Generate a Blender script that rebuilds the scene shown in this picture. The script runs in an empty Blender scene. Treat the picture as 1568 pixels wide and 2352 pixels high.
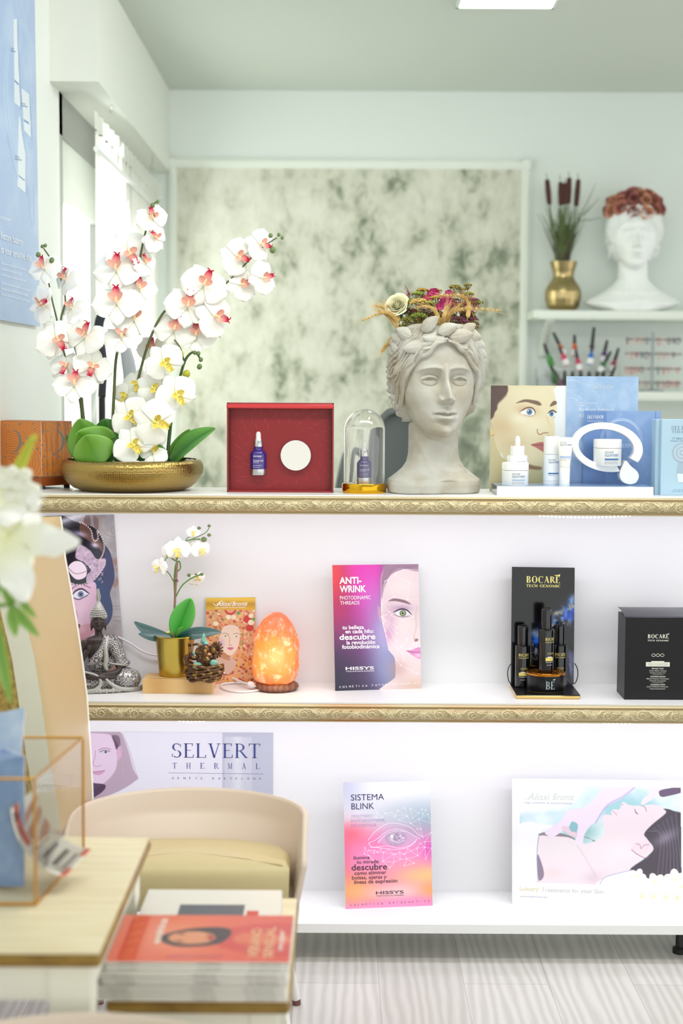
import bpy, math, random
import numpy as np
from mathutils import Vector, Matrix, noise as mnoise
random.seed(7); rng = np.random.default_rng(11)
SC = bpy.context.scene; COL = SC.collection
PI = math.pi; rad = math.radians

# ---------------------------------------------------------------- camera
CH, TH, ROLL, F = 1.32, rad(4.5), 0.0055, 3500.0
CR = Vector((1, 0, 0)); CU = Vector((0, math.sin(TH), math.cos(TH))); CF = Vector((0, math.cos(TH), -math.sin(TH)))
RR = CR * math.cos(ROLL) + CU * math.sin(ROLL); UU = CU * math.cos(ROLL) - CR * math.sin(ROLL)
CAM = Vector((0, 0, CH))
cd = bpy.data.cameras.new('camera'); cam = bpy.data.objects.new('camera', cd); COL.objects.link(cam)
cam.matrix_world = Matrix(((RR.x, UU.x, -CF.x, 0), (RR.y, UU.y, -CF.y, 0), (RR.z, UU.z, -CF.z, CH), (0, 0, 0, 1)))
cd.sensor_fit = 'VERTICAL'; cd.sensor_height = 36; cd.lens = F / 2352 * 36; cd.clip_start = 0.05
cd.dof.use_dof = True; cd.dof.focus_distance = 3.56; cd.dof.aperture_fstop = 2.3
SC.camera = cam
# ---------------------------------------------------------------- light
SC.view_settings.view_transform = 'Standard'; SC.view_settings.look = 'None'
SC.view_settings.exposure = 0.0; SC.view_settings.gamma = 1.0
W = bpy.data.worlds.new('world'); SC.world = W; W.use_nodes = True
W.node_tree.nodes['Background'].inputs[0].default_value = (0.985, 1.0, 0.995, 1)
W.node_tree.nodes['Background'].inputs[1].default_value = 1.62
def area(name, loc, target, sx, sy, power, col=(1, 1, 1), spread=180):
    l = bpy.data.lights.new(name, 'AREA'); l.shape = 'RECTANGLE'; l.size = sx; l.size_y = sy; l.energy = power; l.color = col
    l.spread = rad(spread)
    o = bpy.data.objects.new(name, l); COL.objects.link(o); o.location = loc
    o.rotation_euler = (Vector(target) - Vector(loc)).to_track_quat('-Z', 'Y').to_euler(); return o
area('ceiling_panel_and_fill', (0.62, 4.55, 2.49), (0.62, 4.55, 0), 0.30, 0.30, 5, (0.97, 1, 0.95))
area('ceiling_panel_and_fill', (0.4, 2.55, 2.49), (0.4, 3.3, 1.1), 2.2, 0.4, 34, (1, 0.995, 0.97))  # added fill lighting the counter from above, no panel here
area('window_daylight', (-0.80, 5.3, 1.45), (1.0, 5.1, 1.1), 1.4, 1.4, 12, (0.95, 1, 0.98))
LEDC = (0.90, 0.87, 1.0)
area('left_wall_fill', (0.6, 3.6, 2.48), (-0.82, 3.9, 1.2), 1.2, 0.3, 15, (1, 1, .98))  # added fill that brightens the left wall, has no fixture
for zz, pw in ((1.036, 2.15), (0.562, 2.7)):
    area('shelf_led_light', (0.15, 3.462, zz), (0.15, 3.60, zz - 0.35), 2.2, 0.012, pw, LEDC)
area('floor_fill_light', (0.3, 3.405, 0.56), (0.3, 3.05, 0.0), 2.0, 0.02, 0.8, LEDC)  # added fill brightening the floor before the counter, no LED strip here

# ---------------------------------------------------------------- pixel helpers (frame 1568x2352)
def RAY(px, py):
    return CF + RR * ((px - 784) / F) - UU * ((py - 1176) / F)
def P(px, py, d):
    r = RAY(px, py); return CAM + r * (d / r.y)
def ON(px, py, z):
    r = RAY(px, py); return CAM + r * ((z - CH) / r.z)
def PPM(d): return F / d       # pixels per metre at depth d (approx.)
# ---------------------------------------------------------------- materials
def lin(c):
    return tuple(((x / 255) / 12.92 if x / 255 <= 0.04045 else ((x / 255 + 0.055) / 1.055) ** 2.4) for x in c)
MATS = {}
def mat(name, col=(255, 255, 255), rough=0.5, metal=0.0, bump=None, spec=None, trans=0.0, emit=None, es=0.0, sss=0.0, coat=0.0, noise=None, sheen=0.0, vcol=False, alpha=None):
    if name in MATS: return MATS[name]
    m = bpy.data.materials.new(name); m.use_nodes = True; nt = m.node_tree; b = nt.nodes['Principled BSDF']
    L = nt.links.new
    b.inputs['Base Color'].default_value = (*lin(col), 1); b.inputs['Roughness'].default_value = rough; b.inputs['Metallic'].default_value = metal
    if spec is not None: b.inputs['Specular IOR Level'].default_value = spec
    if trans: b.inputs['Transmission Weight'].default_value = trans
    if coat: b.inputs['Coat Weight'].default_value = coat
    if sss: b.inputs['Subsurface Weight'].default_value = sss; b.inputs['Subsurface Scale'].default_value = 0.01
    if emit: b.inputs['Emission Color'].default_value = (*lin(emit), 1); b.inputs['Emission Strength'].default_value = es
    if alpha is not None: b.inputs['Alpha'].default_value = alpha
    if vcol:
        a = nt.nodes.new('ShaderNodeAttribute'); a.attribute_name = 'col'; L(a.outputs['Color'], b.inputs['Base Color'])
    tc = None
    if bump or noise: tc = nt.nodes.new('ShaderNodeTexCoord')
    if noise:   # (scale, colour2, lo, hi [,stretch])
        n = nt.nodes.new('ShaderNodeTexNoise'); n.inputs['Scale'].default_value = noise[0]; n.inputs['Detail'].default_value = 5
        mp = nt.nodes.new('ShaderNodeMapping'); L(tc.outputs['Object'], mp.inputs[0]); L(mp.outputs[0], n.inputs['Vector'])
        if len(noise) > 4: mp.inputs['Scale'].default_value = noise[4]
        r = nt.nodes.new('ShaderNodeMapRange'); r.inputs[1].default_value = noise[2]; r.inputs[2].default_value = noise[3]
        x = nt.nodes.new('ShaderNodeMix'); x.data_type = 'RGBA'; x.inputs[6].default_value = (*lin(col), 1); x.inputs[7].default_value = (*lin(noise[1]), 1)
        L(n.outputs[0], r.inputs[0]); L(r.outputs[0], x.inputs[0]); L(x.outputs[2], b.inputs['Base Color'])
    if bump:    # (scale, strength, distance)
        n = nt.nodes.new('ShaderNodeTexNoise'); n.inputs['Scale'].default_value = bump[0]; n.inputs['Detail'].default_value = 4
        L(tc.outputs['Object'], n.inputs['Vector'])
        u = nt.nodes.new('ShaderNodeBump'); u.inputs['Strength'].default_value = bump[1]; u.inputs['Distance'].default_value = bump[2]
        L(n.outputs[0], u.inputs['Height']); L(u.outputs[0], b.inputs['Normal'])
    MATS[name] = m; return m
def wood(name, c1, c2, scale=(2, 30, 30), dist=3.0, rough=0.5, wscale=3.0):
    if name in MATS: return MATS[name]
    m = mat(name, c1, rough); nt = m.node_tree; b = nt.nodes['Principled BSDF']; L = nt.links.new
    tc = nt.nodes.new('ShaderNodeTexCoord'); mp = nt.nodes.new('ShaderNodeMapping'); mp.inputs['Scale'].default_value = scale
    w = nt.nodes.new('ShaderNodeTexWave'); w.inputs['Scale'].default_value = wscale; w.inputs['Distortion'].default_value = dist; w.inputs['Detail'].default_value = 4; w.inputs['Detail Scale'].default_value = 1.2
    x = nt.nodes.new('ShaderNodeMix'); x.data_type = 'RGBA'; x.inputs[6].default_value = (*lin(c1), 1); x.inputs[7].default_value = (*lin(c2), 1)
    L(tc.outputs['Object'], mp.inputs[0]); L(mp.outputs[0], w.inputs[0]); L(w.outputs['Fac'], x.inputs[0]); L(x.outputs[2], b.inputs['Base Color'])
    return m
def vc(name='printed_paper', rough=0.35, **k): return mat(name, rough=rough, vcol=True, **k)

# ---------------------------------------------------------------- mesh builder
class MB:
    def __init__(s): s.v = []; s.f = []; s.mi = []; s.cl = []; s.m = Matrix.Identity(4); s.cur = 0; s.col = (1, 1, 1)
    def T(s, *a, loc=None, rot=None, sc=None):
        M = Matrix.Identity(4)
        if loc is not None: M = Matrix.Translation(Vector(loc))
        if rot is not None:
            from mathutils import Euler
            M = M @ Euler(rot).to_matrix().to_4x4()
        if sc is not None:
            sc = (sc,) * 3 if isinstance(sc, (int, float)) else sc
            M = M @ Matrix.Diagonal((*sc, 1))
        s.m = M; return s
    def add(s, vs, fs, cols=None):
        o = len(s.v); M = s.m
        s.v += [tuple(M @ Vector(p)) for p in vs]; s.f += [tuple(i + o for i in f) for f in fs]; s.mi += [s.cur] * len(fs)
        s.cl += [s.col] * len(vs) if cols is None else list(cols)
        return s
    def box(s, x0, x1, y0, y1, z0, z1, bev=0):
        if bev:
            b = bev; P_ = [(x0 + b, y0), (x1 - b, y0), (x1, y0 + b), (x1, y1 - b), (x1 - b, y1), (x0 + b, y1), (x0, y1 - b), (x0, y0 + b)]
            cx, cy = (x0 + x1) / 2, (y0 + y1) / 2
            def ring(z, k):
                return [(min(max(x, x0 + k), x1 - k) , min(max(y, y0 + k), y1 - k), z) for x, y in P_]
            R = [ring(z0, b), ring(z0 + b, 0), ring(z1 - b, 0), ring(z1, b)]
            vs = [p for r in R for p in r]; fs = []
            for i in range(3):
                for j in range(8): fs.append((i * 8 + j, i * 8 + (j + 1) % 8, i * 8 + 8 + (j + 1) % 8, i * 8 + 8 + j))
            fs += [tuple(range(7, -1, -1)), tuple(range(24, 32))]
            return s.add(vs, fs)
        vs = [(x, y, z) for z in (z0, z1) for x, y in ((x0, y0), (x1, y0), (x1, y1), (x0, y1))]
        return s.add(vs, [(3, 2, 1, 0), (4, 5, 6, 7), (0, 1, 5, 4), (1, 2, 6, 5), (2, 3, 7, 6), (3, 0, 4, 7)])
    def lathe(s, prof, n=32, cap0=True, cap1=True, sq=None):
        vs = []; fs = []
        for r, z in prof:
            for i in range(n):
                a = 2 * PI * i / n; vs.append((r * math.cos(a), r * math.sin(a), z))
        for k in range(len(prof) - 1):
            for i in range(n):
                j = (i + 1) % n; fs.append((k * n + i, k * n + j, (k + 1) * n + j, (k + 1) * n + i))
        if cap0: fs.append(tuple(range(n - 1, -1, -1)))
        if cap1: fs.append(tuple((len(prof) - 1) * n + i for i in range(n)))
        return s.add(vs, fs)
    def ell(s, c, r, n=16, k=10, rot=None):
        M0 = s.m
        from mathutils import Euler
        M = Matrix.Translation(Vector(c))
        if rot is not None: M = M @ Euler(rot).to_matrix().to_4x4()
        r = (r,) * 3 if isinstance(r, (int, float)) else r
        s.m = M0 @ M @ Matrix.Diagonal((*r, 1))
        s.lathe([(max(1e-3, math.sin(PI * i / k)), -math.cos(PI * i / k)) for i in range(k + 1)], n)
        s.m = M0; return s
    def tube(s, pts, r, n=8, sub=0, flat=1.0, up=None):
        pts = [Vector(p) for p in pts]
        if not hasattr(r, '__len__'): r = [r] * len(pts)
        if sub: pts, r = crom(pts, list(r), sub)
        vs = []; fs = []; N = None
        for i, p in enumerate(pts):
            t = (pts[min(i + 1, len(pts) - 1)] - pts[max(i - 1, 0)])
            t = t.normalized() if t.length > 1e-9 else Vector((0, 0, 1))
            if N is None:
                a = Vector(up) if up is not None else (Vector((0, 0, 1)) if abs(t.z) < 0.9 else Vector((1, 0, 0))); N = (a - t * a.dot(t)).normalized()
            else: N = (N - t * N.dot(t)).normalized()
            B = t.cross(N)
            for k in range(n):
                a = 2 * PI * k / n; vs.append(p + (N * math.cos(a) * flat + B * math.sin(a)) * r[i])
        for i in range(len(pts) - 1):
            for k in range(n):
                j = (k + 1) % n; fs.append((i * n + k, i * n + j, (i + 1) * n + j, (i + 1) * n + k))
        fs += [tuple(range(n - 1, -1, -1)), tuple((len(pts) - 1) * n + k for k in range(n))]
        return s.add(vs, fs)
    def grid(s, fn, nu, nv, colfn=None, wrap=False):
        vs = []; cs = []
        for j in range(nv + 1):
            for i in range(nu + (0 if wrap else 1)):
                u, v = i / nu, j / nv; vs.append(fn(u, v))
                if colfn: cs.append(colfn(u, v))
        w = nu if wrap else nu + 1; fs = []
        for j in range(nv):
            for i in range(nu):
                i2 = (i + 1) % w; fs.append((j * w + i, j * w + i2, (j + 1) * w + i2, (j + 1) * w + i))
        return s.add(vs, fs, cs if colfn else None)
    def prism(s, poly, z0, z1):     # poly in local xy, extruded along z
        n = len(poly); vs = [(x, y, z0) for x, y in poly] + [(x, y, z1) for x, y in poly]
        return s.add(vs, [tuple(range(n - 1, -1, -1)), tuple(range(n, 2 * n))] + [(i, (i + 1) % n, n + (i + 1) % n, n + i) for i in range(n)])
    def build(s, name, mats, parent=None, smooth=True, world=False, ang=40, bevel=0, solid=0, sub=0):
        me = bpy.data.meshes.new(name); V = s.v
        if world and parent:
            o = Vector((0, 0, 0)); q = parent
            while q: o += q.location; q = q.parent
            V = [(x - o.x, y - o.y, z - o.z) for x, y, z in V]
        me.from_pydata(V, [], s.f); me.update()
        if not isinstance(mats, (list, tuple)): mats = [mats]
        for m in mats: me.materials.append(m)
        if len(mats) > 1: me.polygons.foreach_set('material_index', s.mi)
        if any('Attribute' in n.bl_idname for m in mats for n in m.node_tree.nodes):
            a = me.color_attributes.new('col', 'FLOAT_COLOR', 'POINT')
            a.data.foreach_set('color', np.array([(*c[:3], 1) for c in s.cl], dtype=np.float32).ravel())
        ob = bpy.data.objects.new(name, me); COL.objects.link(ob)
        if parent: ob.parent = parent
        if smooth:
            me.polygons.foreach_set('use_smooth', [True] * len(me.polygons))
            if ang < 180: me.set_sharp_from_angle(angle=rad(ang))
        if bevel:
            b = ob.modifiers.new('b', 'BEVEL'); b.width = bevel; b.segments = 2; b.limit_method = 'ANGLE'; b.angle_limit = rad(50)
        if solid:
            b = ob.modifiers.new('s', 'SOLIDIFY'); b.thickness = solid; b.offset = 0
        if sub:
            b = ob.modifiers.new('u', 'SUBSURF'); b.levels = sub; b.render_levels = sub
        return ob
def crom(pts, r, sub):
    out = []; ro = []; n = len(pts)
    for i in range(n - 1):
        p0, p1, p2, p3 = pts[max(i - 1, 0)], pts[i], pts[i + 1], pts[min(i + 2, n - 1)]
        for k in range(sub):
            t = k / sub; t2, t3 = t * t, t * t * t
            out.append((p1 * 2 + (p2 - p0) * t + (p0 * 2 - p1 * 5 + p2 * 4 - p3) * t2 + (p1 * 3 - p0 - p2 * 3 + p3) * t3) * 0.5)
            ro.append(r[i] * (1 - t) + r[i + 1] * t)
    out.append(pts[-1]); ro.append(r[-1]); return out, ro
def sm2(pts, sub=5, closed=False):
    p = [Vector((a, b, 0)) for a, b in pts]
    if closed:
        q = [p[-1]] + p + [p[0], p[1]]; o, _ = crom(q, [0] * len(q), sub); o = o[sub:-sub]
        return [(a.x, a.y) for a in o][:-1]
    o, _ = crom(p, [0] * len(p), sub); return [(a.x, a.y) for a in o]
def thing(name, label, cat, loc=(0, 0, 0), rz=0, group=None):
    o = bpy.data.objects.new(name, None); COL.objects.link(o); o.location = loc; o.rotation_euler = (0, 0, rz)
    o['label'] = label; o['category'] = cat
    if group: o['group'] = group
    return o
def tag(o, label, cat, group=None, kind=None):
    o['label'] = label; o['category'] = cat
    if group: o['group'] = group
    if kind: o['kind'] = kind
    return o
def struct(o, label=None):
    o['kind'] = 'structure'
    if label: o['label'] = label
    return o
def dup(root, loc=None, rz=None, label=None, parent=None):
    r = root.copy(); COL.objects.link(r)
    if loc is not None: r.location = loc
    if rz is not None: r.rotation_euler = (0, 0, rz)
    if label: r['label'] = label
    if parent is not None: r.parent = parent
    for ch in list(root.children):
        dup(ch, parent=r)
    return r
def dup_at(root, M, parent):      # copy of a part with given local matrix under parent, sub-parts copied too
    r = root.copy(); COL.objects.link(r); r.parent = parent; r.matrix_local = M
    for ch in list(root.children):
        c = ch.copy(); COL.objects.link(c); c.parent = r
    return r

# ---------------------------------------------------------------- lettering
_tc = {}
def text2d(s, bold=0.0, space=1.0):
    k = (s, bold, space)
    if k in _tc: return _tc[k]
    cu = bpy.data.curves.new('t', 'FONT'); cu.body = s; cu.size = 1; cu.offset = bold; cu.space_character = space; cu.resolution_u = 3
    cu.fill_mode = 'FRONT'
    ob = bpy.data.objects.new('t', cu); COL.objects.link(ob); bpy.context.view_layer.update()
    me = ob.to_mesh(); vs = [(v.co.x / CAPH, v.co.y / CAPH) for v in me.vertices]; fs = [tuple(p.vertices) for p in me.polygons]
    ob.to_mesh_clear(); bpy.data.objects.remove(ob); bpy.data.curves.remove(cu)
    x0 = min(v[0] for v in vs) if vs else 0; x1 = max(v[0] for v in vs) if vs else 1
    vs = [(x - x0, y) for x, y in vs]
    _tc[k] = (vs, fs, x1 - x0); return _tc[k]
CAPH = 1.0
_h = text2d('H'); CAPH = max(v[1] for v in _h[0]); _tc.clear()
def _bar(x0, y0, x1, y1, w):
    dx, dy = x1 - x0, y1 - y0; l = math.hypot(dx, dy); nx, ny = -dy / l * w / 2, dx / l * w / 2
    return [(x0 + nx, y0 + ny), (x0 - nx, y0 - ny), (x1 - nx, y1 - ny), (x1 + nx, y1 + ny)]
def _hb(x0, y0, x1, y1, w):      # slanted stroke with horizontal cut ends
    return [(x0 - w / 2, y0), (x0 + w / 2, y0), (x1 + w / 2, y1), (x1 - w / 2, y1)]
def _arc(cx, cy, rx, ry, a0, a1, wt, wn, n=14):
    o = []
    for i in range(n):
        A = [rad(a0 + (a1 - a0) * j / n) for j in (i, i + 1)]; q = []
        for a in A:
            w = wn + (wt - wn) * abs(math.cos(a)); q += [(cx + (rx) * math.cos(a), cy + ry * math.sin(a)), (cx + (rx - w) * math.cos(a), cy + (ry - min(w, wn * 1.3)) * math.sin(a))]
        o.append([q[0], q[1], q[3], q[2]])
    return o
def glyph(c, T, t):
    v = lambda x, a=0, b=1: [[(x - T / 2, a), (x + T / 2, a), (x + T / 2, b), (x - T / 2, b)]]
    sf = lambda x, y, w=.12: [[(x - w, y if y < .5 else y - t), (x + w, y if y < .5 else y - t), (x + w, y + t if y < .5 else y), (x - w, y + t if y < .5 else y)]]
    hb = lambda x0, x1, y, w=None: [[(x0, y - (w or t) / 2), (x1, y - (w or t) / 2), (x1, y + (w or t) / 2), (x0, y + (w or t) / 2)]]
    tk = lambda x, y0, y1: [_hb(x, y0, x + .02, y1, t)]
    L = v(.14) + sf(.14, 0) + sf(.14, 1)
    if c == 'I': return L, .28
    if c == 'L': return L + hb(.1, .56, t / 2) + tk(.55, 0, .22), .6
    if c == 'E': return L + hb(.1, .54, t / 2) + tk(.54, 0, .22) + hb(.1, .5, 1 - t / 2) + tk(.49, .82, 1) + hb(.14, .42, .52), .6
    if c == 'T': return v(.34) + sf(.34, 0) + hb(.02, .66, 1 - t / 2) + tk(.03, .82, 1) + tk(.62, .82, 1), .68
    if c == 'H': return L + v(.62) + sf(.62, 0) + sf(.62, 1) + hb(.14, .62, .5), .78
    if c == 'V': return [_hb(.14, 1, .37, 0, T), _hb(.62, 1, .37, 0, t)] + sf(.14, 1) + sf(.62, 1), .74
    if c == 'A': return [_hb(.14, 0, .38, 1, t), _hb(.62, 0, .36, 1, T)] + sf(.14, 0, .1) + sf(.62, 0, .11) + hb(.22, .54, .34), .76
    if c == 'Y': return [_hb(.1, 1, .36, .48, T), _hb(.62, 1, .38, .48, t)] + v(.37, 0, .5) + sf(.37, 0) + sf(.1, 1) + sf(.62, 1), .72
    if c == 'N': return [_hb(.14, 0, .14, 1, t), _hb(.66, 0, .66, 1, t), _hb(.12, 1, .66, 0, T)] + sf(.14, 0, .1) + sf(.66, 1, .1) + sf(.1, 1, .08), .8
    if c == 'M': return [_hb(.14, 0, .16, 1, t), _hb(.8, 0, .78, 1, T), _hb(.16, 1, .46, .05, T * .9), _hb(.78, 1, .46, .05, t)] + sf(.14, 0, .1) + sf(.8, 0) + sf(.14, 1, .08) + sf(.82, 1, .08), .94
    if c == 'O': return _arc(.4, .5, .38, .51, 0, 360, T, t, 24), .8
    if c == 'C': return _arc(.4, .5, .38, .51, 48, 312, T, t, 20) + tk(.64, .72, .95), .7
    if c == 'G': return _arc(.4, .5, .38, .51, 48, 300, T, t, 20) + tk(.64, .72, .95) + v(.64, .05, .42) + sf(.64, .42), .8
    if c == 'D': return L + _arc(.2, .5, .52, .5, -90, 90, T, t, 16), .76
    if c == 'B': return L + _arc(.26, .75, .28, .25, -90, 90, T * .9, t, 10) + _arc(.26, .26, .34, .26, -90, 90, T, t, 10) + hb(.14, .28, t / 2) + hb(.14, .28, .51) + hb(.14, .28, 1 - t / 2), .64
    if c == 'R': return L + _arc(.26, .74, .3, .26, -90, 90, T * .95, t, 10) + hb(.14, .28, .49) + hb(.14, .28, 1 - t / 2) + [_hb(.34, .48, .66, 0, T)] + sf(.66, 0, .08), .7
    if c == 'K': return L + [_hb(.6, 1, .18, .45, t), _hb(.3, .6, .62, 0, T)] + sf(.6, 1, .1) + sf(.64, 0, .1), .72
    if c == 'S': return _arc(.3, .74, .25, .26, 40, 262, T, t, 12) + _arc(.3, .26, .26, .26, -140, 80, T, t, 12) + tk(.5, .74, .94) + tk(.05, .06, .28), .6
    if c == '-': return hb(.04, .3, .42, .07), .34
    if c == ' ': return [], .4
    return L, .3
def serif2d(s, T=.13, t=.05, gap=.08):
    vs = []; fs = []; x = 0
    for c in s:
        q, w = glyph(c, T, t)
        for poly in q:
            n = len(vs); vs += [(px + x, py) for px, py in poly]; fs.append(tuple(range(n, n + len(poly))))
        x += w + gap
    return vs, fs, x - gap
def norm_face(p):     # make polygon counter clockwise
    return p

# ---------------------------------------------------------------- painted print
class Paint:
    def __init__(s, tl, tr, bl, nx, ny, base):
        s.nx, s.ny = nx, ny; u, v = np.meshgrid(np.linspace(0, 1, nx), np.linspace(0, 1, ny)); s.U, s.V = u, v
        s.X = tl[0] + u * (tr[0] - tl[0]) + v * (bl[0] - tl[0]); s.Y = tl[1] + u * (tr[1] - tl[1]) + v * (bl[1] - tl[1])
        s.c = np.ones((ny, nx, 3)) * np.array(base) / 255.0
    def mix(s, m, col):
        m = np.clip(m, 0, 1)[..., None]; s.c = s.c * (1 - m) + (np.array(col) / 255.0) * m; return s
    def box(s, x0, y0, x1, y1, col, a=1):
        return s.mix(((s.X >= x0) & (s.X <= x1) & (s.Y >= y0) & (s.Y <= y1)) * a, col)
    def el(s, cx, cy, rx, ry, col, soft=1.0, a=1, rot=0):
        c, n = math.cos(rad(rot)), math.sin(rad(rot)); dx, dy = s.X - cx, s.Y - cy
        q = np.sqrt(((dx * c + dy * n) / rx) ** 2 + ((-dx * n + dy * c) / ry) ** 2)
        return s.mix(a * np.clip((1 - q) * min(rx, ry) / soft + .5, 0, 1), col)
    def blob(s, cx, cy, rx, ry, col, a=1, rot=0):
        c, n = math.cos(rad(rot)), math.sin(rad(rot)); dx, dy = s.X - cx, s.Y - cy
        return s.mix(a * np.exp(-(((dx * c + dy * n) / rx) ** 2 + ((-dx * n + dy * c) / ry) ** 2)), col)
    def _seg(s, pts, closed):
        D = np.full(s.X.shape, 1e9); n = len(pts); K = np.zeros(s.X.shape)
        for i in range(n if closed else n - 1):
            (ax, ay), (bx, by) = pts[i], pts[(i + 1) % n]; ex, ey = bx - ax, by - ay; L2 = ex * ex + ey * ey + 1e-12
            t = np.clip(((s.X - ax) * ex + (s.Y - ay) * ey) / L2, 0, 1)
            d = np.hypot(s.X - ax - t * ex, s.Y - ay - t * ey); K = np.where(d < D, (i + t) / n, K); D = np.minimum(D, d)
        return D, K
    def poly(s, pts, col, soft=1.0, a=1, smooth=True):
        if smooth: pts = sm2(pts, 4, True)
        D, _ = s._seg(pts, True); ins = np.zeros(s.X.shape, bool); n = len(pts)
        for i in range(n):
            (ax, ay), (bx, by) = pts[i], pts[(i + 1) % n]
            if ay == by: continue
            c = ((ay > s.Y) != (by > s.Y)) & (s.X < (bx - ax) * (s.Y - ay) / (by - ay) + ax); ins ^= c
        return s.mix(a * np.clip(np.where(ins, D, -D) / soft + .5, 0, 1), col)
    def line(s, pts, w, col, a=1, soft=0.7, smooth=True, taper=False):
        if smooth and len(pts) > 2: pts = sm2(pts, 4)
        D, K = s._seg(pts, False); ww = w * (np.sin(np.clip(K, 0.02, .98) * PI) ** .6 if taper else 1)
        return s.mix(a * np.clip((ww / 2 - D) / soft + .5, 0, 1), col)
    def noise(s, sx, sy, col, lo=.5, hi=.8, a=1, seed=0, mask=1):
        r = np.random.default_rng(seed); tot = 0; amp = 1; N = 0
        for o in range(4):
            gx, gy = int(sx * 2 ** o) + 2, int(sy * 2 ** o) + 2; g = r.random((gy + 1, gx + 1))
            x = s.U * (gx - 1); y = s.V * (gy - 1); xi = x.astype(int); yi = y.astype(int); fx = x - xi; fy = y - yi; fx = fx * fx * (3 - 2 * fx); fy = fy * fy * (3 - 2 * fy)
            N = N + amp * ((g[yi, xi] * (1 - fx) + g[yi, xi + 1] * fx) * (1 - fy) + (g[yi + 1, xi] * (1 - fx) + g[yi + 1, xi + 1] * fx) * fy); tot += amp; amp *= .55
        N = N / tot; return s.mix(a * mask * np.clip((N - lo) / (hi - lo), 0, 1), col)
    def lincol(s):
        c = s.c; return np.where(c <= .04045, c / 12.92, ((c + .055) / 1.055) ** 2.4)

class Sheet:      # a printed card: corners in 3D (TL,TR,BR,BL), photo corners for painting
    def __init__(s, C, px, thick=.002, k=1.0):
        s.C = [Vector(c) for c in C]; s.px = px; TL, TR, BR, BL = s.C
        s.n = (TR - TL).cross(BL - TL).normalized()
        if s.n.y > 0: s.n = -s.n
        s.thick = thick; s.ink = MB(); s.inkm = []
        w = abs(px[1][0] - px[0][0]); h = abs(px[3][1] - px[0][1])
        s.p = Paint(px[0], px[1], px[3], max(4, int(w * k)), max(4, int(h * k)), (255, 255, 255))
    def at(s, u, v, off=0):
        TL, TR, BR, BL = s.C; a = TL.lerp(TR, u); b = BL.lerp(BR, u); return a.lerp(b, v) + s.n * off
    def uv(s, x, y):
        (ax, ay), (bx, by), _, (dx, dy) = s.px; ex, ey, gx, gy = bx - ax, by - ay, dx - ax, dy - ay
        det = ex * gy - ey * gx; X, Y = x - ax, y - ay; return (X * gy - Y * gx) / det, (ex * Y - ey * X) / det
    def text(s, t, x, y, h, col, w=None, serif=None, bold=0, space=1.0, off=.0005, em=None, center=False, rough=.4, slant=0):
        vs, fs, W_ = serif2d(t, *serif) if serif else text2d(t, bold, space)
        sx = (w / W_) if w else h
        if center: x = x - sx * W_ / 2
        u0, v0 = s.uv(x, y); pw = abs(s.px[1][0] - s.px[0][0]); ph = abs(s.px[3][1] - s.px[0][1])
        key = (tuple(col), rough)
        if key not in s.inkm: s.inkm.append(key)
        s.ink.cur = s.inkm.index(key)
        s.ink.add([s.at(u0 + (X + slant * Y) * sx / pw, v0 - Y * h / ph, off) for X, Y in vs], fs); return s
    def shape(s, pts, col, off=.0004, rough=.4):
        key = (tuple(col), rough)
        if key not in s.inkm: s.inkm.append(key)
        s.ink.cur = s.inkm.index(key); s.ink.add([s.at(*s.uv(*p), off) for p in pts], [tuple(range(len(pts)))]); return s
    def build(s, name, label, cat, rough=.35, group=None, parent=None, back=(245, 245, 245), back_thick=None):
        nx, ny = s.p.nx, s.p.ny; U, V = np.meshgrid(np.linspace(0, 1, nx), np.linspace(0, 1, ny)); TL, TR, BR, BL = [np.array(c) for c in s.C]
        a = TL + (TR - TL) * U[..., None]; b = BL + (BR - BL) * U[..., None]; V3 = (a + (b - a) * V[..., None]).reshape(-1, 3)
        org = (s.C[2] + s.C[3]) / 2
        if parent is None: V3 = V3 - np.array(org)
        else:
            q = parent; o = Vector((0, 0, 0))
            while q: o += q.location; q = q.parent
            V3 = V3 - np.array(o); 
        loc = Vector((0, 0, 0)) if parent else org
        oo = o if parent else org
        i = np.arange((ny - 1) * (nx - 1)); r, c = i // (nx - 1), i % (nx - 1); k = r * nx + c
        Fq = np.stack([k, k + nx, k + nx + 1, k + 1], 1)
        nn = s.n * (-s.thick); K4 = [p - oo for p in s.C]; B4 = [p + nn for p in K4]; base = len(V3)
        ex = np.array([tuple(p) for p in K4 + B4]); Vv = np.concatenate([V3, ex])
        Fb = np.array([(4, 5, 6, 7), (0, 1, 5, 4), (1, 2, 6, 5), (2, 3, 7, 6), (3, 0, 4, 7)]) + base
        Fa = np.concatenate([Fq, Fb])
        me = bpy.data.meshes.new(name); me.vertices.add(len(Vv)); me.vertices.foreach_set('co', Vv.astype(np.float32).ravel())
        me.loops.add(len(Fa) * 4); me.loops.foreach_set('vertex_index', Fa.astype(np.int32).ravel())
        me.polygons.add(len(Fa)); me.polygons.foreach_set('loop_start', np.arange(0, len(Fa) * 4, 4, dtype=np.int32)); me.polygons.foreach_set('loop_total', np.full(len(Fa), 4, dtype=np.int32))
        me.update(); me.validate()
        C_ = np.ones((len(Vv), 4), np.float32); C_[:base, :3] = s.p.lincol().reshape(-1, 3); C_[base:, :3] = lin(back)
        at = me.color_attributes.new('col', 'FLOAT_COLOR', 'POINT'); at.data.foreach_set('color', C_.ravel())
        me.materials.append(vc('printed_%d' % int(rough * 100), rough))
        ob = bpy.data.objects.new(name, me); COL.objects.link(ob); ob.location = loc
        if parent: ob.parent = parent
        elif label: tag(ob, label, cat, group)
        if s.inkm:
            ms = [mat('ink_%s_%s_%s_%d' % (*[str(int(x)) for x in kk[0]], int(kk[1] * 100)), kk[0], kk[1]) for kk in s.inkm]
            s.ink.build('lettering', ms, ob, smooth=False, world=True)
        return ob
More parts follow.
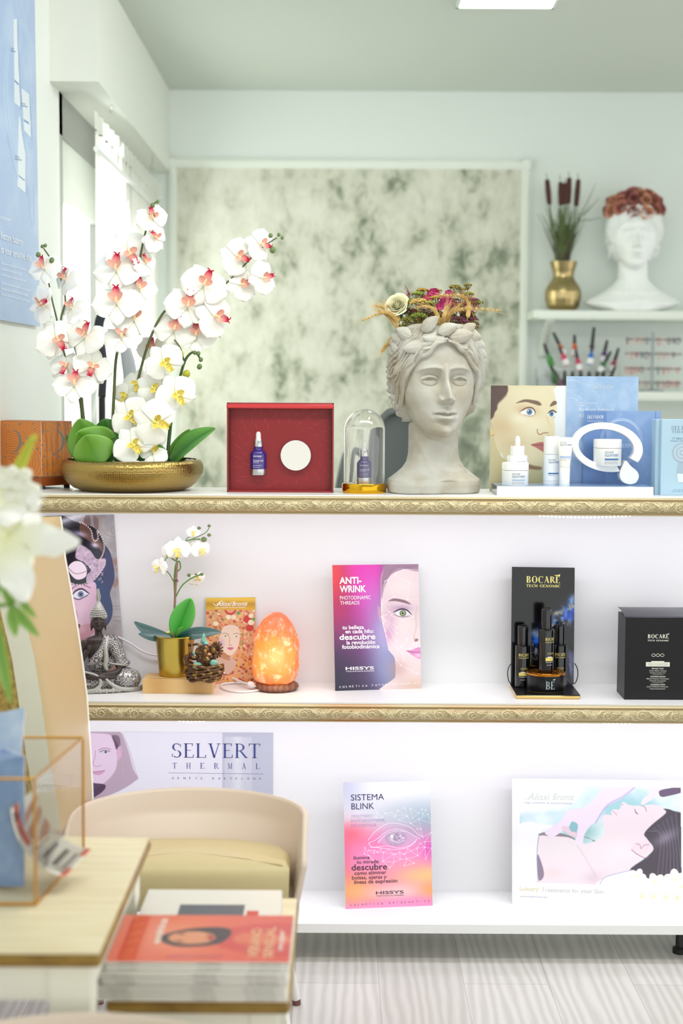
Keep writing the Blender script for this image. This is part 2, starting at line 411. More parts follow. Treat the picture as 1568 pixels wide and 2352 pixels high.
def card(px, zs, lean, thick=.002, k=1.0, dtop=None):     # px: TL,TR,BR,BL photo corners, standing on height zs
    BLp = ON(*px[3], zs); BRp = ON(*px[2], zs); lim = 3.6775
    if BLp.y > lim: BLp = Vector((P(*px[3], lim).x, lim, zs))
    if BRp.y > lim: BRp = Vector((P(*px[2], lim).x, lim, zs))
    return Sheet([P(*px[0], min(BLp.y + lean, 3.680)), P(*px[1], min(BRp.y + lean, 3.680)), BRp, BLp], px, thick, k)
def cyl_text(mb, t, r, z, ang, h, w=None, serif=None, bold=0, cx=0, cy=0, off=.0004):
    vs, fs, W_ = serif2d(t, *serif) if serif else text2d(t, bold); sx = (w / W_) if w else h
    mb.add([(cx + (r + off) * math.sin(ang + X * sx / r), cy - (r + off) * math.cos(ang + X * sx / r), z + Y * h) for X, Y in vs], fs)
# ================================================================ room
XL, DB, ZC = -0.82, 6.10, 2.50
wallm = mat('white_wall_paint', (232, 236, 230), .6)
ceilm = mat('ceiling_paint', (208, 215, 206), .7)
def flat(name, pts, m):
    o = MB().add(pts, [(0, 1, 2, 3)]).build(name, m, smooth=False); return struct(o)
# floor: grey washed oak planks
fm = mat('grey_oak_floor', (188, 186, 178), .42); nt = fm.node_tree; b = nt.nodes['Principled BSDF']; L = nt.links.new
tc = nt.nodes.new('ShaderNodeTexCoord'); mp = nt.nodes.new('ShaderNodeMapping'); mp.inputs['Scale'].default_value = (9, 1.3, 1)
w1 = nt.nodes.new('ShaderNodeTexWave'); w1.inputs['Scale'].default_value = 1.5; w1.inputs['Distortion'].default_value = 9; w1.inputs['Detail'].default_value = 3.5; w1.inputs['Detail Scale'].default_value = .8
x1 = nt.nodes.new('ShaderNodeMix'); x1.data_type = 'RGBA'; x1.inputs[6].default_value = (*lin((214, 211, 207)), 1); x1.inputs[7].default_value = (*lin((196, 192, 187)), 1)
mp2 = nt.nodes.new('ShaderNodeMapping'); mp2.inputs['Rotation'].default_value = (0, 0, rad(90)); mp2.inputs['Location'].default_value = (0.07, 0.1, 0)
br = nt.nodes.new('ShaderNodeTexBrick'); br.inputs['Scale'].default_value = 1; br.inputs['Brick Width'].default_value = 1.3; br.inputs['Row Height'].default_value = .19; br.inputs['Mortar Size'].default_value = .0012
br.inputs['Color1'].default_value = (1, 1, 1, 1); br.inputs['Color2'].default_value = (.9, .89, .88, 1); br.inputs['Mortar'].default_value = (.7, .69, .67, 1)
x2 = nt.nodes.new('ShaderNodeMix'); x2.data_type = 'RGBA'; x2.blend_type = 'MULTIPLY'; x2.inputs[0].default_value = 1
L(tc.outputs['Object'], mp.inputs[0]); L(mp.outputs[0], w1.inputs[0]); L(w1.outputs['Fac'], x1.inputs[0]); L(tc.outputs['Object'], mp2.inputs[0]); L(mp2.outputs[0], br.inputs[0])
L(x1.outputs[2], x2.inputs[6]); L(br.outputs['Color'], x2.inputs[7]); L(x2.outputs[2], b.inputs['Base Color'])
flat('floor', [(XL, -2, 0), (4, -2, 0), (4, DB, 0), (XL, DB, 0)], fm)
flat('ceiling', [(XL, -2, ZC), (XL, DB, ZC), (4, DB, ZC), (4, -2, ZC)], ceilm)
WY0, WY1, WZ0, WZ1 = 4.47, 5.95, 0.95, 2.18
# left wall with the window opening
m = MB(); m.add([(XL, -2, 0), (XL, WY0, 0), (XL, WY0, ZC), (XL, -2, ZC), (XL, WY1, 0), (XL, WY1, ZC), (XL, DB, 0), (XL, DB, ZC), (XL, WY0, WZ0), (XL, WY1, WZ0), (XL, WY0, WZ1), (XL, WY1, WZ1)],
    [(0, 1, 2, 3), (4, 6, 7, 5), (1, 4, 9, 8), (10, 11, 5, 2)])
struct(m.build('wall_left', wallm, smooth=False))
flat('wall_back', [(XL, DB, 0), (4, DB, 0), (4, DB, ZC), (XL, DB, ZC)], mat('back_wall_paint', (222, 230, 224), .6))
# boxed-in soffit over the window
struct(MB().box(XL, -0.685, 4.33, DB, 2.18, ZC).build('trim_1', mat('soffit_paint', (226, 229, 220), .6), smooth=False), 'white boxed soffit running above the window')
# window: grey aluminium frame, bright frosted pane
wf = MB(); X0 = XL - .03
fr = mat('grey_aluminium', (150, 152, 148), .4, .3)
for a, b_, c, d in ((WY0, WY0 + .05, WZ0, WZ1), (WY1 - .05, WY1, WZ0, WZ1), (WY0, WY1, WZ0, WZ0 + .05), (WY0, WY1, WZ1 - .12, WZ1), (5.2, 5.25, WZ0, WZ1)):
    wf.box(X0 - .02, X0 + .03, a, b_, c, d)
win = struct(wf.build('window_1', fr, smooth=False), 'grey framed window in the left wall, blown out by daylight')
MB().box(X0 - .012, X0 - .006, WY0, WY1, WZ0, WZ1).build('window_pane', mat('frosted_pane', (250, 252, 250), .5, emit=(246, 252, 250), es=1.25), win, smooth=False)
MB().box(X0 - .0, X0 + .02, WY0 + .05, WY1 - .05, WZ1 - .30, WZ1 - .12).build('blind_box', mat('blind_grey', (208, 212, 206), .5), win, smooth=False)
# wallpaper panel with moulded frame
A, B_, C_, D_ = P(406, 385, DB - .012), P(1198, 389, DB - .012), P(1198, 1180, DB - .012), P(420, 1180, DB - .012)
x0, x1_, zt, zb = A.x, B_.x, A.z, 0.85
wp = mat('forest_wallpaper', (200, 206, 186), .7); nt = wp.node_tree; b = nt.nodes['Principled BSDF']; L = nt.links.new
tc = nt.nodes.new('ShaderNodeTexCoord'); mp = nt.nodes.new('ShaderNodeMapping'); mp.inputs['Scale'].default_value = (1.25, 1, .85)
n1 = nt.nodes.new('ShaderNodeTexNoise'); n1.inputs['Scale'].default_value = 21; n1.inputs['Detail'].default_value = 7; n1.inputs['Roughness'].default_value = .68; n1.inputs['Distortion'].default_value = .5
n2 = nt.nodes.new('ShaderNodeTexNoise'); n2.inputs['Scale'].default_value = 8; n2.inputs['Detail'].default_value = 2
mpt = nt.nodes.new('ShaderNodeMapping'); mpt.inputs['Scale'].default_value = (2.6, 1, .35)
n3 = nt.nodes.new('ShaderNodeTexNoise'); n3.inputs['Scale'].default_value = 2.2; n3.inputs['Detail'].default_value = 3
L(tc.outputs['Object'], mp.inputs[0]); L(tc.outputs['Object'], mpt.inputs[0]); L(mp.outputs[0], n1.inputs[0]); L(mp.outputs[0], n2.inputs[0]); L(mpt.outputs[0], n3.inputs[0])
s1 = nt.nodes.new('ShaderNodeMath'); s1.operation = 'ADD'; L(n1.outputs[0], s1.inputs[0]); L(n2.outputs[0], s1.inputs[1])
s2 = nt.nodes.new('ShaderNodeMath'); s2.operation = 'MULTIPLY_ADD'; s2.inputs[1].default_value = .8; L(n3.outputs[0], s2.inputs[0]); L(s1.outputs[0], s2.inputs[2])
rp = nt.nodes.new('ShaderNodeValToRGB'); e = rp.color_ramp.elements
L(s2.outputs[0], rp.inputs[0])
mr = nt.nodes.new('ShaderNodeMapRange'); mr.inputs[1].default_value = 1.10; mr.inputs[2].default_value = 1.76; L(s2.outputs[0], mr.inputs[0]); L(mr.outputs[0], rp.inputs[0])
e[0].position = 0; e[0].color = (*lin((216, 217, 202)), 1); e[1].position = 1; e[1].color = (*lin((112, 120, 104)), 1)
q = e.new(.42); q.color = (*lin((202, 203, 186)), 1); q = e.new(.62); q.color = (*lin((178, 181, 162)), 1); q = e.new(.78); q.color = (*lin((138, 146, 126)), 1)
L(rp.outputs[0], b.inputs['Base Color'])
o = MB().box(x0, x1_, DB - .01, DB, zb, zt).build('wallpaper_panel', wp, smooth=False); struct(o, 'grey green forest wallpaper panel on the back wall')
tm = mat('white_moulding', (226, 232, 222), .45)
def frame_bar(name, xa, xb, za, zc, horiz):
    m = MB(); 
    for k, (t0, t1, dd) in enumerate(((0, .008, .014), (.008, .026, .02), (.026, .036, .012))):
        if horiz: m.box(xa - .036, xb + .036, DB - dd, DB, za + t0, za + t1)
        else:
            sgn = zc; a = xa + sgn * t0; c = xa + sgn * t1; m.box(min(a, c), max(a, c), DB - dd, DB, zb, zt + .036)
    return struct(m.build(name, tm, smooth=False), 'white moulding around the wallpaper panel')
frame_bar('trim_2', x0, x1_, zt, 0, True); frame_bar('trim_3', x0, 0, 0, -1, False); frame_bar('trim_4', x1_, 0, 0, 1, False)
for xx in (x0 - .036, x1_): struct(MB().box(xx, xx + .036, DB - .021, DB, zt, zt + .036).build('trim_5', tm, smooth=False), 'mitred corner block of the white moulding')
# ceiling light panel
t = thing('ceiling_light', 'square recessed LED light panel in the ceiling, upper right', 'ceiling light', (P(1163, 2, 4.7).x, 4.60, ZC))
MB().box(-.14, .14, -.14, .14, -.012, -.001).build('diffuser', mat('lamp_diffuser', (255, 255, 255), .5, emit=(250, 255, 250), es=6), t)
m = MB()
for a, b_, c, d in ((-.15, .15, -.15, -.14), (-.15, .15, .14, .15), (-.15, -.14, -.15, .15), (.14, .15, -.15, .15)): m.box(a, b_, c, d, -.014, 0)
m.build('frame', tm, t, smooth=False)

# ================================================================ display counter
D0 = 3.45; ZT, Z2, Z3 = 1.087, 0.611, 0.090; XA, XB = -0.80, 1.30; DP = 0.235
whl = mat('white_laminate', (240, 240, 240), .32); wht = mat('white_back_panel', (238, 238, 240), .45)
ctr = thing('display_counter', 'white reception counter with two lit shelf bays and gilded carved edge mouldings', 'counter', (0.25, D0 + .1, 0))
MB().box(XA, XB, D0 - .006, D0 + DP + .02, ZT - .03, ZT, .002).build('countertop', whl, ctr, world=True)
MB().box(XA, XB, D0 - .004, D0 + DP, Z2 - .025, Z2).build('shelf_board', whl, ctr, world=True, smooth=False)
MB().box(XA, XB, D0 - .002, D0 + DP, Z3 - .021, Z3).build('shelf_board', whl, ctr, world=True, smooth=False)
MB().box(XA, XB, D0 + DP, D0 + DP + .015, Z3 - .021, ZT - .03).build('back_panel', wht, ctr, world=True, smooth=False)
MB().box(XA - .015, XA, D0, D0 + DP, Z3 - .021, ZT - .03).build('side_panel', whl, ctr, world=True, smooth=False)
blk = mat('black_plastic', (22, 22, 26), .4)
for x in (XA + .05, P(1566, 2165, D0 + .05).x + .0):
    MB().T(loc=(x, D0 + .07, 0)).lathe([(.018, 0), (.018, .012), (.011, .016), (.011, Z3 - .021)], 16).build('foot', blk, ctr, world=True)
# carved moulding: relief tile painted as height field
NT, NH = 300, 46
TX, TY = np.meshgrid(np.arange(NT) / NT * 156.0, np.arange(NH) / (NH - 1) * 34.0)
HM = np.zeros_like(TX)
def stroke(pts, r, taper=1.0, h=1.0):
    global HM
    pts = sm2(pts, 5); n = len(pts)
    for sh in (-156, 0, 156):
        D = np.full(TX.shape, 1e9)
        for i in range(n - 1):
            (ax, ay), (bx, by) = pts[i], pts[i + 1]; ax += sh; bx += sh; ex, ey = bx - ax, by - ay; t = np.clip(((TX - ax) * ex + (TY - ay) * ey) / (ex * ex + ey * ey + 1e-9), 0, 1)
            k = (i + t) / (n - 1); rr = r * (1 - taper * .75 * k); D = np.minimum(D, np.hypot(TX - ax - t * ex, TY - ay - t * ey) / rr)
        HM = np.maximum(HM, h * np.sqrt(np.clip(1 - D * D, 0, 1)))
def spiral(cx, cy, r0, a0, turns, rr, sgn=1):
    stroke([(cx + r0 * (1 - .82 * k / 16) * math.cos(a0 + sgn * turns * 2 * PI * k / 16), cy + r0 * (1 - .82 * k / 16) * math.sin(a0 + sgn * turns * 2 * PI * k / 16)) for k in range(17)], rr, .7)
for cx, sg, fl in ((24, 1, 0), (102, -1, 1)):
    f = (lambda y: 34 - y) if fl else (lambda y: y); yc = f(18)
    spiral(cx, yc, 12.5, PI * (.5 if not fl else -.5), 1.5, 2.1, 1 if not fl else -1)
    for k in range(7): a = PI * (.1 + .16 * k); stroke([(cx + 12 * math.cos(a + 2.2), yc + 12 * math.sin(a + 2.2)), (cx + 17 * math.cos(a + 2.5), yc + 15.5 * math.sin(a + 2.5))], 1.7, .5)
    for k in range(5):
        stroke([(cx + 8 + 2 * k, f(31)), (cx + 17 + 2.5 * k, f(28 - k)), (cx + 20 + 3.4 * k, f(20 - 1.5 * k)), (cx + 18 + 4.4 * k, f(13 - 1.2 * k))], 1.5, .7)
        stroke([(cx - 8 - 2 * k, f(3)), (cx - 15 - 2 * k, f(6 + k)), (cx - 19 - 2.2 * k, f(13 + 1.2 * k))], 1.4, .7)
    spiral(cx + 31, f(10), 6.5, PI * .5, 1.3, 1.5, -1 if not fl else 1); stroke([(cx + 4, f(32)), (cx + 18, f(30)), (cx + 30, f(32)), (cx + 42, f(29))], 1.6, .4)
    for k in range(4): stroke([(cx + 27 + 3 * k, f(18)), (cx + 25 + 4.5 * k, f(25 + (k % 2)))], 1.5, .5)
for cx in (66, 146):
    for k in range(10):
        a = 2 * PI * k / 10; stroke([(cx + 3.2 * math.cos(a), 17 + 3.2 * math.sin(a)), (cx + 8.5 * math.cos(a), 17 + 11.5 * math.sin(a))], 1.9, -.15)
    for k in range(7): a = 2 * PI * k / 7; stroke([(cx + 1.8 * math.cos(a), 17 + 1.8 * math.sin(a)), (cx + 2.6 * math.cos(a + .5), 17 + 2.6 * math.sin(a + .5))], 1.1, 0, 1.15)
def moulding(zt, zb):
    nx = 3600; H_ = zt - zb; prof = []
    # profile (depth forward, height fraction from top)
    P1 = [(0.0, 0.0), (.010, .005), (.012, .06), (.012, .10), (.007, .125), (.0085, .16), (.0165, .26), (.0200, .42), (.0200, .56), (.0175, .72), (.0105, .84), (.006, .875), (.006, .90), (.009, .92), (.009, .985), (0, 1)]
    t = np.concatenate([np.linspace(0, .16, 14), np.linspace(.16, .86, NH)[1:-1], np.linspace(.86, 1, 14)])
    ys = np.interp(t, [p[1] for p in P1], [p[0] for p in P1]); xs = np.linspace(XA, XB, nx)
    j = np.clip(((t - .16) / .70 * (NH - 1)), 0, NH - 1); inb = (t > .165) & (t < .855)
    ti = ((xs - XA) / .154 * NT) % NT; i0 = ti.astype(int) % NT; i1 = (i0 + 1) % NT; fx = ti - np.floor(ti)
    rel = HM[np.round(j).astype(int)][:, i0] * (1 - fx) + HM[np.round(j).astype(int)][:, i1] * fx
    rel = rel * inb[:, None]
    Y = D0 - .006 - ys[:, None] - rel * .0026; Z = (zt - t * H_)[:, None] + 0 * rel; X = xs[None, :] + 0 * rel
    V = np.stack([X, Y, Z], -1).reshape(-1, 3) - np.array((0.25, D0 + .1, 0)); nr = len(t)
    i = np.arange((nr - 1) * (nx - 1)); r, c = i // (nx - 1), i % (nx - 1); k = r * nx + c; Fa = np.stack([k, k + nx, k + nx + 1, k + 1], 1)
    me = bpy.data.meshes.new('edge_moulding'); me.vertices.add(len(V)); me.vertices.foreach_set('co', V.astype(np.float32).ravel())
    me.loops.add(len(Fa) * 4); me.loops.foreach_set('vertex_index', Fa.astype(np.int32).ravel()); me.polygons.add(len(Fa))
    me.polygons.foreach_set('loop_start', np.arange(0, len(Fa) * 4, 4, dtype=np.int32)); me.polygons.foreach_set('loop_total', np.full(len(Fa), 4, dtype=np.int32)); me.update()
    me.polygons.foreach_set('use_smooth', [True] * len(Fa))
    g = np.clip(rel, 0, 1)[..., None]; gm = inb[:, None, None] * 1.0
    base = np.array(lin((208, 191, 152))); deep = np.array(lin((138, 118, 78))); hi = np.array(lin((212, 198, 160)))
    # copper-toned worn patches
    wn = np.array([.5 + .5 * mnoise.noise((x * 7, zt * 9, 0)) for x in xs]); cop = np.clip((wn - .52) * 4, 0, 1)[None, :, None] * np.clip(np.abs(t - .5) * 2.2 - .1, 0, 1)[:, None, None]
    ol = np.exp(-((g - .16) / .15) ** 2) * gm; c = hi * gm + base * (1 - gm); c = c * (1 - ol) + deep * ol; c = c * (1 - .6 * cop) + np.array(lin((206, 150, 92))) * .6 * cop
    C4 = np.ones((len(V), 4), np.float32); C4[:, :3] = c.reshape(-1, 3)
    a = me.color_attributes.new('col', 'FLOAT_COLOR', 'POINT'); a.data.foreach_set('color', C4.ravel())
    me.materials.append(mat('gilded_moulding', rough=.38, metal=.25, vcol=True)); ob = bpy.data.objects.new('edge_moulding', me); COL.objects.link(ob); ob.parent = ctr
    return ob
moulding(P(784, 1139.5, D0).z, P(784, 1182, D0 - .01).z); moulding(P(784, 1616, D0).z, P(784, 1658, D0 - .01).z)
ledm = mat('led_glow', (255, 255, 255), .4, emit=(236, 228, 255), es=7)
def led_run(pxs, py, sag):
    m = MB(); n = len(pxs)
    for i, x in enumerate(pxs):
        t = i / (n - 1); p = P(x, py + sag * 4 * t * (1 - t), D0 - .004); m.ell(p, (.0024, .0020, .0020), 8, 6)
    m.build('led_bead_strip', ledm, ctr, world=True)
led_run(np.linspace(1240, 1446, 24), 1184.5, 4); led_run(np.linspace(412, 468, 7), 1656, 2); led_run(np.linspace(1388, 1446, 7), 1661, 2)
# ================================================================ things on the countertop
def S(px_len, d): return px_len * d / F          # pixels -> metres at depth d
white = mat('white_gloss_plastic', (243, 244, 243), .28)
silver = mat('brushed_silver', (205, 205, 208), .28, 1.0)
# ---- red gift box
d = 3.53
t = thing('gift_box', 'open red presentation box facing front, holding a purple bottle and a white jar', 'box', (P(643, 1131, d).x, d, ZT))
ox = t.location.x; hw = S(122.5, d); H = P(643, 925, d).z - ZT; T_ = .004; dep = .055
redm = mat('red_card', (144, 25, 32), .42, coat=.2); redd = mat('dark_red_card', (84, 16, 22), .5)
m = MB(); m.box(-hw, -hw + T_, 0, dep, 0, H).box(hw - T_, hw, 0, dep, 0, H).box(-hw, hw, 0, dep, 0, T_).box(-hw, hw, 0, dep, H - T_ * 1.6, H).box(-hw, hw, dep - .003, dep, 0, H)
m.build('case', redm, t, smooth=False, bevel=.0012)
a = hw - T_ - .0006
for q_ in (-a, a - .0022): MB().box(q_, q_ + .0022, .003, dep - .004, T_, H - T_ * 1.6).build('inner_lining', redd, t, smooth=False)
MB().box(-hw - .0006, hw + .0006, -.003, .012, H - .0135, H - .0035, .002).build('lid_lip', mat('bright_red_card', (206, 52, 58), .4), t)
yi = .022; C4 = [Vector((ox - a, d + yi, ZT + H - T_ * 1.6)), Vector((ox + a, d + yi, ZT + H - T_ * 1.6)), Vector((ox + a, d + yi, ZT + T_)), Vector((ox - a, d + yi, ZT + T_))]
sh = Sheet(C4, [(525, 932), (762, 932), (762, 1127), (525, 1127)], .003, 1.6); p = sh.p; p.c[:] = np.array((138, 24, 31)) / 255
r = np.random.default_rng(3)
for ring, (rad0, n_) in enumerate(((74, 60), (92, 72), (110, 84), (128, 60))):
    for k in range(n_):
        an = 2 * PI * k / n_ + r.random() * .02; cx, cy = 660, 1040; l = 8 + 4 * r.random()
        x0_, y0_ = cx + rad0 * 1.02 * math.cos(an), cy + rad0 * .92 * math.sin(an); sw = .13
        x1_, y1_ = cx + (rad0 + l) * 1.02 * math.cos(an + sw * .5), cy + (rad0 + l) * .92 * math.sin(an + sw * .5)
        if 530 < x0_ < 758 and 938 < y0_ < 1122: p.line([(x0_, y0_), (x1_, y1_)], 1.3, (140, 14, 26) if (k + ring) % 3 else (196, 50, 58), .65, smooth=False)
sh.build('printed_insert', None, None, .45, parent=t)
purple = mat('purple_glass', (56, 34, 122), .16, coat=.5); bulb = mat('white_rubber', (240, 240, 238), .4); inkw = mat('white_ink', (238, 236, 245), .5)
def dropper(name, label, loc, s, group=None, lettering=True, ym=purple):
    t = thing(name, label, 'bottle', loc, 0, group)
    k = s / 100.0
    MB().T(sc=k).lathe([(19.2, 0), (19.6, 1), (19.2, 13.5)], 40).build('base_band', silver, t)
    MB().T(sc=k).lathe([(19, 13.6), (19, 46), (18.4, 50), (16, 54.5), (12, 57.5), (10.4, 60), (10.2, 66)], 40).build('body', ym, t)
    MB().T(sc=k).lathe([(10.8, 65), (10.9, 66), (10.9, 79.5), (10.2, 80.5)], 32).build('collar', silver, t)
    MB().T(sc=k).lathe([(7.2, 80.6), (6, 82.5), (5.7, 92), (5.2, 96), (3.6, 99), (.4, 100)], 24).build('bulb', bulb, t)
    if lettering:
        m = MB().T(sc=k); a = math.asin(-11 / 19)
        cyl_text(m, 'SKEYNDOR', 19, 41.5, a, 3.6, 20, serif=(.16, .08)); cyl_text(m, 'Global Lift', 19, 31, a, 4.6, 25); cyl_text(m, 'SUPREME', 19, 27.5, a, 1.8, 13)
        cyl_text(m, 'ELIXIR NIGHT FACTOR', 19, 21.5, a, 2.0, 21); cyl_text(m, 'Rejuvenating serum', 19, 17.5, a, 1.6, 17)
        m.build('lettering', inkw, t, smooth=False)
    return t
dropper('serum_bottle', 'purple serum dropper bottle with silver base set into the red box', (P(592, 1091, d).x, d + .021, P(592, 1091, d + .01).z), S(100, d))
t = thing('cream_jar', 'round white jar lid facing forward in the red box', 'jar', (P(679, 1046, d + .015).x, d + .021, P(679, 1046, d + .015).z))
R = S(35, d)
MB().T(rot=(rad(90), 0, 0)).lathe([(R * .96, -.012), (R, -.008), (R, .010), (R * .985, .012)], 64).build('lid', mat('ivory_plastic', (228, 226, 220), .4), t)
MB().T(rot=(rad(90), 0, 0)).lathe([(R * 1.01, -.014), (R * 1.015, .003)], 64).build('jar_body', mat('violet_plastic', (88, 40, 84), .3), t)
# ---- glass dome
d = 3.545; zc = ZT
t = thing('glass_cloche', 'clear glass dome on a polished gold base over a purple serum bottle', 'dome', (P(836, 1130, d).x, d, ZT)); R = S(51, d)
gold = mat('polished_gold', (222, 168, 40), .12, 1.0)
MB().lathe([(R * .985, 0), (R, .002), (R, .0195), (R * .98, .0215), (R * .9, .022)], 64).build('base', gold, t)
rg = S(47, d); hg = S(170, d); prof = [(rg, .0222)] + [(rg, .0222 + (hg - rg) * k / 6) for k in range(1, 7)] + [(rg * math.cos(PI / 2 * k / 14), .0222 + hg - rg + rg * math.sin(PI / 2 * k / 14)) for k in range(1, 14)] + [(.0006, .0222 + hg)]
ins = [(max(r_ - .0016, .0004), z - (.0016 if i > 7 else 0)) for i, (r_, z) in enumerate(prof)]
glassm = mat('clear_glass', (255, 255, 255), 0.0, trans=1.0)
m = MB(); m.lathe(prof, 64, False, True); m.lathe(ins, 64, False, True)
V = m.v; n0 = 64 * len(prof); m.f = [f if i < len(m.f) // 2 else tuple(reversed(f)) for i, f in enumerate(m.f)]
for i in range(64): j = (i + 1) % 64; m.f.append((i, n0 + i, n0 + j, j)); m.mi.append(0)
m.build('glass_dome', glassm, t)
dropper('serum_bottle', 'purple serum dropper bottle standing under the clear glass dome', (P(836, 1110, d).x, d, ZT + .022), S(97, d) * .98)
# ---- skincare display plinth
dF = 3.475; zp = ZT + .0205; xl, xr = P(1141, 1130, dF).x, P(1500, 1130, dF).x
t = thing('display_plinth', 'low white acrylic display plinth with a pale blue top holding skincare products', 'display stand', ((xl + xr) / 2, dF, ZT))
MB().box(xl, xr, dF, dF + .005, ZT, zp).build('front_panel', mat('white_acrylic', (236, 237, 240), .2), t, world=True, smooth=False)
MB().box(xl + .002, xr, dF + .0055, 3.612, zp - .003, zp).build('top_plate', mat('pale_blue_acrylic', (150, 178, 216), .15), t, world=True, smooth=False)
MB().box(xl, xl + .002, dF + .0055, 3.612, ZT, zp).build('side_panel', mat('smoky_acrylic', (206, 208, 212), .1, trans=.6), t, world=True, smooth=False)
MB().box(xl + .01, xr - .01, dF + .02, 3.60, ZT, zp - .004).build('core', mat('white_acrylic', (236, 237, 240), .2), t, world=True, smooth=False)
sk = (228, 205, 176)
def rect_card(x0, y0, x1, y1, d, z0, thick=.002, k=1.3):
    a, b = P(x0, y0, d), P(x1, y0, d); return Sheet([Vector((a.x, d, a.z)), Vector((b.x, d, a.z)), Vector((b.x, d, z0)), Vector((a.x, d, z0))], [(x0, y0), (x1, y0), (x1, y1), (x0, y1)], thick, k)
sh = rect_card(1127, 885, 1302, 1112, 3.622, ZT, .004, 1.6); p = sh.p; p.c[:] = np.array((228, 232, 236)) / 255
fx = lambda q: [(1110 + a / 7.467, 860 + b / 7.467) for a, b in q]
p.poly(fx([(100, 170), (1165, 170), (1200, 260), (1235, 380), (1258, 480), (1255, 600), (1215, 690), (1240, 850), (1235, 960), (1200, 1060), (1180, 1120), (1150, 1300), (1090, 1440), (1000, 1500), (900, 1500), (750, 1450), (560, 1360), (380, 1360), (300, 1290), (100, 1900)]), (222, 212, 178), 1.5)
p.poly(fx([(80, 700), (180, 900), (190, 1000), (240, 1180), (300, 1290), (380, 1360), (700, 1440), (1000, 1510), (1010, 1900), (80, 1900)]), (205, 195, 152), 2)
p.blob(*fx([(330, 850)])[0], 34, 26, (206, 182, 142), .75); p.blob(*fx([(640, 700)])[0], 22, 14, (236, 232, 210), .8); p.blob(*fx([(750, 330)])[0], 40, 16, (226, 218, 186), .6)
p.blob(*fx([(880, 820)])[0], 22, 22, (232, 224, 200), .6); p.blob(*fx([(500, 1120)])[0], 28, 18, (206, 182, 144), .55); p.blob(*fx([(1080, 1600)])[0], 26, 22, (176, 180, 140), .7)
p.poly(fx([(750, 1440), (900, 1475), (1010, 1490), (1015, 1530), (880, 1530), (700, 1500)]), (126, 92, 66), 4, .8)
p.poly(fx([(100, 170), (380, 170), (420, 250), (400, 320), (330, 400), (250, 480), (240, 560), (200, 620), (170, 700), (100, 690)]), (92, 72, 66), 4)
for k in range(16): p.line(fx([(110, 250 + k * 27), (220, 230 + k * 20), (330 + 5 * k, 170 + 12 * k)]), .9, (130, 102, 92) if k % 2 else (62, 48, 46), .5)
p.poly(fx([(560, 470), (640, 430), (720, 408), (850, 418), (950, 440), (1000, 490), (960, 505), (860, 480), (740, 450), (640, 460)]), (108, 82, 66), 2.5, .9)
p.poly(fx([(1145, 520), (1165, 470), (1210, 430), (1255, 440), (1255, 480), (1200, 505)]), (108, 82, 66), 2, .9)
p.blob(*fx([(760, 590)])[0], 22, 10, (186, 140, 108), .7, 8)
p.poly(fx([(630, 610), (690, 590), (760, 560), (830, 560), (880, 600), (890, 650), (800, 670), (700, 655)]), (238, 236, 228), 1)
p.el(*fx([(795, 608)])[0], 6.6, 6.6, (92, 132, 176), 1); p.el(*fx([(795, 606)])[0], 2.4, 2.4, (34, 44, 60), .8); p.el(*fx([(775, 592)])[0], 1.4, 1.4, (240, 245, 250), .8)
p.line(fx([(620, 620), (680, 575), (760, 540), (840, 545), (890, 600), (885, 650)]), 2.6, (88, 62, 52), .9, taper=True); p.line(fx([(700, 655), (800, 675), (880, 660)]), 1.2, (150, 104, 84), .7)
p.poly(fx([(1105, 640), (1140, 610), (1200, 600), (1225, 630), (1210, 680), (1150, 680)]), (236, 234, 228), 1); p.el(*fx([(1172, 635)])[0], 5.2, 6, (92, 132, 176), 1); p.el(*fx([(1180, 635)])[0], 2, 2.3, (34, 44, 60), .8)
p.line(fx([(1105, 640), (1140, 600), (1200, 580), (1240, 610), (1265, 600)]), 3, (80, 58, 52), .9, taper=True); p.line(fx([(1225, 690), (1215, 690)]), 2, (120, 92, 80), .6)
p.line(fx([(1100, 690), (1130, 780), (1170, 840)]), 2.5, (206, 184, 146), .6, 3); p.line(fx([(935, 890), (945, 950), (990, 970), (1040, 945), (1120, 940)]), 2, (138, 92, 66), .75, 1.6); p.line(fx([(1130, 985), (1130, 1000)]), 2.5, (140, 110, 84), .6, 2)
p.poly(fx([(830, 1135), (900, 1110), (1000, 1090), (1060, 1110), (1060, 1240), (1000, 1225), (930, 1185)]), (186, 112, 110), 1.5); p.line(fx([(830, 1135), (940, 1138), (1060, 1140)]), 1.2, (112, 54, 54), .8)
p.poly(fx([(110, 850), (150, 870), (195, 960), (180, 1000), (110, 1010)]), (226, 200, 142), 2, .9); p.line(fx([(110, 1010), (190, 975)]), 2, (170, 110, 80), .6, 1.5)
p.box(1127, 884, 1302, 885.6, (226, 206, 158))
sh.build('photo_card', 'advertising card printed with a close-up face looking right, behind the white jars', 'card')
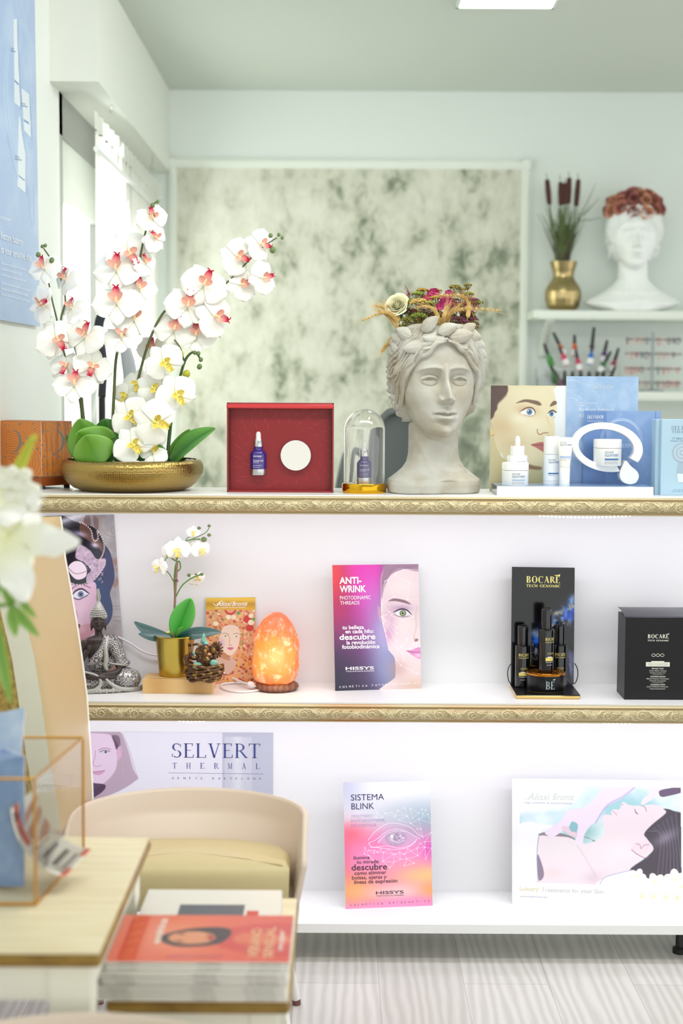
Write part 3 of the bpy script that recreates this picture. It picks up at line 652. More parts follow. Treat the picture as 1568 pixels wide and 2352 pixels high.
# big blue card
def ripple(p, cx, cy, col, a=.5, n=14, seed=0):
    r = np.random.default_rng(seed)
    for k in range(n):
        a0 = r.random() * 6; R0 = 12 + r.random() * 70
        p.line([(cx + R0 * math.cos(a0 + .12 * j) + 3 * math.sin(j * 1.3 + k), cy + R0 * .8 * math.sin(a0 + .12 * j)) for j in range(7)], .9 + r.random(), col, a * r.random(), 1.5)
sh = rect_card(1301, 864, 1466, 1112, 3.617, ZT, .004, 1.4); p = sh.p; p.c[:] = np.array((150, 180, 216)) / 255
p.mix(np.clip((p.Y - 900) / 240, 0, 1) * .8, (128, 158, 210)); p.noise(5, 7, (186, 208, 234), .45, .75, .5, 4)
ripple(p, 1310, 930, (206, 222, 242), .8, 26, 5); ripple(p, 1440, 930, (176, 200, 232), .6, 14, 9)
sh.text('SKEYNDOR', 1384, 892, 10, (222, 230, 232), w=51, serif=(.1, .05), center=True); sh.text('NEW AQUATHERM', 1331, 923.5, 4, (214, 226, 238), w=43); sh.shape([(1331, 926), (1342, 926), (1342, 927), (1331, 927)], (230, 236, 244))
sh.text('Restore balance', 1331, 939, 8, (222, 232, 242), w=79); sh.text('to your sensitive skin', 1331, 951, 8, (222, 232, 242), w=106)
sh.build('promo_card', 'tall light blue rippled advertising card behind the white ring stand', 'card')
sh = rect_card(1341, 943.5, 1518, 1112, 3.605, ZT, .003, 1.4); p = sh.p; p.c[:] = np.array((126, 158, 208)) / 255
p.mix(np.clip((p.X - 1400) / 120, 0, 1) * .5, (158, 184, 226)); p.noise(6, 6, (168, 192, 230), .5, .8, .6, 8)
p.box(1341, 943, 1393, 1112, (98, 134, 190), .8); p.box(1341, 976, 1393, 1112, (116, 150, 204), .5); p.box(1504, 943, 1506, 1112, (92, 124, 184), .8); p.box(1506, 943, 1518, 1112, (140, 166, 214), .6)
for R0 in (47, 43): p.line([(1428 + R0 * 1.02 * math.cos(a / 10), 1006 + R0 * math.sin(a / 10)) for a in range(0, 64)], 1.6, (190, 208, 236), .8)
p.line([(1428 + 45 * math.cos(a / 10), 1006 + 44 * math.sin(a / 10)) for a in range(40, 58)], 3, (206, 222, 242), .5, 2)
ripple(p, 1480, 1060, (180, 202, 236), .6, 16, 2)
sh.text('SKEYNDOR', 1348, 960, 7.5, (238, 242, 248), w=38, serif=(.16, .07)); sh.text('SCIENCE meets BEAUTY', 1348, 966, 2.6, (226, 232, 244), w=38); sh.text('AQUATHERM', 1386, 1020, 8.5, (206, 222, 244), w=64)
sh.build('promo_card', 'low mid blue card with a dark logo corner, directly behind the ring stand', 'card')
# ring stand: an open ring ending in a drop
dR = 3.535; zz = lambda x, y, dd=dR: P(x, y, dd)
def ringpoly():
    o = []; i_ = []
    a0, a1 = 26, 332     # image angles clockwise from +x (y down), gap lower right
    for k in range(61):
        a = rad(64 + (386 - 64) * k / 60)     # runs bottom -> left -> top -> right
        o.append((1395 + 82 * math.cos(a), 1027.5 + 56.5 * math.sin(a))); i_.append((1392 + 64 * math.cos(a), 1027 + 40.5 * math.sin(a)))
    return o, i_
o_, i_ = ringpoly()
# tilt of the ring (axis falls to the right)
def tl_(q): 
    c, s_ = math.cos(rad(9)), math.sin(rad(9)); out = []
    for x, y in q:
        X, Y = x - 1395, y - 1027; out.append((1395 + X * c - Y * s_ * .9, 1027 + X * s_ * .9 + Y * c))
    return out
o_, i_ = tl_(o_), tl_(i_)
t = thing('ring_stand', 'white letter-Q shaped ring stand with a drop-shaped foot, cradling a jar', 'stand', (P(1395, 1117, dR).x, dR, zp))
m = MB(); n = len(o_); vs = [P(x, y, dR) for x, y in o_] + [P(x, y, dR) for x, y in i_]; vs += [v + Vector((0, .028, 0)) for v in vs]
fs = []
for k in range(n - 1):
    a, b, c, e_ = k, k + 1, n + k + 1, n + k; fs += [(a, b, c, e_), (2 * n + e_, 2 * n + c, 2 * n + b, 2 * n + a), (a, 2 * n + a, 2 * n + b, b), (e_, c, 2 * n + c, 2 * n + e_)]
fs += [(0, n, 3 * n, 2 * n), (n - 1, 3 * n - 1, 4 * n - 1, 2 * n - 1)]
m.add(vs, fs).build('ring', white, t, world=True, bevel=.0008, ang=30)
dp = sm2([(1437, 1058), (1448, 1070), (1463, 1083), (1467, 1096), (1460, 1109), (1446, 1113), (1431, 1108), (1423, 1096), (1424, 1082), (1430, 1070)], 4, True)
m = MB(); vs = [P(x, y, dR - .002) for x, y in dp]; n = len(vs); vs += [v + Vector((0, .032, 0)) for v in vs]
m.add(vs, [tuple(range(n)), tuple(range(2 * n - 1, n - 1, -1))] + [(k, n + k, n + (k + 1) % n, (k + 1) % n) for k in range(n)]).build('drop_foot', white, t, world=True, bevel=.0012, ang=30)
blue_ink = mat('blue_ink', (70, 120, 176), .5); pale_ink = mat('pale_blue_ink', (168, 188, 226), .5); dark_ink = mat('grey_ink', (104, 116, 128), .5)
def jar(label, cx, yb, yt, w, d, z0, band=pale_ink, name='cream_jar', group=None):
    R = S(w / 2, d); H = S(yb - yt, d); t = thing(name, label, 'jar', (P(cx, yb, d).x, d, z0)); hb = H * .66
    MB().lathe([(R * .95, 0), (R * .985, .0015), (R, hb)], 48).build('jar_body', white, t)
    MB().lathe([(R * 1.005, hb + .0008), (R * 1.005, H - .002), (R * .98, H - .0005), (R * .93, H)], 48).build('lid', white, t)
    m = MB(); a = -.35
    cyl_text(m, 'SKEYNDOR', R, hb * .72, a, hb * .12, R * .62, serif=(.14, .06)); m.cur = 1
    cyl_text(m, 'AQUATHERM', R, hb * .54, a, hb * .14, R * 1.02); m.cur = 2
    m.add([(math.sin(a + x / R) * (R + .0004), -math.cos(a + x / R) * (R + .0004), z) for z in (hb * .33, hb * .43) for x in np.linspace(0, R * 1.05, 12)], [(k, k + 1, 12 + k + 1, 12 + k) for k in range(11)])
    m.cur = 0; cyl_text(m, 'INTENSIVE CREAM DERMAL', R, hb * .2, a, hb * .05, R * .95); cyl_text(m, 'for sensitive skin', R, hb * .12, a, hb * .05, R * 1.0)
    m.build('lettering', [dark_ink, blue_ink, band], t, smooth=False); return t
jar('white cream jar with blue print standing at the left front of the plinth', 1182.5, 1115, 1062, 61, 3.515, zp)
jar('white cream jar with dark blue stripe resting inside the white ring stand', 1394, 1069, 1008, 64, 3.549, P(1394, 1069, 3.549).z - .0002, blue_ink)
# white dropper bottle behind the jar
d = 3.56; t = thing('dropper_bottle', 'white bottle with a white dropper bulb standing behind the left jar', 'bottle', (P(1187, 1110, d).x, d, zp)); q = S(1, d)
MB().lathe([(23 * q, 0), (23.8 * q, 1 * q), (23.8 * q, 62 * q), (23 * q, 66 * q)], 40).build('bottle_body', white, t)
MB().lathe([(16.4 * q, 66 * q), (16.4 * q, 86.5 * q), (15.8 * q, 87.5 * q)], 36).build('collar', white, t)
MB().lathe([(6.2 * q, 87.6 * q), (6.2 * q, 102 * q), (5 * q, 107 * q), (3 * q, 110 * q), (.3 * q, 111 * q)], 24).build('bulb', bulb, t)
m = MB(); cyl_text(m, 'SKEYNDOR', 23.8 * q, 51 * q, -.1, 3.2 * q, 18 * q, serif=(.14, .06)); m.cur = 1; cyl_text(m, 'AQUATHERM', 23.8 * q, 45.5 * q, -.1, 4 * q, 27 * q); m.build('lettering', [dark_ink, blue_ink], t, smooth=False)
# airless pump bottle
d = 3.55; t = thing('airless_bottle', 'tall white cylindrical bottle with blue print, behind the tube', 'bottle', (P(1265, 1111, d).x, d, zp)); q = S(1, d); R = 18.2 * q
MB().lathe([(R * .97, 0), (R, q), (R, 9 * q)], 40).build('foot_ring', white, t); MB().lathe([(R * .99, 9.4 * q), (R * .99, 70 * q)], 40).build('bottle_body', mat('white_pale_plastic', (238, 242, 247), .3), t)
MB().lathe([(R, 70.5 * q), (R, 108 * q), (R * .96, 111 * q)], 40).build('cap', white, t)
m = MB(); a = -.5; cyl_text(m, 'SKEYNDOR', R, 56 * q, a, 3 * q, 17 * q, serif=(.14, .06)); m.cur = 1; cyl_text(m, 'AQUATHERM', R, 50 * q, a, 4 * q, 28 * q)
m.add([(math.sin(a + x / R) * (R + .0004), -math.cos(a + x / R) * (R + .0004), z) for z in (25 * q, 28 * q) for x in np.linspace(0, 27 * q, 12)], [(k, k + 1, 13 + k, 12 + k) for k in range(11)])
m.cur = 0; cyl_text(m, 'SPF30 DAY BALM', R, 21 * q, a, 1.8 * q, 16 * q); m.build('lettering', [dark_ink, blue_ink], t, smooth=False)
# tube
d = 3.515; t = thing('cream_tube', 'flattened white cream tube standing on its cap, right of the tall bottle', 'tube', (P(1296, 1115, d).x, d, zp)); q = S(1, d)
MB().lathe([(11.8 * q, 0), (12 * q, q), (12 * q, 42.5 * q), (11.6 * q, 43 * q)], 36).build('cap', white, t)
def tb(u, v):
    z = 43 + 68 * v; w = 12 + 6.8 * v; th = 12 * (1 - v) ** .8 + .6; a = 2 * PI * u
    return (w * math.cos(a) * q, th * math.sin(a) * q, z * q)
m = MB(); m.grid(tb, 32, 12, wrap=True); m.f.append(tuple(12 * 32 + i for i in range(32))); m.mi.append(0); m.build('tube_body', mat('cream_white_plastic', (242, 240, 232), .35), t)
class _q: pass
m = MB(); fr_ = lambda x, z: (x * q, (-(12 * (1 - (z - 43) / 68) ** .8 + .6) * math.sqrt(max(0, 1 - (x / (12 + 6.8 * (z - 43) / 68)) ** 2)) - .35) * q, z * q)
def tube_txt(tt, x, z, h, w, serif=None):
    vs, fs, W_ = serif2d(tt, *serif) if serif else text2d(tt); m.add([fr_(x + X * w / W_, z + Y * h) for X, Y in vs], fs)
tube_txt('SKEYNDOR', -12.5, 97, 3, 15, (.14, .06)); m.cur = 1; tube_txt('AQUATHERM', -12.5, 91.5, 4, 27); m.cur = 2
m.add([fr_(x, z) for z in (63.5, 68) for x in np.linspace(-12, 12, 12)], [(k, k + 1, 13 + k, 12 + k) for k in range(11)]); m.cur = 0
tube_txt('EYE CONTOUR GEL IN CREAM', -12, 60, 1.3, 23); tube_txt('ojos sensibles', -12, 57.5, 1.3, 14); m.build('lettering', [dark_ink, blue_ink, pale_ink], t, smooth=False)
# pale blue product boxes
pbm = mat('pale_blue_card', (176, 206, 226), .4)
def pbox(label, xl, xf, xr, yt, yb, d, dep, text=True):
    a, b = P(xf, yb, d), P(xr, yb, d); zt = P(xf, yt, d).z; t = thing('product_box', label, 'box', ((a.x + b.x) / 2, d, ZT))
    MB().box(a.x, b.x, d, d + dep, ZT, zt).build('carton', pbm, t, world=True, smooth=False, bevel=.001)
    if text:
        m = MB(); X0 = P(1543, 990, d).x; q = S(1, d)
        def tx(s_, x, y, h, w, cur, serif=None):
            m.cur = cur; vs, fs, W_ = serif2d(s_, *serif) if serif else text2d(s_); o = P(x, y, d - .0005); m.add([(o.x + X * w * q / W_, d - .0006, o.z + Y * h * q) for X, Y in vs], fs)
        tx('SELVERT', 1541, 988, 9.5, 56, 0, (.12, .045)); tx('THERMAL', 1542, 994, 3.8, 54, 0, (.12, .05)); tx('ST BEAUTY BRUSH', 1544, 1009, 4, 52, 0); tx('Deep Cleansing', 1540, 1014, 3.2, 50, 0)
        tx('For all skin types', 1548, 1126, 2.4, 40, 0); tx('Para todo tipo de piel', 1543, 1129.5, 2.4, 46, 0); tx('SELVERT', 1556, 1094, 3, 26, 0, (.14, .06))
        m.build('lettering', [mat('slate_ink', (110, 134, 158), .5)], t, smooth=False, world=True)
        c = P(1566, 1040, d); m = MB()
        for k in range(6):
            m.T(loc=(c.x, d - .0006, c.z), rot=(rad(90), 0, 0)); m.cur = k % 2; R0 = (23 - 4 * k) * q
            m.add([(R0 * math.cos(j * PI / 16), R0 * math.sin(j * PI / 16), .0002 * k) for j in range(32)], [tuple(range(32))])
        m.T(); m.cur = 0; m.add([tuple(P(x, y, d - .0006)) for x, y in ((1558, 1062), (1576, 1062), (1580, 1088), (1553, 1088))], [(0, 3, 2, 1)])
        m.cur = 2; m.add([tuple(P(x, y, d - .0008)) for x, y in ((1554, 1088), (1580, 1088), (1578, 1108), (1556, 1108))], [(0, 3, 2, 1)])
        m.build('printed_brush', [mat('print_grey', (166, 188, 206), .5), mat('print_grey_light', (190, 208, 222), .5), mat('print_pale', (222, 232, 240), .5)], t, smooth=False, world=True)
    return t
pbox('pale blue product box with printed cleansing brush at the right end of the counter', 1508, 1516, 1660, 963, 1133, 3.50, .045)
pbox('pale blue product box standing just left of the printed one', 1494, 1503, 1512, 963, 1131, 3.52, .05, False)
# ---- carved star box at the left end
d = 3.60; cpos = P(96, 1121, 3.585); t = thing('carved_box', 'orange brown wooden box carved with stars and crescent moons, left end of counter', 'box', (cpos.x, cpos.y, ZT), rad(54))
zt = P(96, 969, cpos.y).z - ZT; sR, sL = .098, .185
wo = wood('orange_wood', (192, 110, 46), (168, 88, 32), (1.5, 1.5, 14), 6, .45, 2.2)
def bx_face(face):
    return None
# box corner at the local origin, right face along +x, left face along -y rotated (use two painted faces)
zb0 = .008
MB().box(.0006, sR, .0006, sL, zb0 + .022, zt - .0005).build('case', mat('orange_wood_core', (150, 80, 36), .5), t, smooth=False)
MB().box(-.0008, sR + .001, -.0008, sL + .001, zb0, zb0 + .0205).build('base_plinth', wood('dark_orange_wood', (160, 82, 34), (128, 60, 24), (1.5, 1.5, 20), 5, .4, 2), t, smooth=False)
MB().box(0, sR + .0005, 0, sL + .0005, zb0 + .0205, zb0 + .0225).build('seam', mat('grey_seam', (110, 112, 116), .4), t, smooth=False)
m = MB()
for x, y in ((.008, .008), (sR - .01, .008), (.008, sL - .01), (sR - .01, sL - .01)): m.box(x - .005, x + .005, y - .005, y + .005, 0, zb0)
m.build('foot', blk, t, smooth=False)
M3 = t.matrix_basis if False else (Matrix.Translation(t.location) @ Matrix.Rotation(rad(54), 4, 'Z'))
def wood_face(p, seed, vert):
    p.c[:] = np.array((214, 134, 62)) / 255
    if vert: p.noise(16, 1.2, (180, 98, 42), .45, .62, .8, seed); p.noise(30, 2, (208, 132, 66), .5, .7, .5, seed + 1)
    else:
        q = np.hypot((p.U - .35) * 1.1, (p.V - .75) * 1.6) + .05 * np.sin(p.U * 9); p.mix((.5 + .5 * np.sin(q * 90 + 3 * np.sin(p.U * 7))) ** 3 * .6, (182, 98, 42))
def star(p, x, y, r, hollow, ang, xs=1.0):
    pts = [(x + xs * r * (1 if k % 2 == 0 else .46) * math.cos(ang + PI * k / 5), y + r * (1 if k % 2 == 0 else .46) * math.sin(ang + PI * k / 5)) for k in range(10)]
    p.poly(pts, (112, 122, 124), .5, .95, smooth=False)
    if hollow: p.el(x, y, r * .3 * xs, r * .3, (186, 104, 46), .4)
def stars(p, W_, H_, seed, xs):
    r = np.random.default_rng(seed); put = []
    mx, my, mr = W_ * .5, H_ * .36, H_ * .2
    for k in range(400):
        R_ = r.choice([1.1, 1.1, 3.4, 4.6, 5.6]); x, y = r.random() * W_, r.random() * H_
        if (x - mx) ** 2 / (xs ** 2) + (y - my) ** 2 < (mr * 1.15) ** 2 or any(math.hypot((x - a) / xs, y - b) < (R_ + c) * 1.25 + 1.2 for a, b, c in put): continue
        put.append((x, y, R_))
        if R_ < 2: p.el(x, y, 1.0 * xs, 1.0, (96, 104, 110), .5)
        else: star(p, x, y, R_, r.random() < .45, r.random() * 2, xs)
        if len(put) > 70: break
    pts = [(mx + xs * mr * math.cos(a) , my + mr * math.sin(a)) for a in np.linspace(-1.9, 1.9, 18)] + [(mx - 4 * xs + xs * mr * .82 * math.cos(a), my + mr * .95 * math.sin(a)) for a in np.linspace(1.8, -1.8, 18)]
    p.poly(pts, (116, 126, 126), .6, .9, smooth=False)
    for k in range(5): p.line([(mx + (-6 + 3 * k) * xs, my + mr * .9), (mx + (-6 + 3 * k) * xs, my + mr * (1.2 + .2 * ((k * 2) % 3)))], .6, (110, 104, 96), .8, smooth=False)
# right face is the local -y face (x from 0 to sR); left face is the local -x face (y from 0 to sL)
for which in (0, 1):
    if which == 0: cs = [(0, -.0006, zt), (sR, -.0006, zt), (sR, -.0006, zb0 + .0225), (0, -.0006, zb0 + .0225)]; Wp = 62 * 1.6
    else: cs = [(-.0006, sL, zt), (-.0006, 0, zt), (-.0006, 0, zb0 + .0225), (-.0006, sL, zb0 + .0225)]; Wp = 185
    s_ = Sheet([Vector(c) for c in cs], [(0, 0), (Wp, 0), (Wp, 126), (0, 126)], .001, 2.2 if which == 0 else 2.0)
    wood_face(s_.p, 5 + which, which == 0); stars(s_.p, Wp, 126, 21 + which, 1.0)
    class _Z: location = Vector((0, 0, 0)); parent = None
    hold = t.location.copy(); t.location = (0, 0, 0); s_.n = Vector((0, -1, 0)) if which == 0 else Vector((-1, 0, 0)); s_.build('carved_panel', None, None, .45, parent=t); t.location = hold
MB().box(0, sR + .0006, 0, sL + .0006, zt - .0005, zt + .001).build('lid', wo, t, smooth=False)
# ================================================================ planter busts
def bust_mesh(closed_eyes=False, nt=440, nz=430, wide=False):
    # all in photo pixels of the stone head; x right, y away, z up
    #      z     W    Fd   Bd   yc  n(superellipse)
    prof = [(0, 100, 62, 66, 0, 3.2), (3, 106, 66, 68, 0, 3.2), (20, 109, 70, 70, 0, 3.0), (31, 107, 68, 70, 0, 2.8), (38, 98, 62, 66, 2, 2.5), (47, 86, 55, 62, 5, 2.3), (58, 73, 50, 60, 8, 2.1), (72, 63, 48, 58, 11, 2.0), (90, 58, 47, 57, 14, 2.0),
            (108, 57, 48, 58, 15, 2.0), (119, 57, 50, 62, 15, 2.0), (124, 55, 60, 68, 13, 2.0), (125.5, 53, 74, 72, 9, 2.0), (128, 52, 86, 78, 4, 2.0), (133, 56, 95, 84, 0, 2.0), (143, 63, 98, 90, 0, 2.05), (160, 70, 96, 94, 0, 2.1), (181, 76, 95, 98, 0, 2.15),
            (207, 82, 94, 102, 0, 2.2), (232, 86, 93, 106, 0, 2.25), (256, 88, 90, 108, 0, 2.3), (283, 89, 95, 108, 0, 2.25), (310, 88, 95, 106, 0, 2.2), (340, 84, 90, 102, 0, 2.15), (362, 80, 84, 96, 0, 2.1), (376, 76, 80, 92, 0, 2.1), (383, 71, 76, 88, 0, 2.1), (384, 65, 70, 82, 0, 2.1), (376, 60, 65, 77, 0, 2.1), (352, 58, 62, 74, 0, 2.1)]
    pr = np.array(prof, float); seg = np.hypot(np.diff(pr[:, 0]), np.diff(pr[:, 2])); s = np.concatenate([[0], np.cumsum(seg)])
    tt = np.linspace(0, s[-1], nz); Z, Wd, Fd, Bd, Yc, N_ = [np.interp(tt, s, pr[:, k]) for k in range(6)]
    for _ in range(3):
        for A in (Wd, Fd, Bd, Yc): A[6:-14] = (A[5:-15] + A[6:-14] * 2 + A[7:-13]) / 4
    th = np.linspace(-PI, PI, nt + 1)[:-1]; th = th - .42 * np.sin(th) * .9      # denser at the front
    TH_, ZZ = np.meshgrid(th, Z); Wd, Fd, Bd, Yc, N_ = [a[:, None] for a in (Wd, Fd, Bd, Yc, N_)]
    st, ct = np.sin(TH_), np.cos(TH_); D = np.where(ct >= 0, Fd, Bd)
    N_ = np.where(ct > 0, N_ * np.interp(ZZ, [118, 126, 135, 150, 175, 205, 250], [1, .78, .76, .82, .9, .96, 1]), N_)
    rr = 1.0 / (np.abs(st / Wd) ** N_ + np.abs(ct / D) ** N_) ** (1 / N_)
    X = rr * st; Y = -rr * ct + Yc; fr = np.clip(ct * 2.2, 0, 1)
    g = lambda a, s_: np.exp(-(a / s_) ** 2)
    lift = 36 * np.clip(np.abs(st), 0, 1) ** 2.0 * np.where(ct < 0, 1, 1) * np.interp(ZZ, [92, 122, 134, 225], [0, 1, 1, 0]); lift = np.where(np.abs(TH_) > PI / 2, 36 * np.interp(ZZ, [92, 122, 134, 225], [0, 1, 1, 0]), lift); ZZ = ZZ + lift
    x, z = X, ZZ; ax = np.abs(x); inner = (np.arange(nz) > nz - 1 - int(nz * (1.0 - s[26] / s[-1])))[:, None]
    f = np.zeros_like(x)
    # sockets, brow, cheeks
    f -= 15 * g(ax - 33, 19) * g(z - 261, 12); f += 7.5 * g(z - (285 - ((ax - 30) / 30) ** 2 * 7), 4.5) * np.clip((ax - 6) / 8, 0, 1) * np.clip((64 - ax) / 14, 0, 1)
    f -= 8 * g(ax - 15, 7) * g(z - 254, 15)
    f += 5 * g(ax - 46, 20) * g(z - 222, 20); f -= 3.5 * g(ax - 60, 16) * g(z - 185, 24)
    # nose
    nz_ = np.clip((z - 207) / 60, 0, 1); ridge = np.where(z > 219, 40 - 27 * np.clip((z - 219) / 46, 0, 1) ** .85, 40 * np.clip((z - 204) / 12, 0, 1) ** .6); ridge = np.where(z > 265, 13 * np.clip(1 - (z - 265) / 30, 0, 1), ridge); ridge = np.where(z < 204, 0, ridge)
    sw = 10.8 - 3.2 * nz_; f += ridge * np.exp(-(ax / sw) ** 2.5)
    f += 19 * g(ax - 15.0, 5.2) * g(z - 213.5, 6.5); f -= 5 * g(ax - 20.5, 2.2) * g(z - 215, 8); f += 9 * g(ax, 20) * g(z - 228, 24) ; f -= 5 * g(ax - 8, 4) * g(z - 206, 3)
    # mouth
    f += 8 * g(ax, 27) * g(z - 180, 22); up = 187.5 - 2.5 * g(ax, 4) - (ax / 27) ** 2 * 5; m_ = np.clip((28 - ax) / 8, 0, 1)
    f += 11.5 * g(z - up - .5, 4.8) * g(ax, 21) ; f += 13.5 * g(z - 172.5, 5.4) * g(ax, 17); cut = 181 - 1.2 * np.cos(ax / 5.5) ; f -= 11 * g(z - cut, 1.8) * m_
    f -= 4 * g(ax - 28, 4) * g(z - 181, 5); f -= 6 * g(z - 162, 4.5) * g(ax, 18); f += 8 * g(ax, 19) * g(z - 143, 12); f -= 2.6 * g(ax, 3) * g(z - 197, 6)
    # eyes
    ex = ax - 34.5; e = 17.5; q = np.clip(1 - (ex / e) ** 2, 0, 1)
    upl = 256 + 7.2 * q ** .9; lol = 256 - (3.0 if not closed_eyes else 4.5) * q
    ball = 9.0 * np.sqrt(np.clip(1 - (ex / 20.5) ** 2 - ((z - 257.5) / 12.5) ** 2, 0, 1)); f += ball
    ins = (np.abs(ex) < e) & (z < upl) & (z > lol)
    if not closed_eyes:
        f -= 3.6 * ins; f += 4.6 * g(z - upl - 1.2, 2.1) * (q > 0) * q ** .25; f += 3.0 * g(z - lol + 1, 1.6) * (q > 0) * q ** .3
        rI = np.hypot(ex + 1 * np.sign(x) * 0, z - 258.2); f -= 1.5 * g(rI - 5.2, .9) * ins; f -= 2.0 * g(rI, 1.9) * ins
        f += 2.2 * g(z - upl - 8, 1.8) * q ** .5 * 0; f -= 1.8 * g(z - upl - 6.5, 1.6) * (q > 0) * q ** .4
    else:
        f -= 3 * g(z - lol, 1.3) * (q > 0) * q ** .3
    # neck tendons, collar bone, plinth cut
    f += 3 * g(np.abs(x - 0) - (14 + (z - 40) * .35), 6) * np.clip((118 - z) / 20, 0, 1) * np.clip((z - 42) / 12, 0, 1)
    f += 3.5 * g(z - 50 - ax * .06, 5) * np.clip(ax / 20, 0, 1) * np.clip((80 - ax) / 20, 0, 1)
    f = f * fr; Y = Y - f
    # chipped stone plinth
    pl = np.clip((34 - z) / 6, 0, 1) * np.clip(ct * 2, 0, 1); Y = Y + pl * (5 * np.sin(x * .045 + 1) + 3 * np.sin(x * .11)) ; kn = (x > 62) & (z < 62); Y = Y + np.where(kn, (x - 62) * .55, 0) * np.clip(ct * 3, 0, 1)
    # hair shell
    hl = np.interp(np.abs(TH_) * 180 / PI, [0, 12, 25, 38, 50, 60, 70, 80, 92, 105, 125, 180], [343, 334, 318, 300, 276, 250, 222, 196, 176, 160, 150, 146])
    hl = hl + 3.0 * np.sin(np.abs(TH_) * 16) * np.clip(np.abs(TH_) * 3, 0, 1)
    d = z - hl; hm = np.clip(d / 5.5, 0, 1) ** .6 * (Z > 126)[:, None]; rim = np.clip((384 - z) / 10, 0, 1)
    arc = np.abs(TH_) * 85
    ph = d / (9.0 + 2.5 * np.sin(arc * .05)) + .75 * np.sin(arc / 11.0 + d * .02) + .5 * np.sin(arc / 5.3 + 1.3) + .3 * np.sin(TH_ * 9)
    lock = np.abs(np.sin(ph * PI * .5)) ** .55
    ph2 = d / 4.1 + 1.2 * np.sin(arc / 11.0 + d * .02 + .4) + arc * .02; fine = np.sin(ph2 * PI * .5)
    back = np.clip((np.abs(TH_) - 1.35) / .3, 0, 1); cu = np.sin(TH_ * 17 + z * .05) * np.sin(z * .16 + TH_ * 4)
    up_ = np.clip((z - 352) / 10, 0, 1)
    h = hm * (5 + 12 * lock * (1 - .5 * up_) + 1.1 * fine * (1 - up_) + back * 5.5 * cu) * (.3 + .7 * rim)
    h = h + hm * 6 * g(np.abs(TH_) * 57.3 - 75, 30) * g(z - 275, 60)
    # ear, half covered
    er = np.hypot((np.abs(TH_) * 57.3 - 84) * 1.15, (z - 232) * .62); h = np.where((er < 20) & (z < 262), h * np.clip((er - 13) / 7, 0, 1) + np.clip(1 - er / 20, 0, 1) * 0 + 7 * g(er - 12, 3.2) + 4 * g(er - 5, 2.4), h)
    h = np.where(inner, 0, h)
    nx = st / Wd; ny = -ct / D; nl = np.hypot(nx, ny); X = X + h * nx / nl; Y = Y + h * ny / nl
    r_ = np.random.default_rng(4)
    cen = [(0, 0, Z[-1])]; V = np.stack([X, Y, ZZ], -1).reshape(-1, 3); V = np.concatenate([V, [[0, 0, Z[-1]], [0, 0, 0]]])
    i = np.arange((nz - 1) * nt); r, c = i // nt, i % nt; c2 = (c + 1) % nt; Fq = np.stack([r * nt + c, r * nt + c2, (r + 1) * nt + c2, (r + 1) * nt + c], 1)
    a = (nz - 1) * nt + np.arange(nt); b = (nz - 1) * nt + (np.arange(nt) + 1) % nt; cap = [(int(p), int(q_), len(V) - 2) for p, q_ in zip(a, b)]; bot = [(int((k + 1) % nt), int(k), len(V) - 1) for k in range(nt)]
    return V, Fq, cap + bot
def put_mesh(name, V, Fq, tris, m, parent):
    me = bpy.data.meshes.new(name); nq, n3 = len(Fq), len(tris)
    me.vertices.add(len(V)); me.vertices.foreach_set('co', V.astype(np.float32).ravel()); me.loops.add(nq * 4 + n3 * 3)
    me.loops.foreach_set('vertex_index', np.concatenate([Fq.ravel(), np.array(tris).ravel()]).astype(np.int32) if n3 else Fq.ravel().astype(np.int32))
    me.polygons.add(nq + n3); me.polygons.foreach_set('loop_start', np.concatenate([np.arange(nq) * 4, nq * 4 + np.arange(n3) * 3]).astype(np.int32)); me.polygons.foreach_set('loop_total', np.concatenate([np.full(nq, 4), np.full(n3, 3)]).astype(np.int32))
    me.update(); me.polygons.foreach_set('use_smooth', [True] * (nq + n3)); me.materials.append(m)
    o = bpy.data.objects.new(name, me); COL.objects.link(o); o.parent = parent; return o
def wreath_leaf(mb, pos, nrm, dirv, L_, W_):
    n = Vector(nrm).normalized(); t = (Vector(dirv) - n * Vector(dirv).dot(n)).normalized(); b = n.cross(t); pos = Vector(pos)
    def f(u, v):
        w = W_ * (math.sin(PI * min(1, v ** .8 * 1.0)) ** .75) * .5; x = (u - .5) * 2; vein = .16 * abs(math.sin((v * 5 + abs(x) * 1.4) * PI)) * abs(x) ** .5
        hgt = L_ * (.16 * (1 - x * x) * math.sin(PI * v) ** .6 - .05 * math.exp(-(x * 9) ** 2) * (1 - v) - vein * .35 * W_ / L_ + .07 * v * v)
        return pos + t * (v * L_) + b * (x * w) + n * hgt
    mb.grid(f, 14, 18)
stone = mat('pale_cast_stone', (197, 195, 186), .9, noise=(14, (176, 168, 150), .42, .66), bump=(240, .35, .0008))
d = 3.555; t = thing('bust_planter', 'pale stone planter bust of a woman with a leaf wreath, filled with dried flowers', 'planter', (P(997, 1133, d).x, d, ZT), rad(11))
k = S(1, d); V, Fq, tr = bust_mesh()
put_mesh('head', V * k, Fq, tr, stone, t)
m = MB()
def hp(thd, z, off=0):     # surface point of the hair shell
    a = rad(thd); W_ = np.interp(z, [232, 283, 340, 384], [100, 103, 98, 84]); D_ = np.interp(z, [232, 283, 340, 384], [100, 107, 104, 90]); s_ = math.sin(a); c_ = math.cos(a)
    if c_ < 0: D_ += 14
    r_ = 1 / ((abs(s_ / W_) ** 2.1 + abs(c_ / D_) ** 2.1) ** (1 / 2.1)); n = Vector((s_ / W_, -c_ / D_, .0018)).normalized(); return (Vector((r_ * s_, -r_ * c_, z)) + n * off) * k, n
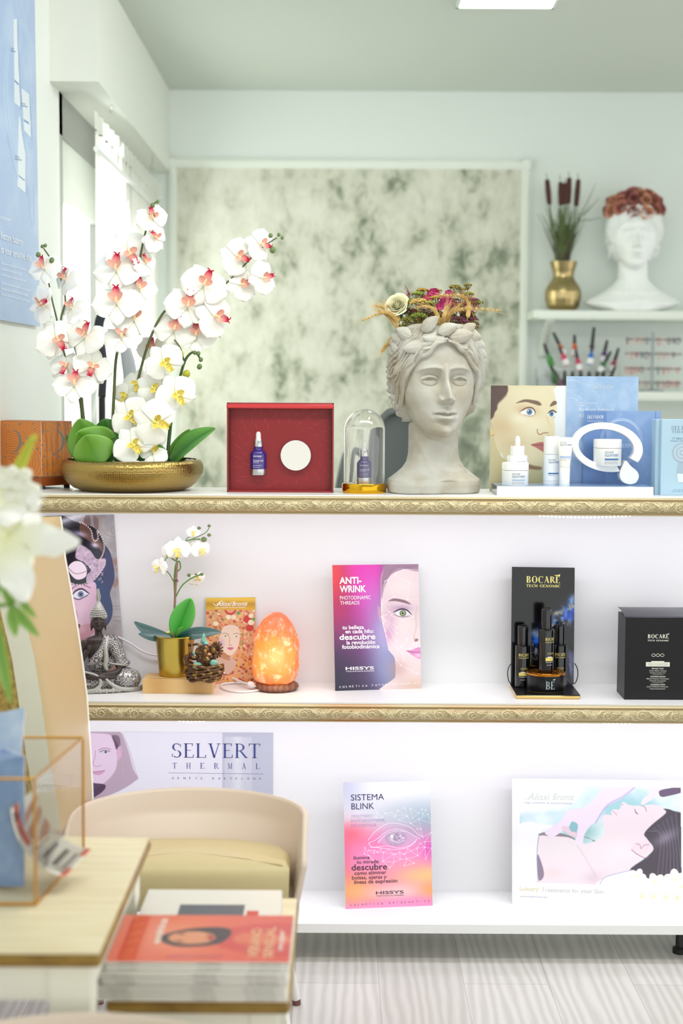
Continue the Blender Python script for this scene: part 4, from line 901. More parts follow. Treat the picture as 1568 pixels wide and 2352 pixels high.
LV = [(-48, 352, (-1, 0, .45), 46), (-30, 336, (-1, 0, -.15), 48), (-34, 366, (1, 0, .55), 50), (-12, 362, (1, 0, .35), 46), (4, 352, (1, 0, .15), 54), (-14, 346, (-1, 0, .15), 30), (22, 360, (.9, .3, .6), 44), (30, 366, (1, .6, -.4), 46), (44, 350, (.8, .8, -.55), 44), (54, 336, (.4, .8, -.9), 40), (62, 322, (.2, 1, -1), 40), (72, 306, (0, 1, -1), 34), (-58, 300, (-.6, .2, -.7), 40), (-70, 318, (-.3, .5, .5), 38), (-84, 338, (0, 1, .2), 38), (-100, 350, (0, 1, .1), 38), (84, 330, (0, 1, .3), 36), (104, 345, (0, 1, 0), 36), (-66, 345, (-.4, .6, .3), 40), (130, 350, (-1, 0, .1), 38), (160, 350, (-1, 0, .1), 38), (-130, 350, (1, 0, .1), 38), (-160, 350, (1, 0, .1), 38)]
for thd, z, dv, L_ in LV:
    m_ = MB(); p_, n_ = hp(thd, z, 2); wreath_leaf(m_, p_, n_, dv, L_ * k, L_ * .62 * k); m_.build('wreath_leaf', stone, t, ang=180, solid=.0016)
HLx, HLy = [0, 12, 25, 38, 50, 60, 70, 80, 92, 105, 125, 180], [343, 334, 318, 300, 276, 250, 222, 196, 176, 160, 150, 146]
for sg in (-1, 1):
    for row, (off, a0, a1, am, R_) in enumerate(((3, 1, 80, 4.2, 5.0), (12, 2, 88, 5.0, 5.6), (23, 4, 96, 5.6, 6.0), (35, 14, 100, 6.0, 6.2), (48, 26, 104, 6.2, 6.4), (62, 38, 110, 6.2, 6.4), (76, 50, 118, 6, 6.4), (92, 64, 126, 6, 6.4))):
        pts = []; rs = []; n_ = 34
        for j in range(n_):
            q_ = j / (n_ - 1); an = a0 + (a1 - a0) * q_; z_ = min(np.interp(an, HLx, HLy) + off * (1 + .15 * q_) + am * math.sin(q_ * (19 - row * 1.1) + row * 1.3 + sg) * min(1, q_ * 4), 352)
            rs_ = np.interp(z_, [150, 232, 256], [-16, -9, -4]); p_, _n = hp(sg * (an + 1.5 * math.sin(q_ * 13 + row)), z_, rs_ + 3.0 * math.sin(q_ * 11 + row * 2.2)); pts.append(p_); rs.append((1.2 + R_ * min(1, math.sin(PI * (.06 + q_ * .9)) * 1.5)) * k)
        MB().tube(pts, rs, 10, 2).build('hair_lock', stone, t, ang=180)
MB().T(loc=(0, .002, 356 * k)).lathe([(.0005, .003), (.055, .002), (.061, 0)], 32, False, False).build('soil', mat('dark_soil', (70, 60, 46), .95), t)

# ---- dried flowers in the planter (positions as pixels in front of / behind the rim)
RIMZ = ZT + 383 * k
ar = thing('dried_flower_arrangement', 'dried bouquet of cream rose, wheat ears, yarrow and magenta blossoms in the stone head', 'flowers', (t.location.x, d, RIMZ - .02))
Q = lambda x, y, dd=0.0: P(x, y, d + dd) - ar.location
def rose(name, c, R, nrm, m, parent, n=26, seed=0, openn=1.0, ob=None):
    r = random.Random(seed); mb = MB(); n_ = Vector(nrm).normalized(); a = Vector((1, 0, 0)) if abs(n_.x) < .8 else Vector((0, 1, 0)); e1 = (a - n_ * a.dot(n_)).normalized(); e2 = n_.cross(e1)
    for i in range(n):
        q = (i + .5) / n; rr_ = R * (.08 + .62 * q ** .8); az = i * 2.4; op = (.05 + 1.05 * q ** 1.6) * openn; hw = R * (.3 + .42 * q); hh = R * (.85 - .1 * q)
        def f(u, v, rr_=rr_, az=az, op=op, hw=hw, hh=hh, q=q):
            w = (u - .5) * 2; ang = az + w * (hw / max(rr_, R * .18)) * (.55 + .45 * math.sin(PI * min(1, v * .8 + .12)))
            rad_ = rr_ * (.35 + .65 * min(1, v * 1.6)) + op * hh * .55 * v ** 2 + R * .10 * q * max(0, v - .8) * 5 * .6
            z = -R * .55 + hh * v * (1.15 - .35 * op * v) - R * .10 * w * w * v + (0.25 * R * (1 - q)) - R * .05 * max(0, v - .85) * 6 * q
            return c + (e1 * math.cos(ang) + e2 * math.sin(ang)) * rad_ + n_ * z
        mb.grid(f, 8, 8)
    return mb.build(name, m, parent, ang=180)
cream = mat('cream_petal', (242, 238, 205), .5, sss=.15)
rose('rose', Q(912, 700, -.05), .0275, (-.3, -.85, .35), cream, ar, 26, 2, .8)
m = MB(); 
for j in range(5): a = j * 1.256; c = Q(916, 716, -.035); m.grid(lambda u, v: c + Vector((math.cos(a) * v * .022 + (u - .5) * .012 * math.sin(PI * v) * -math.sin(a), .004 + .004 * v, math.sin(a) * v * .018 + (u - .5) * .012 * math.sin(PI * v) * math.cos(a))), 4, 6)
m.build('rose_sepals', mat('dark_leaf_green', (62, 88, 44), .6), ar)
wheatm = mat('dry_wheat', (216, 186, 118), .7, noise=(60, (190, 150, 84), .4, .7)); stemm = mat('dry_stem', (176, 142, 80), .8)
def wheat(pts, L0, seed, thick=.0052):
    r = random.Random(seed); P_ = [Vector(p) for p in pts]; pp, _ = crom(P_, [0] * len(P_), 8); n = len(pp)
    st = MB().tube(pp, .0011, 6); i0 = int(n * (1 - L0)); mb = MB()
    for i in range(i0, n - 1):
        tdir = (pp[i + 1] - pp[i - 1]).normalized(); a = Vector((0, 1, 0)); s1 = tdir.cross(a).normalized(); s2 = tdir.cross(s1)
        for kx in range(6):
            an = kx * 1.047 + i * .5; o = (s1 * math.cos(an) + s2 * math.sin(an)); q = (i - i0) / (n - i0); tp = thick * (1 - .55 * q)
            c = pp[i] + o * tp * .55; dr = (tdir + o * .42).normalized(); mb.tube([c - dr * tp * .8, c, c + dr * tp * 1.25], [tp * .12, tp * .42, tp * .06], 5)
            if kx % 2 == 0 and r.random() < .8: mb.tube([c + dr * tp, c + (dr + tdir * .6).normalized() * (.018 + .018 * r.random())], [.00028, .00012], 3)
    o_ = mb.build('wheat_ear', wheatm, ar); st.build('stem', stemm, o_)
B0 = lambda x=960, y=790, dd=0: Q(x, y, dd)
wheat([B0(935, 790, -.03), Q(915, 740, -.055), Q(885, 718, -.06), Q(832, 736, -.07)], .62, 1)
wheat([B0(932, 790, -.03), Q(912, 752, -.05), Q(890, 725, -.05), Q(868, 712, -.05)], .7, 2)
wheat([B0(928, 792, -.02), Q(908, 745, -.04), Q(888, 712, -.04), Q(862, 702, -.04)], .6, 3)
wheat([B0(925, 792, -.02), Q(918, 745, -.05), Q(905, 716, -.05), Q(890, 703, -.05)], .6, 4)
wheat([B0(930, 800, -.01), Q(905, 778, -.01), Q(888, 792, -.01), Q(876, 808, -.01)], .6, 5)
wheat([B0(1005, 790, -.06), Q(1008, 740, -.085), Q(995, 710, -.09), Q(968, 703, -.09)], .68, 6)
wheat([B0(1010, 790, -.06), Q(1020, 735, -.085), Q(1060, 710, -.09), Q(1148, 714, -.09)], .66, 7)
wheat([B0(1020, 790, -.05), Q(1028, 735, -.08), Q(1036, 716, -.09), Q(1048, 708, -.09)], .7, 8)
wheat([B0(1012, 790, -.06), Q(1018, 735, -.09), Q(1022, 718, -.09), Q(1026, 704, -.09)], .7, 13)
wheat([B0(1070, 780, 0), Q(1076, 710, -.02), Q(1062, 682, -.03), Q(1010, 679, -.05)], .55, 9)
wheat([B0(1060, 790, -.02), Q(1070, 745, -.04), Q(1076, 710, -.03), Q(1072, 690, -.03)], .5, 10)
wheat([B0(1100, 782, .02), Q(1088, 730, 0), Q(1078, 700, 0), Q(1085, 684, 0)], .45, 14)
def yarrow(c, R, col, seed, stem_to=None, n=70, name='yarrow_head'):
    r = random.Random(seed); mb = MB(); c = Vector(c); stm = MB(); base = c + Vector((0, .004, -R * 1.25))
    for i in range(n):
        a = i * 2.4; q = math.sqrt((i + .5) / n); p_ = c + Vector((math.cos(a) * R * q, math.sin(a) * R * q * .8, R * .32 * (1 - q * q) + r.uniform(-.12, .12) * R)); s_ = R * r.uniform(.10, .16)
        mb.ell(p_, (s_, s_, s_ * .9), 6, 4)
        if i % 4 == 0: stm.tube([base, (base + p_) / 2 + Vector((0, 0, -R * .12)), p_], .0005, 4)
    if stem_to is not None: stm.tube([base, Vector(stem_to)], .0012, 5)
    o = mb.build(name, mat('yarrow_%d_%d_%d' % col, col, .85, noise=(120, tuple(int(v * .72) for v in col), .4, .65)), ar); stm.build('stem', mat('yarrow_stem', (150, 130, 70), .8), o)
OLV, MUS, GRN, PLM, YEL = (140, 142, 58), (196, 156, 58), (150, 168, 62), (120, 62, 78), (206, 176, 96)
for (x, y, R, c, dd) in ((934, 692, 15, OLV, -.03), (958, 676, 12, GRN, -.01), (970, 668, 12, MUS, 0), (960, 695, 18, YEL, -.05), (984, 697, 12, GRN, -.03), (1003, 685, 13, MUS, -.02), (936, 735, 14, OLV, -.05), (961, 727, 15, (134, 150, 52), -.06), (924, 752, 12, OLV, -.04), (996, 737, 17, MUS, -.05), (1045, 660, 12, (150, 140, 66), 0), (1060, 664, 9, (150, 140, 66), 0), (1074, 655, 8, (150, 140, 66), .01), (1076, 676, 10, OLV, 0), (1096, 695, 12, OLV, 0), (1050, 733, 12, PLM, -.04), (1062, 740, 13, PLM, -.04), (1085, 734, 11, PLM, -.02), (1088, 690, 10, PLM, 0), (1080, 757, 9, OLV, -.02), (1040, 700, 12, MUS, -.01), (948, 714, 8, (110, 46, 50), -.045), (982, 718, 14, (150, 130, 110), -.03), (1030, 722, 14, (150, 130, 110), -.03), (920, 770, 9, OLV, -.02), (1062, 700, 14, PLM, .02), (1006, 668, 8, MUS, .03), (1072, 722, 13, (90, 50, 66), .01), (968, 740, 14, (92, 96, 52), 0), (1000, 725, 15, (110, 84, 70), 0), (1035, 748, 14, (96, 60, 66), -.01), (940, 715, 14, (70, 80, 44), .0)):
    yarrow(Q(x, y, dd), S(R, d) * 1.18, c, x + y, Q((x + 1000) / 2 if abs(x - 1000) > 40 else x, 790, dd * .5))
r = random.Random(31)
for j in range(58):
    yarrow(Q(r.uniform(930, 1092), r.uniform(688, 762), r.uniform(-.01, .04)), S(r.uniform(9, 14), d), r.choice([PLM, OLV, (104, 76, 60), (120, 104, 60), (84, 70, 60)]), 400 + j, None, 40)
mag = mat('magenta_blossom', (178, 38, 108), .6, sss=.1); pinkd = mat('dusty_rose_blossom', (184, 74, 96), .6, sss=.1)
for (x, y, R, mm, dd, s_) in ((996, 674, 13, mag, -.01, 1), (980, 690, 13, pinkd, -.02, 2), (1024, 690, 15, mag, -.03, 3), (1010, 704, 10, mag, -.04, 4), (1030, 675, 10, mag, 0, 5), (990, 680, 12, pinkd, .02, 6), (1038, 700, 11, mag, -.01, 7)):
    mb = MB(); r = random.Random(s_); c = Q(x, y, dd); R_ = S(R, d)
    for j in range(5):
        a = j * 1.256 + s_; e1 = Vector((math.cos(a), -.4 + .5 * r.random(), math.sin(a))).normalized(); e2 = Vector((-math.sin(a), 0, math.cos(a)))
        mb.grid(lambda u, v: c + e1 * R_ * v + e2 * (u - .5) * R_ * 1.3 * math.sin(PI * min(1, v * .85 + .08)) + Vector((0, -1, 0)) * R_ * (.35 * v * v + .12 * math.sin(u * 9 + v * 5)), 8, 7)
    mb.build('blossom', mm, ar, ang=180)
twm = mat('burgundy_twig', (140, 48, 74), .7)
r = random.Random(8)
for (x, y, tx, ty, dd) in ((938, 690, 930, 654, 0), (940, 688, 936, 668, 0), (1060, 720, 1045, 690, -.03), (1070, 720, 1060, 684, -.03), (1080, 715, 1090, 690, -.02), (1075, 720, 1100, 705, -.03), (1050, 715, 1035, 690, -.05), (1065, 710, 1080, 680, -.03)):
    mb = MB(); a, b = Q(x, y, dd), Q(tx, ty, dd); mb.tube([a, (a + b) / 2 + Vector((.003, 0, 0)), b], [.0011, .0008, .0005], 5, 4)
    for j in range(9):
        q = a.lerp(b, .25 + .75 * r.random()); mb.tube([q, q + Vector((r.uniform(-1, 1), r.uniform(-.5, .5), r.uniform(0, 1))) * .009], [.0006, .0004], 4)
    mb.build('twig', twm, ar)
mb = MB()
for j in range(60):
    x, y = r.uniform(925, 1080), r.uniform(725, 790); c = Q(x, y, r.uniform(-.02, .04)); a = r.uniform(0, 6)
    mb.grid(lambda u, v: c + Vector((math.cos(a) * v * .022 + (u - .5) * .012 * math.sin(PI * v), (u - .5) * .01, math.sin(a) * v * .02)), 3, 4)
mb.build('filler_leaves', mat('dark_filler_leaf', (66, 70, 42), .8), ar)['kind'] = 'stuff'
# ================================================================ orchids
petm = mat('orchid_petal', rough=.55, vcol=True, sss=.12); lipm = mat('orchid_lip', rough=.45, vcol=True, sss=.1)
stemg = mat('orchid_stem', (92, 104, 62), .55); budm = mat('green_bud', (104, 126, 72), .5); darkst = mat('dark_twig', (84, 78, 62), .6)
def petal(mb, ang, L_, W_, back=0.0, cup=.12, base=(222, 224, 120), tipc=(246, 245, 238), narrow=.2, bk=1.0, lift=0.0, wav=0.0):
    ca, sa = math.cos(ang), math.sin(ang); B = np.array(lin(base)); Tc = np.array(lin(tipc))
    def f(u, v):
        w = (math.sin(PI * min(1, v * .97 + .03) ** .82) ** .62) * (narrow + (1 - narrow) * min(1, v * 2.2)); x = (u - .5) * W_ * w; y = L_ * v
        z = lift - back * L_ * v * v + cup * L_ * (v * 1.2) * (1 - (2 * u - 1) ** 2 * 1.6) * .6 + wav * L_ * math.sin(u * 7 + v * 4) * v * .25 - .015 * L_ * math.exp(-((u - .5) * 12) ** 2)
        return (ca * y - sa * x, sa * y + ca * x, z)
    def c(u, v):
        q = max(0, 1 - v / .55) ** 1.4 * bk * (1 - abs(2 * u - 1) * .5); return tuple(Tc * (1 - q) + B * q)
    mb.grid(f, 12, 14, c)
def flower_proto(name, kind, openn=1.0, seed=0):
    r = random.Random(seed); mb = MB(); rd = rad
    by = (228, 226, 120) if kind == 'pink' else (236, 232, 140)
    petal(mb, rd(90), 1.0, .78, .12 * openn, .10, by, lift=-.02, bk=.6)                 # dorsal sepal
    petal(mb, rd(218), .98, .74, .14 * openn, .10, by, lift=-.02, bk=1.0); petal(mb, rd(322), .98, .74, .14 * openn, .10, by, lift=-.02, bk=1.0)
    petal(mb, rd(8 + r.uniform(-4, 6)), 1.06, 1.30, .08 * openn, .10, (248, 244, 230), lift=.04, narrow=.34, bk=.3, wav=.05); petal(mb, rd(172 + r.uniform(-6, 4)), 1.06, 1.30, .08 * openn, .10, (248, 244, 230), lift=.04, narrow=.34, bk=.3, wav=-.05)
    f = mb.build(name, petm, None, ang=180)
    lp = MB()
    if kind == 'pink': A, B_, C_ = (246, 190, 170), (200, 14, 70), (250, 224, 186)
    elif kind == 'yellow': A, B_, C_ = (240, 226, 110), (238, 222, 96), (244, 236, 150)
    else: A, B_, C_ = (250, 236, 150), (250, 214, 90), (250, 240, 190)
    A, B_, C_ = [np.array(lin(x)) for x in (A, B_, C_)]; red = np.array(lin((200, 60, 50)))
    def spots(u, v):
        if kind != 'yellow': return 0
        return 1.0 if (math.sin(u * 31 + v * 9) * math.sin(v * 37 + u * 5)) > .45 and abs(u - .5) < .34 else 0
    def lobe(a0, L_, W_, tiltz, curl, tipcol, lft=.1):
        ca, sa = math.cos(a0), math.sin(a0)
        def g(u, v):
            w = math.sin(PI * min(1, .1 + v * .86)) ** .6; x = (u - .5) * W_ * w; y = L_ * v; z = lft + tiltz * v - curl * v * v + .10 * (2 * u - 1) ** 2 * (1 - v * .5)
            return (ca * y - sa * x, sa * y + ca * x, z)
        def c(u, v):
            q = min(1, max(0, (v - .15) * 1.5)); k_ = A * (1 - q) + tipcol * q; return tuple(k_ * (1 - .75 * spots(u, v)) + red * .75 * spots(u, v))
        lp.grid(g, 10, 10, c)
    lobe(rd(270), .60, .34, .42, .30, B_, .12); lobe(rd(200), .32, .28, .50, .1, A * .8 + B_ * .2, .12); lobe(rd(340), .32, .28, .50, .1, A * .8 + B_ * .2, .12)
    for sx in (-1, 1):   # whiskers
        lp.col = tuple(B_); lp.tube([(0.02 * sx, -.50, .24), (.07 * sx, -.60, .30), (.13 * sx, -.60, .40), (.12 * sx, -.54, .46)], [.035, .03, .02, .01], 5, 2)
    lp.col = tuple(C_); lp.ell((0, .04, .20), (.085, .11, .13), 10, 7); lp.ell((0, -.10, .22), (.10, .09, .07), 8, 6)
    l = lp.build('lip', lipm, f, ang=180); return f
def frame_to(n, up):
    n = Vector(n).normalized(); up = Vector(up); y = (up - n * up.dot(n)).normalized(); x = y.cross(n); return Matrix(((x.x, y.x, n.x), (x.y, y.y, n.y), (x.z, y.z, n.z))).to_4x4()
def place_flower(proto, root, pos, R, n, roll, first):
    # n: facing direction (x right, y away, z up); roll: image angle of the dorsal sepal, degrees from up, clockwise
    a = rad(roll); M = Matrix.Translation(pos) @ frame_to(n, (math.sin(a), 0, math.cos(a))) @ Matrix.Scale(R, 4)
    if first: proto.parent = root; proto.matrix_local = M; return proto
    return dup_at(proto, M, root)
used_proto = {}
def flowers(root, d, lst, kind, name='orchid_flower'):
    protos = [flower_proto(name, kind, 1.0, 1), flower_proto(name, kind, 1.9, 2), flower_proto(name, kind, .1, 3)]; used = [False] * 3; out = []
    for i, (x, y, R, dd, nx, nz, roll) in enumerate(lst):
        k_ = i % 3; pos = P(x, y, d + dd) - root.location; n = (nx, -1, nz)
        out.append(place_flower(protos[k_], root, pos, S(R, d), n, roll, not used[k_])); used[k_] = True
    for p_, u_ in zip(protos, used):
        if not u_:
            for c_ in list(p_.children): bpy.data.objects.remove(c_)
            bpy.data.objects.remove(p_)
    return out
def leafblade(mb, p0, p1, side, W_, droop=.0, fold=.22, bulge=None, n=22, cm=(46, 104, 30), ce=(96, 158, 52), up=(0, 0, 1)):
    p0, p1 = Vector(p0), Vector(p1); ax = p1 - p0; L_ = ax.length; t = ax.normalized(); s_ = Vector(side).normalized(); s_ = (s_ - t * s_.dot(t)).normalized(); nn = t.cross(s_)
    A, B_ = np.array(lin(cm)), np.array(lin(ce))
    def f(u, v):
        w = W_ * (math.sin(PI * min(1, (.06 + v * .93)) ** .9) ** .7) * .5; x = 2 * u - 1
        return p0 + t * (L_ * v) + s_ * (x * w) + nn * (fold * w * x * x + droop * L_ * 4 * v * (1 - v)) + Vector(up) * 0
    def c(u, v):
        q = min(1, abs(2 * u - 1) * 1.2) * .6 + .4 * v; q = q * (0.25 if abs(u - .5) < .03 else 1); return tuple(A * (1 - q) + B_ * q)
    mb.grid(f, 14, n, c)
leafm = mat('orchid_leaf', rough=.32, vcol=True, coat=.15)
dO = 3.56
# ---- big arrangement
C0 = P(304, 1133, 3.60); C0.z = ZT
OB = thing('orchid_arrangement', 'large white orchid arrangement with pink and yellow lips in a wide hammered gold bowl', 'orchid', (C0.x, 3.60, ZT)); k = S(1, 3.60)
gb = mat('hammered_gold', (170, 144, 84), .27, 1.0); nt = gb.node_tree; b = nt.nodes['Principled BSDF']; L = nt.links.new
tc = nt.nodes.new('ShaderNodeTexCoord'); sp = nt.nodes.new('ShaderNodeSeparateXYZ'); L(tc.outputs['Object'], sp.inputs[0])
at = nt.nodes.new('ShaderNodeMath'); at.operation = 'ARCTAN2'; L(sp.outputs[1], at.inputs[0]); L(sp.outputs[0], at.inputs[1])
cb = nt.nodes.new('ShaderNodeCombineXYZ'); mu = nt.nodes.new('ShaderNodeMath'); mu.operation = 'MULTIPLY'; mu.inputs[1].default_value = .165; L(at.outputs[0], mu.inputs[0]); L(mu.outputs[0], cb.inputs[0]); L(sp.outputs[2], cb.inputs[1])
vo = nt.nodes.new('ShaderNodeTexVoronoi'); vo.inputs['Scale'].default_value = 210; vo.inputs['Randomness'].default_value = .35; L(cb.outputs[0], vo.inputs['Vector'])
bu = nt.nodes.new('ShaderNodeBump'); bu.inputs['Strength'].default_value = .6; bu.inputs['Distance'].default_value = .0014; L(vo.outputs['Distance'], bu.inputs['Height']); L(bu.outputs[0], b.inputs['Normal'])
prof = [(112, 0), (120, 1.5), (134, 7), (146, 16), (156, 28), (162, 40), (163.5, 52), (161, 62), (156, 68.5), (150, 71), (147, 70.5), (148, 68), (152, 60), (154, 45), (146, 25), (130, 12), (60, 9)]
MB().T(sc=k).lathe(prof, 96).build('bowl', gb, OB, ang=60)
MB().T(sc=k).lathe([(152, 58), (.5, 60)], 48, False, False).build('moss_fill', mat('dark_moss', (58, 62, 46), .95), OB)
r = random.Random(5); pebm = mat('white_pebble', (226, 226, 218), .5)
for j in range(34):
    a = r.uniform(0, 2 * PI); q = r.uniform(40, 142); s_ = r.uniform(7, 12); MB().ell((q * math.cos(a) * k, q * math.sin(a) * k, (64 + r.uniform(0, 3)) * k), (s_ * k, s_ * .8 * k, s_ * .62 * k), 10, 7, (0, 0, r.random() * 3)).build('pebble', pebm, OB)
W_ = lambda x, y, dd=0.0: P(x, y, dO + dd) - OB.location
def stem(pts, r0, r1, m_=stemg, parent=OB):
    mb = MB(); n = len(pts); mb.tube([W_(*p) for p in pts], [S(r0 + (r1 - r0) * i / (n - 1), dO) for i in range(n)], 8, 6); return mb.build('stem', m_, parent, ang=180)
stem([(203, 1064, .03), (197, 1000, .02), (190, 940, .02), (185, 880, .02), (180, 830, .03), (165, 780, .03), (140, 740, .02), (150, 690, .02), (140, 640, .02), (120, 600, .02), (100, 570, .01)], 3.6, 1.6)
stem([(194, 1064, .035), (190, 1000, .03), (185, 930, .03), (170, 870, .03), (150, 820, .03), (132, 740, .03), (120, 690, .03), (112, 650, .03)], 3.2, 1.6)
stem([(255, 1064, .04), (258, 985, .04), (262, 900, .04), (268, 815, .04), (290, 750, .04), (310, 690, .04), (315, 640, .03), (322, 590, .02), (330, 550, .01), (340, 510, 0), (352, 470, 0), (366, 462, 0)], 4.0, 1.5)
stem([(300, 1060, .05), (312, 905, .05), (328, 830, .04), (346, 775, .03), (366, 732, .02), (388, 708, .02), (430, 702, .02), (480, 690, .02), (520, 650, .01), (560, 610, 0), (600, 570, 0), (636, 546, 0)], 3.6, 1.4)
stem([(383, 1064, 0), (390, 990, 0), (397, 930, 0), (410, 880, 0), (424, 830, 0), (440, 810, 0), (452, 812, 0), (460, 826, 0)], 4.4, 2.0, mat('dark_green_stem', (66, 92, 44), .5))
stem([(424, 836, 0), (414, 800, .01), (400, 780, .01)], 2.2, 1.6)
pk = [(102, 614, 40, 0, -.35, .25, 170), (152, 640, 38, .01, -.9, .3, 200), (98, 700, 44, 0, -.7, .1, 262), (166, 706, 34, .01, -.8, .5, 190), (131, 779, 50, 0, .25, .15, 330), (198, 772, 50, -.01, -.4, .3, 200), (212, 842, 46, 0, .3, .3, 20), (154, 842, 42, .01, -.1, .5, 10), (172, 884, 50, -.02, 0, .75, 182),
      (348, 500, 38, 0, .5, .1, 160), (356, 548, 34, .01, .9, .1, 120), (296, 580, 54, .02, .2, .1, 330), (332, 604, 32, .02, .9, .3, 150), (268, 618, 54, .01, -.1, .35, 185), (318, 662, 44, .03, .5, .3, 175), (268, 694, 56, 0, 0, .4, 178), (308, 732, 50, .02, .2, .5, 190), (280, 776, 46, .01, 0, .9, 180),
      (598, 562, 38, 0, .5, .2, 285), (546, 590, 44, 0, .2, .1, 290), (604, 638, 38, 0, .5, 0, 255), (556, 654, 38, .01, .2, .1, 250), (470, 652, 54, 0, .1, .1, 205), (432, 702, 54, .01, .1, .2, 190), (494, 728, 50, .01, .5, .1, 285), (402, 756, 50, .02, 0, .2, 200), (450, 770, 46, .03, .1, .4, 180), (352, 800, 40, .06, -.2, .1, 180)]
flowers(OB, dO, pk, 'pink')
ye = [(377, 832, 46, -.03, .1, .1, 320), (352, 892, 42, -.01, .1, .1, 300), (404, 905, 48, -.04, .25, .1, 330), (299, 956, 48, -.04, -.1, .2, 310), (357, 970, 54, -.07, .1, .1, 290), (306, 1022, 48, -.07, 0, .3, 320), (352, 1040, 34, -.05, .2, .7, 200), (318, 880, 38, .05, -.2, .2, 0), (292, 908, 34, .05, -.3, .2, 30), (318, 940, 36, .04, 0, .2, 0)]
flowers(OB, dO, ye, 'yellow', 'yellow_lipped_flower')
ybud = mat('yellow_green_bud', (178, 180, 40), .4)
for (x, y, R, mm) in ((412, 815, 9.5, ybud), (428, 859, 8.5, ybud), (88, 585, 5.5, budm), (119, 598, 6, budm), (97, 566, 4, budm), (104, 564, 4, budm), (350, 472, 5.5, budm), (362, 463, 4, budm), (354, 494, 5, budm), (621, 541, 5, budm), (626, 574, 7, budm), (640, 539, 4, budm), (648, 546, 4, budm), (455, 812, 5, budm), (461, 826, 5, budm), (458, 842, 6, budm), (447, 810, 4.5, budm)):
    s_ = S(R, dO); MB().ell(W_(x, y, -.005), (s_, s_, s_ * 1.15), 12, 8, (0, rad(20), 0)).build('bud', mm, OB)
lf = [((255, 1062, -.01), (178, 992, -.04), (.6, 0, 1), 108, (74, 138, 36), (122, 176, 64)), ((216, 1064, 0), (182, 962, .0), (1, .2, .1), 92, (84, 140, 40), (112, 164, 56)), ((262, 1064, .03), (240, 962, .04), (1, 0, .1), 118, (56, 116, 40), (74, 138, 58)), ((226, 1068, -.06), (196, 1000, -.075), (1, 0, .3), 96, (92, 150, 44), (128, 178, 70)), ((252, 1066, -.02), (296, 1004, -.02), (.7, 0, -.5), 70, (44, 92, 26), (66, 120, 36)), ((200, 1050, 0), (152, 1002, .02), (.5, 0, 1), 44, (40, 84, 26), (62, 110, 34)),
      ((392, 1064, -.01), (494, 984, -.02), (.5, .5, 1), 62, (44, 104, 34), (96, 158, 60)), ((386, 1066, 0), (436, 986, .01), (1, 0, .2), 40, (60, 122, 36), (110, 166, 60)), ((378, 1066, 0), (350, 1010, .02), (1, 0, .3), 34, (70, 130, 40), (110, 160, 60)), ((330, 1066, .02), (318, 1008, .04), (1, 0, .3), 56, (36, 84, 30), (60, 110, 40)), ((300, 1066, -.05), (262, 1030, -.06), (.5, 0, 1), 44, (40, 88, 26), (60, 108, 34))]
for a_, b_, sd, wpx, c1, c2 in lf:
    mb = MB(); leafblade(mb, W_(*a_), W_(*b_), sd, S(wpx, dO), .08, .25, cm=c1, ce=c2); mb.build('leaf', leafm, OB, ang=180, solid=.0015)

# ---- small orchid on the middle shelf, with its bamboo block
d2 = ON(418, 1592, Z2).y
bamboo = wood('bamboo', (222, 184, 124), (204, 160, 98), (1, 1, 40), 1.0, .45, 3.5)
a, b_ = ON(327, 1593, Z2), ON(487, 1597, Z2); yb_ = a.y + .075
bt = thing('bamboo_block', 'low light bamboo display block under the potted orchid', 'block', ((a.x + b_.x) / 2, a.y, Z2)); hb = P(330, 1560, a.y).z - Z2
MB().box(a.x, b_.x, a.y, a.y + .078, Z2, Z2 + hb).build('block', bamboo, bt, world=True, smooth=False, bevel=.001)
MB().box(a.x + .014, b_.x - .05, a.y + .004, a.y + .0055, Z2 + hb - .0002, Z2 + hb + .0002).build('groove', mat('dark_groove', (120, 82, 44), .7), bt, world=True, smooth=False)
zb_ = Z2 + hb; pc = ON(402, 1556, zb_); dP = pc.y + .032; k2 = S(1, dP)
PO = thing('potted_orchid', 'small white orchid with dark leaves in a tapered brushed gold pot', 'orchid', (P(402, 1556, dP).x, dP, zb_ + .0002))
bg = mat('brushed_gold', (196, 174, 84), .3, 1.0)
MB().T(sc=k2).lathe([(35, 0), (36.5, 1), (37, 4), (45.5, 90), (47.5, 92), (47.5, 94), (45.5, 94.5), (44, 92), (42, 70)], 64).build('pot', bg, PO)
MB().T(sc=k2).lathe([(43, 84), (.5, 85)], 32, False, False).build('soil', mat('dark_soil', (70, 60, 46), .95), PO)
V_ = lambda x, y, dd=0.0: P(x, y, dP + dd) - PO.location
twig = mat('brown_twig', (148, 112, 96), .7)
mb = MB(); mb.tube([V_(398, 1470), V_(400, 1420), (V_(402, 1370)), V_(407, 1290)], [S(2.6, dP)] * 4, 8, 5); mb.build('support_stick', twig, PO)
gst = mat('fresh_green_stem', (96, 136, 62), .5)
for pts, r0 in (([(400, 1468), (401, 1380), (400, 1330), (404, 1295), (412, 1290), (414, 1305), (408, 1312)], 1.7), ([(404, 1290), (420, 1250), (436, 1240), (460, 1238)], 1.5), ([(436, 1240), (470, 1225), (480, 1212)], 1.0), ([(404, 1370), (418, 1345), (440, 1328), (466, 1318)], 1.6), ([(398, 1335), (390, 1320), (381, 1310)], 1.2), ([(405, 1290), (385, 1280), (372, 1300)], 1.2), ([(425, 1248), (428, 1238), (440, 1230)], 1.0)):
    MB().tube([V_(*p) for p in pts], S(r0, dP), 6, 5).build('stem', gst, PO)
MB().tube([V_(396, 1332, -.004), V_(406, 1330, -.006), V_(408, 1336, 0), V_(398, 1338, .004)], S(1.2, dP), 6, 3).build('tie', twig, PO)
